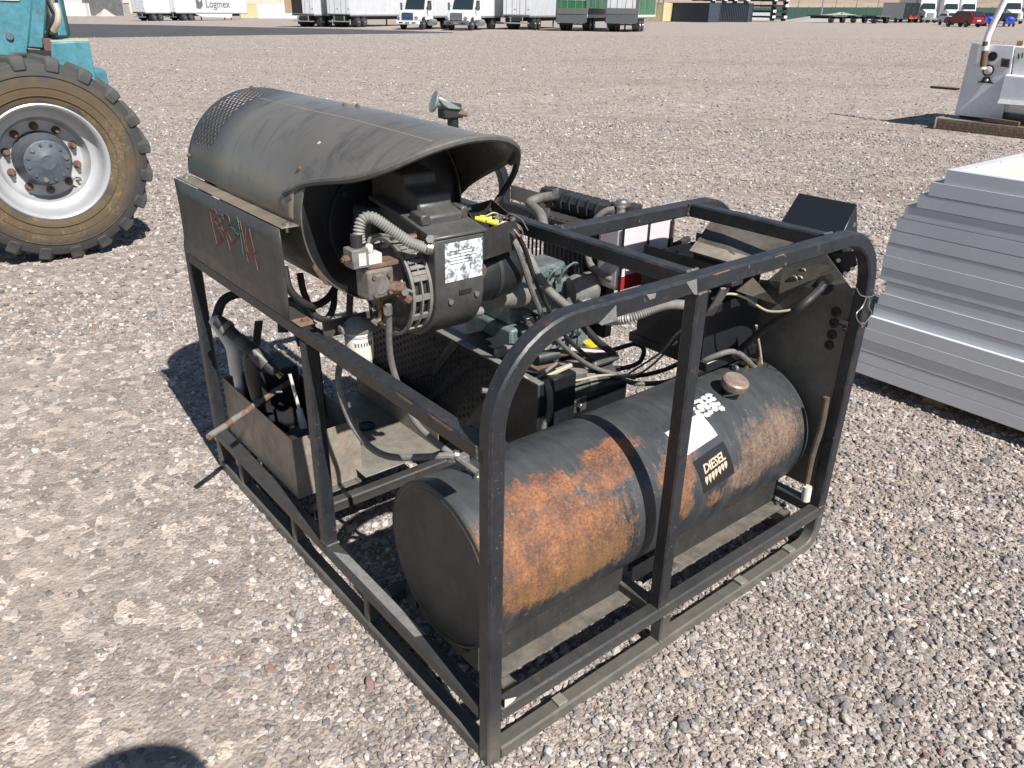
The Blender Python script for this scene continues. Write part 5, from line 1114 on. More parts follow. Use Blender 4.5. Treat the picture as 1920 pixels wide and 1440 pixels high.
MB().tube(smooth_path([(1.241, -0.006, 0.912), (1.259, -0.01, 0.892), (1.288, -0.012, 0.88), (1.329, -0.01, 0.871), (1.363, -0.008, 0.876), (1.369, -0.002, 0.895)], 6), .0016, 6).obj('hook_wire', M_zinc, clip)
MB().tube(smooth_path([(1.309, -0.009, 0.877), (1.328, -0.008, 0.861), (1.331, -0.008, 0.84), (1.357, -0.008, 0.814), (1.331, -0.01, 0.796), (1.31, -0.01, 0.792)], 6), .0016, 6).obj('spring_wire', M_zinc, clip)
MB().tube(smooth_path([(1.306, -0.009, 0.876), (1.293, -0.008, 0.848), (1.268, -0.008, 0.834), (1.278, -0.01, 0.813), (1.31, -0.01, 0.792)], 6), .0016, 6).obj('spring_wire', M_zinc, clip)
MB().lathe((1.311, -0.008, 0.791), (0, -1, 0), [(0, .003), (0, .008), (.005, .008), (.005, .003)], 14, cap=False).obj('spring_coil', M_rusty, clip)
# crowd of small pipes, brackets and bolts round the engine
_r = random.Random(11)
for k in range(16):
    a = Vector((_r.uniform(.66, 1.02), _r.uniform(.74, .79), _r.uniform(.46, .72))); b2 = a+Vector((_r.uniform(-.15, .15), _r.uniform(-.02, .03), _r.uniform(-.14, .10))); c2 = (a+b2)/2+Vector((_r.uniform(-.05, .05), _r.uniform(-.05, 0), _r.uniform(-.05, .05)))
    ep(MB().tube(smooth_path([a, c2, b2], 6), _r.choice([.004, .005, .007, .009]), 8), 'pipe', _r.choice([M_rubber, M_enginedk, M_greyhose, M_zinc, M_engine]))
for k in range(10):
    a = Vector((_r.uniform(.64, 1.0), _r.uniform(.70, .78), _r.uniform(.62, .76))); s_ = _r.uniform(.012, .032)
    ep(MB().box(a, a+Vector((s_*_r.uniform(.8, 2), s_, s_*_r.uniform(.5, 1.6)))), 'bracket', _r.choice([M_black, M_enginedk, M_castgrey, M_engine]), bevel=.003)
for k in range(5):
    a = Vector((_r.uniform(.62, .95), _r.uniform(.56, .70), _r.uniform(.60, .63))); pt(MB().tube(smooth_path([a, a+Vector((_r.uniform(-.06, .08), _r.uniform(-.04, .06), .015)), a+Vector((_r.uniform(-.1, .15), _r.uniform(-.05, .1), -.01))], 6), _r.choice([.003, .005, .0065]), 7), 'wire', _r.choice([M_rubber, M_greyhose, M_whitewire]))
hose([(0.8, 0.66, 0.785), (0.818, 0.62, 0.724), (0.885, 0.6, 0.644), (0.985, 0.62, 0.56), (.93, .66, .50)], .012, M_rubber)
hose([(1.013, 0.8, 0.866), (0.982, 0.74, 0.833), (1.043, 0.7, 0.787), (1.125, 0.68, 0.768)], .011, M_greyhose)

# ------------------------------------------------------------------ stack of aluminium-framed panels on the right
STG = [(.075, .585), (.313, .575), (.42, .560), (.483, .553), (.52, .581), (.70, .578), (.726, .578), (.75, .560), (.805, .541), (.84, .491), (.865, .493), (.885, .455), (.92, .46), (.935, .42), (.96, .418), (.98, .412)]
def stag(z):
    y = STG[0][1]
    for a, b_ in STG:
        if z >= a-.004: y = b_
    return y
NP = 17; z = .072; thick = [.056]*NP; gap = .0012; tot = (1.022-.072)
ordn = ['lowest', 'second from the bottom', 'third from the bottom', 'fourth from the bottom', 'fifth from the bottom', 'sixth from the bottom', 'seventh from the bottom', 'eighth from the bottom', 'ninth from the bottom', 'eighth from the top', 'seventh from the top', 'sixth from the top', 'fifth from the top', 'fourth from the top', 'third from the top', 'second from the top', 'topmost']
def shear(p, d):    # the stack leans back slightly towards +x with height
    return p
for k in range(NP):
    t = tot/NP; x0 = 2.632+(-.028 if z < .30 else 0)+float(RNG.normal(0, .0015))+(.003 if k % 3 == 1 else 0); y1 = stag(z+.02)+float(RNG.normal(0, .0015)); y0 = -1.95+float(RNG.normal(0, .03)); x1 = x0+1.22
    lab = ('cream-topped aluminium framed panel, ' if k == NP-1 else 'aluminium framed panel, ')+ordn[k]+' of the stack right of the black skid'
    p = thing('framed_panel', lab, 'panel', ((x0+x1)/2, (y0+y1)/2, z), group='aluminium framed panels in the stack')
    z0, z1 = z+gap/2, z+t-gap/2; fw = .045
    for lo, hi in (((x0, y0, z0), (x0+fw, y1, z1)), ((x1-fw, y0, z0), (x1, y1, z1)), ((x0+fw, y1-fw, z0), (x1-fw, y1, z1)), ((x0+fw, y0, z0), (x1-fw, y0+fw, z1))):
        MB().box(lo, hi).obj('frame_rail', M_alu, p, bevel=.0016)
    pass
    MB().box((x0+fw, y0+fw, z0+.006), (x1-fw, y1-fw, z1-.016 if k == NP-1 else z1-.012)).obj('board', M_board, p)
    if k == NP-1:
        MB().box((x0+fw, y0+fw, z1-.016), (x0+fw+.012, y1-fw, z1-.002)).obj('inner_lip', M_alu, p, bevel=.001); MB().box((x0+fw+.012, y1-fw-.012, z1-.016), (x1-fw, y1-fw, z1-.002)).obj('inner_lip', M_alu, p, bevel=.001)
        for i in range(4): MB().cyl((x0+.16+i*.24, y1-fw-.004, z1-.002), (x0+.16+i*.24, y1-fw-.004, z1+.001), .006, 8).obj('rivet', M_stick, p)
    z += t
for y in (.25, -.75, -1.7):
    o = MB().box((2.70, y-.045, .0), (3.80, y+.045, .072)).obj('timber_bearer', M_wood, None, origin=(3.2, y, 0)); tag(o, {.25: 'timber bearer under the far left end of the panel stack', -.75: 'timber bearer under the middle of the panel stack', -1.7: 'timber bearer under the near end of the panel stack'}[y], 'timber', 'bearers under the panel stack')

# ------------------------------------------------------------------ teal rough-terrain vehicle at the left edge
WC = Vector((.183, 5.0, .640))
TH = thing('telehandler', 'teal rough-terrain loader with muddy lugged tyre and silver rim', 'telehandler', (.183, 5.0, 0))
def wheel(c, front=-1):
    """front = -1: rim dish faces -y"""
    s = front; y = c.y
    prof = [(-.155, .345), (-.165, .36), (-.172, .40), (-.178, .47), (-.172, .54), (-.15, .588), (-.12, .603), (0, .610), (.12, .603), (.15, .588), (.172, .54), (.178, .47), (.165, .36), (.155, .345)]
    t = MB().lathe(c, (0, 1, 0), prof, 96, cap=False).obj('tyre', M_tyre, TH, origin=c); t.location = c-Vector((.183, 5.0, 0)); t['o0'] = list(c)
    for side in (-1, 1):
        for k in range(20):
            a = 2*math.pi*(k+(.5 if side > 0 else 0))/20+.06
            def q(yy, r, aa): return Vector((c.x+r*math.cos(aa), c.y+yy, c.z+r*math.sin(aa)))
            d = .10*side*1.0
            lug = []
            P0 = [(side*.178, .545, a-.065), (side*.178, .545, a+.085), (side*-.015, .600, a+.16+.05), (side*-.015, .600, a+.16-.04)]
            P1 = [(side*.150, .636, a-.055), (side*.150, .636, a+.065), (side*-.010, .642, a+.16+.035), (side*-.010, .642, a+.16-.025)]
            lug = MB().hexa([q(*v) for v in P0]+[q(*v) for v in P1]); lug.obj('tread_lug', M_tyre, t, bevel=.014, seg=2)
    for rr2, w2 in ((.405, .004), (.455, .003), (.522, .004)): MB().tube([(c.x+rr2*math.cos(q), c.y+s*(.1755+.0035*math.sin((rr2-.36)*16)), c.z+rr2*math.sin(q)) for q in np.linspace(0, 2*math.pi, 90, endpoint=False)], w2, 6, closed=True).obj('sidewall_rib', M_tyre, t)
    r = MB().lathe(c, (0, s, 0), [(.150, .356), (.168, .360), (.172, .352), (.160, .336), (.120, .325), (.085, .322), (.06, .300), (.045, .27), (.02, .262), (-.02, .258), (-.04, .24), (-.045, .19), (-.045, .05)], 72, cap=False).obj('rim', M_rim, TH)
    MB().lathe(c, (0, s, 0), [(-.044, .175), (-.02, .172), (.03, .150), (.10, .132), (.118, .135), (.130, .135), (.134, .125), (.138, .05), (.142, .045), (.142, .002)], 40, cap=False).obj('hub', M_hub, TH)
    for k in range(12):
        a = 2*math.pi*k/12+.2; b = Vector((c.x+.112*math.cos(a), c.y+s*.132, c.z+.112*math.sin(a))); MB().cyl(b, b+Vector((0, s*.012, 0)), .010 if k % 4 else .016, 6 if k % 4 else 12).obj('cover_bolt', M_hub if k % 4 else M_zinc, TH)
    for k in range(10):
        a = 2*math.pi*k/10+.35; b = Vector((c.x+.205*math.cos(a), c.y+s*-.046, c.z+.205*math.sin(a)))
        MB().cyl(b, b+Vector((0, s*.012, 0)), .026, 16).cyl(b+Vector((0, s*.012, 0)), b+Vector((0, s*.040, 0)), .019, 6).cyl(b+Vector((0, s*.04, 0)), b+Vector((0, s*.062, 0)), .012, 8).obj('wheel_nut', M_rusty, TH)
    b = Vector((c.x+.235*math.cos(-.75), c.y+s*-.02, c.z+.235*math.sin(-.75)))
    MB().lathe(b, (0, s, 0), [(0, .01), (0, .034), (.012, .036), (.012, .028)], 20, cap=False).obj('valve_ring', M_rim, TH); MB().cyl(b, b+Vector((.01, s*.05, .01)), .007, 8).obj('valve_stem', M_rusty, TH)
wheel(WC); 
MB().cyl((.183, 5.05, .64), (.183, 6.9, .64), .10, 16).obj('axle', M_darkgear, TH)
MB().lathe((.183, 6.8, .64), (0, 1, 0), [(-.17, .33), (-.17, .5), (-.15, .62), (.15, .62), (.17, .5), (.17, .33)], 40).obj('tyre', M_tyre, TH, )
for cx in (-2.9,):
    MB().lathe((cx, 5.0, .64), (0, 1, 0), [(-.17, .33), (-.178, .47), (-.15, .60), (.15, .60), (.178, .47), (.17, .33)], 48).obj('tyre', M_tyre, TH); MB().lathe((cx, 5.0, .64), (0, -1, 0), [(.165, .36), (.12, .325), (.02, .262), (-.04, .05)], 40, cap=False).obj('rim', M_rim, TH); MB().lathe((cx, 6.8, .64), (0, 1, 0), [(-.17, .33), (-.178, .47), (-.15, .60), (.15, .60), (.178, .47), (.17, .33)], 40).obj('tyre', M_tyre, TH)
MB().box((-3.6, 5.35, .55), (.75, 6.45, 1.15)).obj('chassis', M_teal, TH, bevel=.02)
MB().slab([(-0.403, 5.25, 1.935), (0.474, 5.25, 1.992), (0.384, 5.25, 1.575), (0.264, 5.25, 1.251), (-0.584, 5.25, 1.266)], .04).obj('body_panel', M_teal, TH, bevel=.004)
MB().hexa([(0.263, 5.18, 1.298), (0.36, 5.18, 1.287), (0.437, 5.6, 1.268), (0.333, 5.6, 1.279), (0.478, 5.18, 1.989), (0.556, 5.18, 1.994), (0.646, 5.6, 2.023), (0.563, 5.6, 2.017)]).obj('corner_post', M_teal, TH, bevel=.012)
MB().slab([(0.185, 5.222, 1.577), (0.295, 5.222, 1.585), (0.288, 5.222, 1.568), (0.184, 5.222, 1.569)], .004).obj('sticker', M_stick, TH)
MB().cyl((0.191, 5.23, 1.365), (0.188, 5.215, 1.366), .022, 18).obj('plug', M_hub, TH)
MB().box(Vector((-0.266, 5.3, 1.388))+Vector((0, 0, -.05)), Vector((0.564, 6.6, 2.598))).obj('cab_body', M_teal, TH, bevel=.03)
MB().hexa([(0.328, 4.98, 1.119), (0.588, 4.98, 1.104), (0.706, 5.5, 1.062), (0.424, 5.5, 1.079), (0.369, 4.98, 1.339), (0.587, 4.98, 1.343), (0.705, 5.5, 1.323), (0.468, 5.5, 1.318)]).obj('fender_box', M_teal, TH, bevel=.008, seg=2)
M_ytop = weathered('worn_yellow_edge', (.35, .42, .36), (.50, .46, .22), 30, .6, 0, .3, rust=.3, bump=.3)
MB().slab([(0.37, 4.985, 1.342), (0.589, 4.985, 1.346), (0.631, 5.2, 1.351), (0.414, 5.2, 1.346)], .004).obj('worn_top_edge', M_ytop, TH)
MB().slab([(0.248, 5.1, 1.295), (0.381, 5.1, 1.284), (0.371, 5.1, 1.237), (0.248, 5.1, 1.271)], .05).obj('bracket', M_darkgear, TH)
MB().box(Vector((0.368, 5.15, 1.336))+Vector((-.01, 0, -.08)), Vector((0.442, 5.3, 1.355))+Vector((.01, 0, .0))).obj('rusty_bracket', M_rusty, TH)
for k, (u0, u1, u2, m_) in enumerate(((92, 104, 90, M_rubber), (96, 110, 88, M_greyhose), (89, 98, 94, M_rubber), (100, 106, 97, M_whitewire))):
    a = {0: [(0.488, 5.15, 1.757), (0.441, 5.12, 1.591), (0.447, 5.08, 1.501), (0.414, 5.1, 1.424), (0.394, 5.2, 1.352)],
         1: [(0.5, 5.15, 1.757), (0.449, 5.1, 1.576), (0.453, 5.05, 1.486), (0.422, 5.1, 1.405), (0.393, 5.2, 1.378)],
         2: [(0.48, 5.2, 1.758), (0.434, 5.15, 1.546), (0.427, 5.12, 1.47), (0.404, 5.15, 1.392), (0.388, 5.2, 1.327)],
         3: [(0.457, 5.06, 1.553), (0.457, 5.04, 1.502), (0.443, 5.04, 1.45), (0.417, 5.08, 1.4)]}[k]
    MB().tube(smooth_path(a, 6), .016 if k < 3 else .019, 9).obj('hydraulic_hose', m_, TH)

# ------------------------------------------------------------------ scuffed white generator unit on the right
LT = thing('white_generator_unit', 'scuffed white steel generator trailer body with bent pipe arm and diamond plate step', 'generator', (12.6, 4.073, 0.001))
def lp(mb, name, m, **k): return mb.obj(name, m, LT, **k)
XF = 12.54
lp(MB().slab([(12.54, 4.576, 0.223), (12.54, 4.577, 1.232), (12.54, 3.985, 1.22), (12.54, 3.914, 0.586), (12.54, 3.895, 0.216)], .03), 'front_panel', M_lt, bevel=.004)
lp(MB().slab([(12.545, 3.836, 0.371), (12.545, 3.976, 1.207), (12.545, 3.057, 1.179), (12.545, 2.892, 0.392)], .03), 'side_door', M_ltbright, bevel=.004)
p0 = Vector((12.54, 4.582, 1.225)); 
lp(MB().box((12.56, 2.3, .32), (14.3, 4.58, 1.18)), 'body', M_lt, bevel=.02)
lp(MB().slab([(12.4, 3.948, 0.457), (12.4, 3.958, 0.82), (12.4, 2.902, 0.804), (12.4, 2.801, 0.458)], .02).slab([(12.4, 3.958, 0.82), (12.4, 2.902, 0.804), (12.54, 2.955, 0.835), (12.54, 3.988, 0.835)], .02), 'tool_tray', M_lt, bevel=.004)
lp(MB().slab([(12.37, 3.942, 0.452), (12.37, 2.793, 0.461), (12.38, 2.807, 0.5), (12.38, 3.95, 0.495)], .03), 'tray_lip', M_ltbright)
lp(MB().box((12.30, 2.2, .155), (14.4, 4.72, .175)), 'deck', M_bin, bevel=.003)
dk = MB(); 
for i in range(58):
    for j in range(3):
        y = 4.70-i*.042+(.02 if j % 2 else 0); zz = .045+j*.045; dk.box((12.292, y-.014, zz-.004), (12.299, y+.014, zz+.004), rot=Matrix.Rotation(.7 if (i+j) % 2 else -.7, 3, 'X'))
lp(MB().box((12.30, 2.2, .02), (12.33, 4.71, .155)), 'step_edge', M_deck, bevel=.003); lp(dk, 'tread_pattern', M_deck).__setitem__('kind', 'stuff')
lp(MB().box((12.25, 4.71, .03), (12.55, 4.73, .19)), 'step_end', M_plate, bevel=.003)
lp(MB().sq([(12.36, 4.066, 0.232), (12.36, 3.577, 0.21)], .07, .05, .004), 'channel', M_rusty)
lp(MB().tube(arc_path([(12.47, 4.314, 0.89), (12.47, 4.364, 1.334), (12.47, 4.238, 1.862), (12.47, 4.001, 2.774)], .10, 6), .045, 12), 'pipe_arm', M_ltbright)
lp(MB().tube([(12.468, 4.315, 0.926), (12.468, 4.342, 1.142)], .0462, 12).tube([(12.468, 4.352, 1.206), (12.468, 4.359, 1.263)], .0465, 12), 'rust_band', M_rusty)
for (c, r, m_, n_) in (((12.518, 4.239, 1.067), .065, M_black, 'round_port'), ((12.518, 4.248, 0.878), .078, M_rubber, 'lamp_bezel')):
    lp(MB().lathe(c, (-1, 0, 0), [(0, r), (.012, r), (.012, r*.85), (.003, r*.8), (.003, .002)], 28, cap=False), n_, m_)
lp(MB().lathe((12.515, 4.247, 0.878), (-1, 0, 0), [(0, .06), (.015, .055), (.022, .03), (.024, .002)], 24, cap=False), 'lamp_lens', M_filter)
lp(MB().slab([(12.52, 4.111, 1.052), (12.52, 3.993, 1.044), (12.52, 3.977, 0.93), (12.52, 4.095, 0.938)], .01), 'socket_plate', M_rusty); lp(MB().slab([(12.513, 4.079, 1.025), (12.513, 4.006, 1.022), (12.513, 4.001, 0.95), (12.513, 4.077, 0.961)], .006), 'socket', M_black)
lp(MB().slab([(12.5, 4.299, 0.728), (12.48, 4.347, 0.71), (12.48, 4.105, 0.706), (12.5, 4.155, 0.723), (12.51, 4.198, 0.786), (12.51, 4.281, 0.788)], .02), 'lamp_guard', M_black); lp(MB().blob((12.49, 4.223, 0.741), .028, 10, 7), 'small_lamp', M_zinc)
for v_ in (0, 1): lp(MB().slab([(12.525, 3.911, 1.125), (12.525, 3.897, 1.126), (12.525, 3.885, 1.056), (12.525, 3.899, 1.055)] if v_ == 0 else [(12.525, 3.864, 1.135), (12.525, 3.85, 1.135), (12.525, 3.838, 1.066), (12.525, 3.852, 1.065)], .006), 'louvre', M_black)
lp(MB().box(Vector((12.6, 3.993, 1.219)), Vector((12.6, 3.993, 1.219))+Vector((.05, -.08, .07))), 'wood_block', M_wood)
lp(MB().box((12.4, 4.58, .58), (12.5, 4.98, .61)), 'drawbar', M_blackdust); 
for x, y in ((12.9, 2.9), (14.0, 2.9)): lp(MB().lathe((x, 4.5, .18), (0, 1, 0), [(-.08, .06), (-.08, .17), (.08, .17), (.08, .06)], 20), 'wheel', M_rubber)

# ------------------------------------------------------------------ the photographer (outside the frame, the shadow of the hat falls into it)
def person():
    f = Vector((.636, .772, 0)); r = Vector((.772, -.636, 0)); up = Vector((0, 0, 1))
    base = Vector((-.82, -1.19, 0))-f*.02
    root = thing('person', 'person in a wide-brimmed hat holding up a phone, casting the shadow at lower left', 'person', tuple(base))
    J = {}; E_ = []; R_ = {}
    def j(n, a, b_, c, rr, par=None): c = c*.93 if n[:2] not in ('wr', 'pa') else c; J[n] = base+r*a+f*b_+up*c; R_[n] = rr; (E_.append((par, n)) if par else None)
    j('pel', 0, 0, .98, .14); j('belly', 0, .01, 1.15, .125, 'pel'); j('chest', 0, .0, 1.33, .135, 'belly'); j('neck0', 0, 0, 1.48, .065, 'chest'); j('neck', 0, .01, 1.55, .052, 'neck0'); j('head', 0, .03, 1.64, .078, 'neck'); j('crown', 0, .02, 1.74, .07, 'head')
    for s_, t in ((-1, 'l'), (1, 'r')):
        j('sh'+t, s_*.17, 0, 1.43, .062, 'chest'); j('el'+t, s_*.26, .10, 1.22, .045, 'sh'+t); j('wr'+t, s_*.095, .12, 1.47, .030, 'el'+t); j('pa'+t, s_*.085, .135, 1.53, .032, 'wr'+t)
        j('hip'+t, s_*.10, 0, .90, .095, 'pel'); j('kn'+t, s_*.12, .03, .50, .062, 'hip'+t); j('an'+t, s_*.13, 0, .09, .045, 'kn'+t); j('toe'+t, s_*.15, .16, .04, .036, 'an'+t)
    names = list(J); me = bpy.data.meshes.new('body'); me.from_pydata([tuple(J[n]-base) for n in names], [(names.index(a), names.index(b_)) for a, b_ in E_], [])
    ob = bpy.data.objects.new('body', me); COL.objects.link(ob); ob.parent = root
    md = ob.modifiers.new('skin', 'SKIN'); md.use_smooth_shade = True
    for i, n in enumerate(names): me.skin_vertices[0].data[i].radius = (R_[n], R_[n]*(.72 if n in ('pel', 'belly', 'chest') else 1)); me.skin_vertices[0].data[i].use_root = (n == 'pel')
    ob.modifiers.new('sub', 'SUBSURF').levels = 1; ob.modifiers['sub'].render_levels = 1
    b = NB('clothes_and_skin'); z_ = b.sep(b.tc())[2]; b.fin(b.ramp(z_, [(0, (.03, .03, .03)), (.10, (.05, .07, .12)), (.98, (.12, .14, .16)), (1, (.12, .14, .16))], 'CONSTANT'), .8); me.materials.append(b.m)
    M_skin = plain('skin', (.45, .28, .2), .55); M_hat = weathered('straw_hat', (.35, .28, .18), (.45, .37, .25), 20, .8, 0, 0)
    hc = base+up*1.615+f*.02; o0 = dict(origin=base)
    MB().lathe(hc, (0, 0, 1), [(.0, .11), (-.008, .16), (-.004, .185), (.0, .186), (.006, .16), (.012, .10), (.05, .095), (.088, .08), (.098, .05), (.10, .002)], 32, cap=False).obj('hat', M_hat, root)
    fc_ = base+up*1.52+f*.06
    MB().blob(fc_-f*.03, .075, 14, 10, (1, 1, 1.25)).obj('face', M_skin, root); MB().blob(fc_+f*.045, .014, 8, 6, (1, 1, 1.5)).obj('nose', M_skin, root)
    for s_ in (-1, 1):
        MB().blob(fc_+r*.03*s_+f*.035+up*.02, .011, 8, 6).obj('eye', M_rubber, root); MB().blob(fc_+r*.078*s_-f*.06, .022, 8, 6, (.6, 1, 1.4)).obj('ear', M_skin, root)
        pal = J['par' if s_ > 0 else 'pal']
        for k in range(4):
            q0 = pal+up*(.0+.018*k)+f*.015; MB().tube(smooth_path([q0-f*.0, q0+f*.030+r*.005*s_, q0+f*.040-r*.02*s_, q0+f*.030-r*.040*s_], 3), .0085, 7, rad_list=None).obj('finger', M_skin, root)
        MB().tube(smooth_path([pal, pal+up*.03-r*.02*s_, pal+up*.045-r*.045*s_+f*.005], 3), .010, 7).obj('thumb', M_skin, root)
        MB().blob(pal+up*.03, .036, 10, 8, (.7, .8, 1.2)).obj('palm', M_skin, root)
    ph_ = thing('phone', 'thin black phone held up in both hands by the photographer', 'phone', tuple(base+f*.19+up*1.54))
    c = base+f*.190+up*1.565-r*.05
    MB().hexa([c+r*a+f*b_+up*d for a, b_, d in ((-.075, -.004, -.037), (.075, -.004, -.037), (.075, .004, -.037), (-.075, .004, -.037), (-.075, -.004, .037), (.075, -.004, .037), (.075, .004, .037), (-.075, .004, .037))]).obj('phone_body', M_rubber, ph_, bevel=.003)
person()

# ------------------------------------------------------------------ parked trucks, trailers and containers far across the yard
M_green = plain('trailer_green', (.022, .15, .06), .4); M_greyst = plain('trailer_grey_stripe', (.12, .125, .12), .5)
M_blue = plain('blue_cover', (.03, .07, .45), .5); M_red = plain('car_red', (.20, .012, .016), .25); M_silver = plain('silver_trim', (.4, .41, .42), .35, .6)
M_bgrille = plain('grille_blue_chrome', (.10, .18, .36), .3, .4); M_gtrim = plain('bumper_grey', (.10, .105, .11), .5)
M_navy = weathered('container_navy', (.022, .035, .05), (.03, .045, .062), .8, .5, 0, .15); M_yel = weathered('container_cream', (.50, .42, .23), (.58, .49, .29), .8, .55, 0, .2); M_mint = plain('container_mint', (.33, .5, .38), .5)
M_cream2 = weathered('stucco_cream', (.50, .45, .36), (.56, .51, .41), .5, .8, 0, .1); M_block = weathered('block_grey', (.22, .22, .21), (.3, .3, .285), .4, .8, 0, .1); M_fence = plain('fence_green', (.03, .085, .06), .7)
M_logo = plain('lettering_grey', (.12, .13, .15), .5); M_flame = None
def U(v): return Vector(v)
def lwheel(parent, c, r=.51, w=.28, hubm=None, side=-1, name='wheel'):
    wv = MB().lathe((c[0], c[1]-w/2, c[2]), (0, 1, 0), [(0, r*.55), (0, r*.93), (.03, r), (w-.03, r), (w, r*.93), (w, r*.55)], 20).obj(name, M_rubber, parent)
    MB().lathe((c[0], c[1]+side*(w/2-.02), c[2]), (0, side, 0), [(0, r*.56), (.03, r*.56), (.01, r*.45), (.01, r*.2), (.06, r*.16), (.06, .002)], 16, cap=False).obj('hub', hubm or M_chrome, wv); return wv
def at(p, rz): return dict(loc=(p[0], p[1], gz(p[0], p[1])), rotz=rz)
def trailer(label, p, rz, length=14.6, body=M_white, doorcol=None, group='semi-trailers parked across the yard', liftgate=False, text=None, open_door=False, side_graphic=None, zf=1.15, zt=4.05, name='semi_trailer'):
    t = thing(name, label, 'trailer', baked=False, group=group, **at(p, rz)); w = 1.28
    MB().box((.05, -w, zf), (length, w, zt)).obj('cargo_body', body, t, bevel=.02)
    MB().box((.0, -w-.01, zf-.12), (length, -w+.05, zf)).obj('bottom_rail', M_silver, t); MB().box((.0, w-.05, zf-.12), (length, w+.01, zf)).obj('bottom_rail', M_silver, t)
    for k in range(int(length/1.2)): MB().box((.6+k*1.2, -w-.012, zf+.1), (.625+k*1.2, -w-.002, zt-.1)).obj('side_post', body, t) if not text else None
    for s_ in (-1, 1):
        if open_door and s_ == 1: continue
        y0, y1 = (0.01, w-.04) if s_ > 0 else (-w+.04, -.01)
        d = MB().box((-.03, y0, zf+.08), (.05, y1, zt-.08)).obj('door', doorcol or body, t, bevel=.008)
        for q in (.3, .75): MB().cyl((-.05, y0+(y1-y0)*q, zf+.1), (-.05, y0+(y1-y0)*q, zt-.1), .018, 6).obj('lock_rod', M_silver, d)
        for zz in (zf+.5, zt-.6): MB().box((-.06, y0+.02, zz), (-.03, y0+.22, zz+.06)).obj('hinge', M_silver, d)
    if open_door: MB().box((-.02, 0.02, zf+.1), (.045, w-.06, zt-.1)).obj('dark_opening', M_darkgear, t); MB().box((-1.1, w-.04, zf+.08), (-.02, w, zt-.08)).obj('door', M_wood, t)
    MB().box((.1, -.5, zf-.45), (length-1, .5, zf-.12)).obj('chassis', M_darkgear, t)
    g = MB().box((-.02, -w+.1, .50), (.06, w-.1, .60)); g.box((-.02, -.6, .6), (.06, -.52, zf-.1)); g.box((-.02, .52, .6), (.06, .6, zf-.1)); g.obj('underride_guard', M_silver if not liftgate else M_darkgear, t)
    if doorcol is M_green: MB().box((-.075, -w+.1, 2.35), (-.062, w-.1, 3.0)).obj('white_band', M_white2, t)
    if liftgate:
        MB().box((-.25, -w+.05, .62), (-.12, w-.05, 1.25)).obj('liftgate', M_gtrim, t, bevel=.01); MB().box((-.16, -w+.02, 1.3), (-.06, w-.02, 1.75)).obj('liftgate_platform', M_greyst, t, bevel=.01)
        for s_ in (-1, 1): MB().box((-.12, s_*w-.06, .7), (.0, s_*w+.06, 3.9)).obj('gate_post', M_gtrim, t)
    for x in (1.6, 2.85):
        for s_ in (-1, 1): lwheel(t, (x, s_*1.0, .5), .5, .55, side=s_)
    for s_ in (-1, 1):
        MB().box((.95, s_*1.0-.28, .25), (.97, s_*1.0+.28, .95)).obj('mud_flap', M_darkgear, t)
        lg = MB().box((length-3.2, s_*.75-.06, .1), (length-3.08, s_*.75+.06, zf-.1)); lg.box((length-3.3, s_*.75-.14, .0), (length-2.98, s_*.75+.14, .1)); lg.obj('landing_leg', M_gtrim, t)
    if text is not None:
        MB().slab([(3.6, -w-.02, zf-.15), (length-3.4, -w-.02, zf-.15), (length-3.6, -w-.02, .45), (5.0, -w-.02, .55)], .03).obj('side_skirt', M_white, t)
        text_part('lettering', text, 1.55, M_logo, frame4((5.9, -w-.012, zf+.75), (1, 0, 0), (0, 0, 1)), t, ext=.004, bold=.018)
        MB().slab([(4.05, -w-.015, zf+.62), (4.75, -w-.015, zf+.5), (5.35, -w-.015, zf+1.0), (5.35, -w-.015, zf+2.0), (4.85, -w-.015, zf+1.45), (4.05, -w-.015, zf+2.25)], .01).obj('logo_shape', M_logo, t)
        MB().slab([(4.15, -w-.022, zf+1.2), (4.6, -w-.022, zf+1.3), (4.6, -w-.022, zf+1.5), (4.15, -w-.022, zf+1.9)], .01).obj('logo_highlight', M_greyst, t)
    if side_graphic:
        MB().box((.3, -w-.008, zf+.02), (length-.2, -w-.002, zt-.3)).obj('green_panel', M_green, t)
        MB().slab([(.3, -w-.014, zf+.02), (length*.8, -w-.014, zf+.02), (length*.5, -w-.014, zf+.5), (.3, -w-.014, zf+.75)], .006).obj('grey_wave', M_greyst, t) if side_graphic == 1 else None
        for k in range(5): MB().slab([(1.0+k*2.6, -w-.02, zt-.3), (3.3+k*2.6, -w-.02, zt-.3), (1.6+k*2.6, -w-.02, zf+.55), (1.3+k*2.6, -w-.02, zf+1.5)], .006).obj('grey_spike', M_greyst, t)
        MB().box((.1, -w-.02, zf-.02), (length, -w-.002, zf+.14)).obj('white_strip', M_white2, t)
    return t
RZ = math.atan2(.53, .85)
trailer('white semi-trailer with closed doors left of the lettered trailer', (36.89, 132.03, -0.98), RZ-.09, group='white semi-trailers')
trailer('long white semi-trailer with grey Logmex lettering on its side', (41.7, 133.21, -0.95), RZ-.15, text='Logmex', group='white semi-trailers')
trailer('white semi-trailer standing with one rear door swung open', (37.24, 78.68, -0.43), RZ, open_door=True, group='white semi-trailers')
trailer('white semi-trailer immediately left of the truck with blue grille', (39.61, 75.72, -0.37), RZ, group='white semi-trailers')
trailer('white semi-trailer between the grey-bumper truck and green trailers', (47.87, 58.37, -0.11), RZ, 12.2, group='white semi-trailers')
trailer('green and grey striped trailer with raised liftgate, left of two', (48.64, 52.09, -0.04), RZ, 13.6, liftgate=True, side_graphic=1, doorcol=M_green, group='green trailers with liftgates')
trailer('green spiked trailer with open dark rear, right of two', (50.25, 47.9, 0.02), RZ, 8.5, liftgate=True, side_graphic=2, doorcol=M_white, open_door=False, group='green trailers with liftgates')
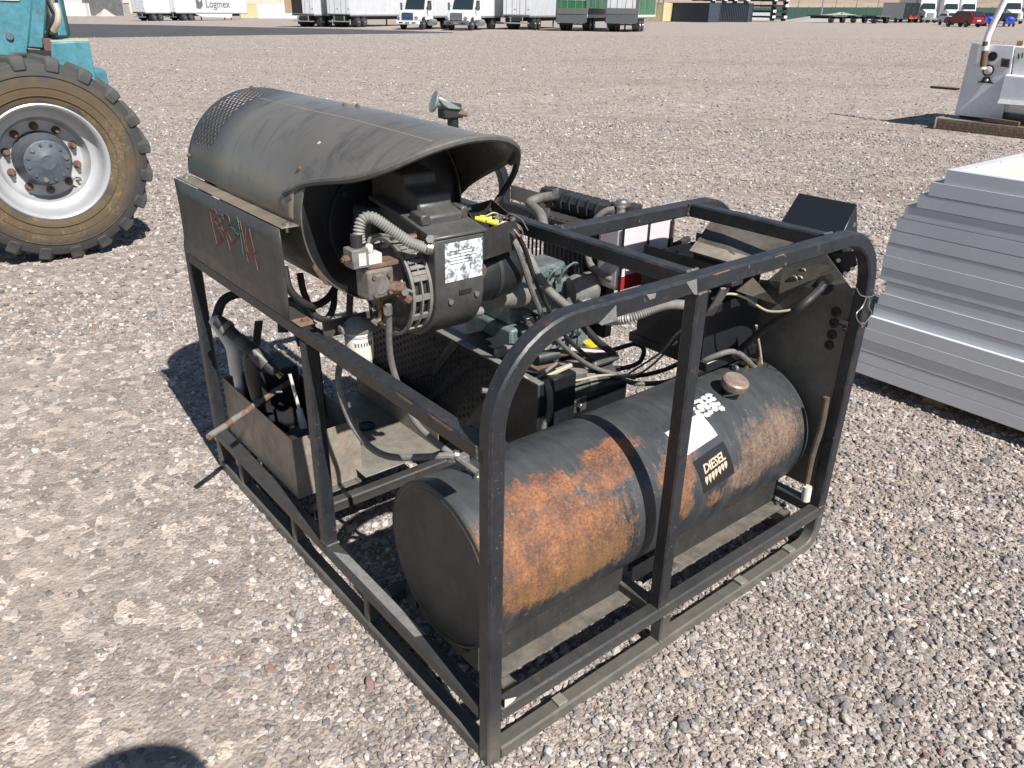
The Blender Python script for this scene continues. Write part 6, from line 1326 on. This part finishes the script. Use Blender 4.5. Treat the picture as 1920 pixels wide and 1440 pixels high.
def box_truck(label, p, rz, grille, bumper, boxm=M_white2, box_len=6.6):
    t = thing('box_truck', label, 'truck', baked=False, group='box trucks facing the camera', **at(p, rz))
    # origin on the ground below the front bumper, forward = +x
    MB().hexa([(-1.55, -1.0, .75), (-.12, -.88, .75), (-.12, .88, .75), (-1.55, 1.0, .75), (-1.55, -.98, 1.62), (-.18, -.80, 1.42), (-.18, .80, 1.42), (-1.55, .98, 1.62)]).obj('hood', M_white2, t, bevel=.06, seg=2)
    cabo = MB().hexa([(-3.2, -1.08, .8), (-1.45, -1.08, .8), (-1.45, 1.08, .8), (-3.2, 1.08, .8), (-3.2, -1.02, 2.62), (-2.1, -.98, 2.62), (-2.1, .98, 2.62), (-3.2, 1.02, 2.62)]).obj('cab', M_white2, t, bevel=.05, seg=2)
    MB().slab([(-1.52, -.92, 1.62), (-1.52, .92, 1.62), (-1.98, .86, 2.45), (-1.98, -.86, 2.45)], .09).obj('windshield', M_glass, cabo)
    for s_ in (-1, 1):
        MB().slab([(-1.85, s_*1.075, 1.65), (-2.85, s_*1.075, 1.65), (-2.85, s_*1.035, 2.35), (-2.15, s_*1.035, 2.35)], .03).obj('side_window', M_glass, cabo)
        MB().box((-1.75, s_*1.35-.08, 1.55), (-1.65, s_*1.35+.08, 2.15)).box((-1.72, min(s_*1.05, s_*1.35), 1.9), (-1.68, max(s_*1.05, s_*1.35), 1.93)).obj('mirror', M_gtrim, t)
        MB().box((-.16, s_*.86-.16, .88), (-.06, s_*.86+.16, 1.10)).obj('headlight', M_silver, t, bevel=.03)
        lwheel(t, (-1.15, s_*.92, .5), .5, .30, side=s_); lwheel(t, (-6.2, s_*.85, .5), .5, .55, side=s_)
        MB().slab([(-1.75, s_*1.05, .62), (-1.6, s_*1.08, 1.1), (-1.15, s_*1.08, 1.25), (-.65, s_*1.06, 1.1), (-.5, s_*1.02, .70), (-.62, s_*1.02, .70), (-.8, s_*1.04, .98), (-1.15, s_*1.05, 1.08), (-1.5, s_*1.05, .98)], .05).obj('fender', M_white2, t)
    gr = MB().box((-.14, -.52, .80), (-.06, .52, 1.38)).obj('grille', M_darkgear, t, bevel=.02)
    for k in range(6): MB().box((-.07, -.50, .83+k*.092), (-.03, .50, .88+k*.092)).obj('slat', grille, gr)
    bu = MB().box((-.25, -1.12, .42), (.02, 1.12, .74)).obj('bumper', bumper, t, bevel=.05, seg=2)
    for s_ in (-1, 1): MB().box((.0, s_*.62-.18, .52), (.03, s_*.62+.18, .62)).obj('fog_lamp_slot', M_darkgear, bu)
    MB().box((.015, -.2, .5), (.04, .2, .64)).obj('number_plate', M_silver, bu)
    MB().box((-3.3-box_len, -1.25, 1.12), (-3.35, 1.25, 3.75)).obj('cargo_box', boxm, t, bevel=.02)
    MB().box((-3.3-box_len, -1.255, 1.0), (-3.35, -1.15, 1.12)).box((-3.3-box_len, 1.15, 1.0), (-3.35, 1.255, 1.12)).obj('bottom_rail', M_silver, t)
    MB().box((-3.3-box_len, -.45, .62), (-.4, .45, .98)).obj('chassis', M_darkgear, t)
    MB().cyl((-2.4, 1.05, .62), (-3.5, 1.05, .62), .28, 16).obj('fuel_tank', M_silver, t); MB().box((-3.5-box_len, -1.1, .45), (-3.3-box_len, 1.1, .58)).obj('rear_step', M_darkgear, t)
    MB().box((-3.45-box_len, .9, .5), (-3.35-box_len, 1.2, 1.9)).obj('liftgate_arm', M_darkgear, t)
    return t
box_truck('white box truck with chrome-blue slatted grille, facing the camera', (39.7, 63.43, -0.25), RZ+math.pi, M_bgrille, M_white2)
box_truck('white box truck with grey grille and grey bumper', (41.58, 58.75, -0.18), RZ+math.pi, M_silver, M_gtrim)
def container(label, p, rz, m, length=12.2, group='shipping containers across the yard', height=2.75):
    t = thing('shipping_container', label, 'container', baked=False, group=group, **at(p, rz)); n = int(length/.28); pts = []
    for k in range(n):
        x = .12+k*(length-.24)/n; d = (length-.24)/n; pts += [(x, 0), (x+d*.35, 0), (x+d*.5, .05), (x+d*.85, .05)]
    pts += [(length-.12, 0)]
    b = MB(); vs = [(x, y+.02, z) for z in (.15, height-.12) for x, y in pts]; k = len(pts); b.add(vs, [(i, i+1, i+1+k, i+k) for i in range(k-1)]); b.obj('corrugated_side', m, t, smooth=False)
    MB().box((.1, .12, .12), (length-.1, 2.4, height-.02)).obj('body', m, t)
    for x in (0, length-.12):
        for y in (0, 2.32): MB().box((x, y, 0), (x+.12, y+.12, height)).obj('corner_post', m, t)
    MB().box((.12, 0, 0), (length-.12, .1, .15)).box((.12, 0, height-.12), (length-.12, .1, height)).obj('side_rail', m, t)
    for y0 in (.13, 1.24):
        d = MB().box((-.03, y0, .15), (.04, y0+1.06, height-.12)).obj('door', m, t)
        for q in (.25, .7): MB().cyl((-.06, y0+q, .2), (-.06, y0+q, height-.15), .02, 6).obj('lock_rod', M_silver, d)
    return t
a_ = Vector((105.74, 91.05, 0.15)); b_ = Vector((104.25, 81.7, 0.23)); 
dd = (b_-a_); dd.z = 0; ang = math.atan2(dd.y, dd.x)
container('dark navy shipping container, side on, nearest of the row', a_, ang, M_navy, dd.length, 'shipping containers at the right')
container('dark navy shipping container end just right of the long navy one', (109.59, 85.6, 0.24), ang+.5, M_navy, 6, 'shipping containers at the right')
container('pale mint container squeezed between cream and navy containers', (107.84, 93.66, 0.14), ang+.9, M_mint, 6, 'shipping containers at the right')
container('cream container behind the green trailer landing leg', (102.66, 92.59, 0.1), ang+.3, M_yel, 3.0, 'shipping containers at the right')
container('cream container partly hidden behind the Logmex trailer front', (68.98, 174.37, -1.09), -.55, M_yel, 8, 'containers at the left')
container('pale blue-grey container right of the cream one', (67.76, 162.67, -0.98), -.60, M_white, 8.5, 'containers at the left')
container('long white container left of the grey block wall', (46.19, 236.44, -1.96), -.60, M_white2, 8.0, 'containers at the left', height=3.0)
# stacked chassis towers
def chassis_stack(label, p, n=5):
    t = thing('stacked_chassis', label, 'chassis stack', baked=False, group='towers of stacked trailer chassis', **at(p, RZ+.5))
    for k in range(n):
        z = .55+k*.82; MB().box((0, -1.1, z), (9, -.9, z+.28)).obj('beam', M_darkgear, t); MB().box((0, .9, z), (9, 1.1, z+.28)).obj('beam', M_darkgear, t); MB().box((-.1, -1.2, z-.05), (.15, 1.2, z+.18)).obj('end_beam', M_darkgear, t)
        for s_ in (-1, 1):
            MB().box((-.14, s_*1.0-.26, z-.02), (-.08, s_*1.0+.26, z+.36)).obj('white_flap', M_white2 if (k+s_) % 3 else M_darkgear, t); MB().lathe((.5, s_*.95-.25, z-.02), (0, 1, 0), [(0, .1), (0, .42), (.5, .42), (.5, .1)], 14).obj('wheel', M_rubber, t)
    return t
for p, l in (((110.8, 84.98, 0.26), 'tower of stacked black chassis right beside the navy containers'), ((114.15, 83.29, 0.32), 'middle tower of stacked black chassis with white flaps'), ((120.3, 80.18, 0.41), 'rightmost tower of stacked black chassis, before the white low wall')): chassis_stack(l, p)
for p, l, ln in (((118.01, 68.31, 0.51), 'low black flatbed chassis in front of the gravel mound', 7), ((121.27, 66.59, 0.56), 'low black axle chassis right of the flatbed one', 5), ((118.89, 62.01, 0.58), 'short black axle frame left of the flame-painted trailer', 3.5)):
    t = thing('flat_chassis', l, 'chassis', baked=False, group='low empty chassis', **at(p, RZ+.55))
    MB().box((0, -1.2, .85), (ln, 1.2, 1.02)).obj('deck', M_gtrim, t); 
    for s_ in (-1, 1): MB().box((0, s_*.5-.1, .55), (ln, s_*.5+.1, .85)).obj('beam', M_darkgear, t); lwheel(t, (.7, s_*.95, .45), .45, .5, side=s_)
# flame-painted trailer
ft = thing('concession_trailer', 'black enclosed trailer with orange flames painted on its rear', 'trailer', baked=False, **at((128.31, 62.87, 0.67), RZ+.45))
MB().box((0, -1.2, .55), (6, 1.2, 2.75)).obj('body', M_vblack, ft, bevel=.03); MB().box((.0, 1.2, .55), (6, 1.23, 2.7)).obj('side_wall', M_silver, ft)
b = NB('flame_paint'); x_, y_, z_ = b.sep(b.tc()); n = b.noise(b.map(b.tc(), (1, 3, .8)), 1.5, 4); b.fin(b.ramp(b.math('SUBTRACT', b.math('ADD', z_, b.math('MULTIPLY', n, 1.6)), .9), [(.35, (.75, .28, .03)), (.62, (.6, .03, .01)), (.80, (.012, .012, .012))]), .35); M_flame = b.m
MB().box((-.02, -1.18, .6), (-.005, .1, 2.6)).obj('flame_panel', M_flame, ft); MB().box((-.035, -.55, 1.1), (-.02, -.15, 2.35)).obj('door_window', M_glass, ft); MB().box((-.03, .5, 1.6), (-.01, .95, 2.1)).obj('window', M_glass, ft)
for s_ in (-1, 1): lwheel(ft, (1.8, s_*1.15, .36), .36, .22, side=s_)
def tractor(label, p, rz, reefer=True):
    t = thing('white_truck', label, 'truck', baked=False, group='white trucks at the far right', **at(p, rz))
    MB().hexa([(-2.2, -1.0, .7), (-.1, -.85, .7), (-.1, .85, .7), (-2.2, 1.0, .7), (-2.2, -.95, 1.9), (-.2, -.75, 1.5), (-.2, .75, 1.5), (-2.2, .95, 1.9)]).obj('hood', M_white2, t, bevel=.08, seg=2)
    c = MB().hexa([(-5, -1.2, .7), (-2.1, -1.2, .7), (-2.1, 1.2, .7), (-5, 1.2, .7), (-5, -1.2, 3.7), (-3.3, -1.1, 3.7), (-3.3, 1.1, 3.7), (-5, 1.2, 3.7)]).obj('cab', M_white2, t, bevel=.08, seg=2)
    MB().slab([(-2.2, -.95, 1.9), (-2.2, .95, 1.9), (-2.75, .9, 2.7), (-2.75, -.9, 2.7)], .1).obj('windshield', M_glass, c); MB().box((-.14, -.45, .8), (-.05, .45, 1.4)).obj('grille', M_silver, t); MB().box((-.2, -1.1, .4), (.03, 1.1, .72)).obj('bumper', M_silver, t, bevel=.04)
    for s_ in (-1, 1): lwheel(t, (-1.1, s_*.95, .5), .5, .3, side=s_); lwheel(t, (-5.3, s_*.9, .5), .5, .5, side=s_)
    if reefer:
        MB().box((-18, -1.28, 1.15), (-6, 1.28, 4.0)).obj('trailer_body', M_white, t); MB().box((-6, -.9, 1.9), (-5.5, .9, 3.9)).obj('cooling_unit', M_white2, t, bevel=.06); MB().box((-5.5, -.6, 3.1), (-5.47, .6, 3.5)).obj('cooling_grille', M_darkgear, t)
        for s_ in (-1, 1): lwheel(t, (-16.5, s_*.95, .5), .5, .5, side=s_)
tractor('white truck with cooling unit just right of the flame-painted trailer', (131.36, 61.26, 0.72), RZ+math.pi+.1)
tractor('white truck behind the small white car', (141.53, 62.4, 0.81), RZ+math.pi+.1)
tractor('white truck without trailer right behind the red car', (144.4, 60.92, 0.86), RZ+math.pi+.1, False)
tractor('white truck at the far right behind the bent pipe arm', (132, 49.39, 0.85), RZ+math.pi+.1, False)
def car(label, p, rz, m, suv=True):
    t = thing('parked_car', label, 'car', baked=False, group='parked cars at the far right', **at(p, rz)); hh = 1.65 if suv else 1.42
    prof = [(-2.2, .35), (2.2, .35), (2.25, .75), (2.1, .98), (1.1, 1.05), (.45, hh-.02), (-1.6, hh), (-2.15, 1.05), (-2.25, .8)]
    MB().prism(prof, -.88, .88, 'y').obj('body', m, t, bevel=.07, seg=2)
    for s_ in (-1, 1): MB().slab([(.95, s_*.885, 1.05), (.42, s_*.885, hh-.12), (-1.5, s_*.885, hh-.12), (-1.95, s_*.885, 1.07)], .02).obj('side_window', M_glass, t)
    MB().slab([(-2.16, -.72, 1.08), (-2.16, .72, 1.08), (-1.68, .66, hh-.08), (-1.68, -.66, hh-.08)], .10).obj('rear_window', M_glass, t); MB().slab([(1.15, -.72, 1.08), (1.15, .72, 1.08), (.50, .66, hh-.06), (.50, -.66, hh-.06)], .08).obj('windshield', M_glass, t)
    for s_ in (-1, 1):
        MB().box((-2.27, s_*.75-.1, .78), (-2.2, s_*.75+.1, 1.08)).obj('tail_light', M_red, t)
        for x in (-1.4, 1.4): lwheel(t, (x, s_*.80, .34), .34, .22, side=s_)
    MB().box((-2.28, -.25, .6), (-2.24, .25, .74)).obj('number_plate', M_white, t)
car('dark red estate car seen from behind, parked at the far right', (100.67, 42.9, 0.59), RZ+.55, M_red); car('white car parked left of the dark red one', (113.15, 49.95, 0.65), RZ+math.pi+.2, M_white2, False)
for p, l in (((108.28, 44.18, 0.66), 'blue-covered engine on a low stand right of the red car'), ((109.14, 43.68, 0.67), 'blue-covered engine on a low stand, next to the pipe arm'), ((107.47, 40.76, 0.68), 'blue-covered engine on a low stand right of the pipe arm')):
    t = thing('covered_engine', l, 'engine', baked=False, group='blue-covered engines', **at(p, RZ)); MB().box((-.4, -.5, .3), (.5, .5, .9)).blob((0, 0, .8), .5, 10, 6, (1, 1, .6)).obj('cover', M_blue, t, bevel=.05)
    MB().box((.5, -.9, .55), (4.0, .9, .8)).obj('frame', M_darkgear, t); MB().box((.5, -.8, .8), (3.6, .8, 1.45)).obj('machine', M_darkgear, t)
    for s_ in (-1, 1): lwheel(t, (-.1, s_*.5, .28), .28, .18, side=s_); lwheel(t, (3.2, s_*.7, .28), .28, .18, side=s_)
# mounds, walls, fence, poles, buildings
def mound(name, label, c, rx, ry, h, m):
    b = MB(); vs, fs = [], []; n, k = 28, 8
    for j in range(k+1):
        for i in range(n):
            a = 2*math.pi*i/n; q = j/k; w = 1+.12*math.sin(a*3+1)+.06*math.sin(a*7); vs.append((c[0]+rx*w*q*math.cos(a), c[1]+ry*w*q*math.sin(a), gz(c[0], c[1])-.15+h*(1-q)**.9*(1+.08*math.sin(a*5+j))))
    for j in range(k):
        for i in range(n): fs.append((j*n+i, j*n+(i+1) % n, (j+1)*n+(i+1) % n, (j+1)*n+i))
    o = b.add(vs, fs).obj(name, m, None, origin=(c[0], c[1], gz(c[0], c[1]))); tag(o, label, name.replace('_', ' '))
M_gm = weathered('mound_gravel', (.28, .265, .25), (.38, .355, .33), .6, .9, 0, 0, bump=.5); M_dm = weathered('mound_dirt', (.42, .34, .27), (.5, .42, .34), .6, .9, 0, 0, bump=.5)
mound('gravel_mound', 'long low grey gravel mound behind the empty chassis', (133.47, 77.18, 0.58), 9, 9, 1.5, M_gm); mound('dirt_mound', 'pale dirt mound in front of the grey block wall', (55.27, 224.63, -1.75), 2.4, 2.4, 1.7, M_dm)
def wall_between(name, label, cat, pa, pb, h, m, th=.3, parts=0, pm=None, ph=None):
    pa = Vector(pa); pb = Vector(pb); d = pb-pa; d.z = 0; t = thing(name, label, cat, baked=False, loc=(pa.x, pa.y, gz(pa.x, pa.y)-.3), rotz=math.atan2(d.y, d.x)); Ln = d.length
    dz = gz(pb.x, pb.y)-gz(pa.x, pa.y)
    MB().slab([(0, 0, 0), (Ln, 0, dz), (Ln, 0, dz+h), (0, 0, h)], th).obj('wall' if not parts else 'screen', m, t)
    for k in range(parts+1 if parts else 0): MB().box((Ln*k/parts-.06, -.08, dz*k/parts), (Ln*k/parts+.06, .08, dz*k/parts+(ph or h)+.2)).obj('post', pm or m, t)
    return t
wall_between('screen_fence', 'long dark green screened fence along the far side of the yard', 'fence', (139.22, 127.58, 0.12), (195.34, 54.85, 1.44), 2.6, M_fence, .06, 40, M_gtrim)
wall_between('low_wall', 'low white wall in front of the green fence', 'wall', (142.9, 103.42, 0.4), (145.4, 99.24, 0.47), 1.6, M_white, .3)
wall_between('block_wall', 'grey concrete block wall behind the dirt mound', 'wall', (60.04, 265.1, -2.12), (64.24, 241.61, -1.83), 5.0, M_block, .4)
for i, (u, p) in enumerate(((0, (166.42, 116.37, 0.51)), (1, (169.47, 108.76, 0.62)), (2, (172.4, 101.46, 0.73)), (3, (177.13, 99.41, 0.8)), (4, (176.19, 94, 0.84)), (5, (180.98, 91.89, 0.91)))):
    l = ['slim pole above the green fence, left of the last chassis tower', 'slim pole above the green fence, right of the chassis towers', 'slim pole just right of the thick light pole', 'slim pole behind the middle low chassis', 'slim pole behind the short axle frame', 'slim pole left of the flame-painted trailer'][i]
    t = thing('fence_pole', l, 'pole', baked=False, group='slim poles along the far fence', loc=(p[0], p[1], gz(p[0], p[1]))); MB().cyl((0, 0, 0), (0, 0, 9), .06, 6).obj('pole', M_gtrim, t); MB().box((-.3, -.05, 8.9), (.3, .05, 9.05)).obj('crossbar', M_gtrim, t)
p = (149.38, 90.58, 0.6); t = thing('light_pole', 'thick pale light pole behind the gravel mound', 'light pole', baked=False, loc=(p[0], p[1], gz(p[0], p[1]))); MB().cyl((0, 0, 0), (0, 0, 10), .14, 10, .10).obj('pole', M_silver, t); MB().box((-.9, -.15, 10), (.9, .15, 10.15)).obj('lamp_head', M_silver, t)
def warehouse(label, pa, pb, h, m, bays):
    pa = Vector(pa); pb = Vector(pb); d = pb-pa; d.z = 0; Ln = d.length; t = thing('warehouse', label, 'building', baked=False, loc=(pa.x, pa.y, gz(pa.x, pa.y)-.4), rotz=math.atan2(d.y, d.x))
    MB().box((0, 0, 0), (Ln, 25, h)).obj('wall', m, t); MB().box((-.3, -.3, h), (Ln+.3, 25.3, h+.4)).obj('roof', M_silver, t)
    for k in range(bays):
        x = Ln*(k+.5)/bays; dz = MB().box((x-1.8, -.12, .4), (x+1.8, -.02, 4.4)).obj('dock_door', M_block if k % 3 else M_white, t); MB().box((x-1.9, -.3, 4.4), (x+1.9, .0, 4.6)).obj('awning', M_gtrim, t)
        MB().box((Ln*k/bays-.2, -.2, 0), (Ln*k/bays+.2, 0, h)).obj('pilaster', m, t)
warehouse('long cream warehouse behind the white trailers on the left', (90.16, 405.42, -3.25), (250.75, 279.88, -0.3), 9, M_cream2, 26)
warehouse('white warehouse at the far left behind the teal vehicle', (-70.14, 611.53, -7.02), (96.57, 433.98, -3.48), 9, M_white, 14)
cleanup_props()
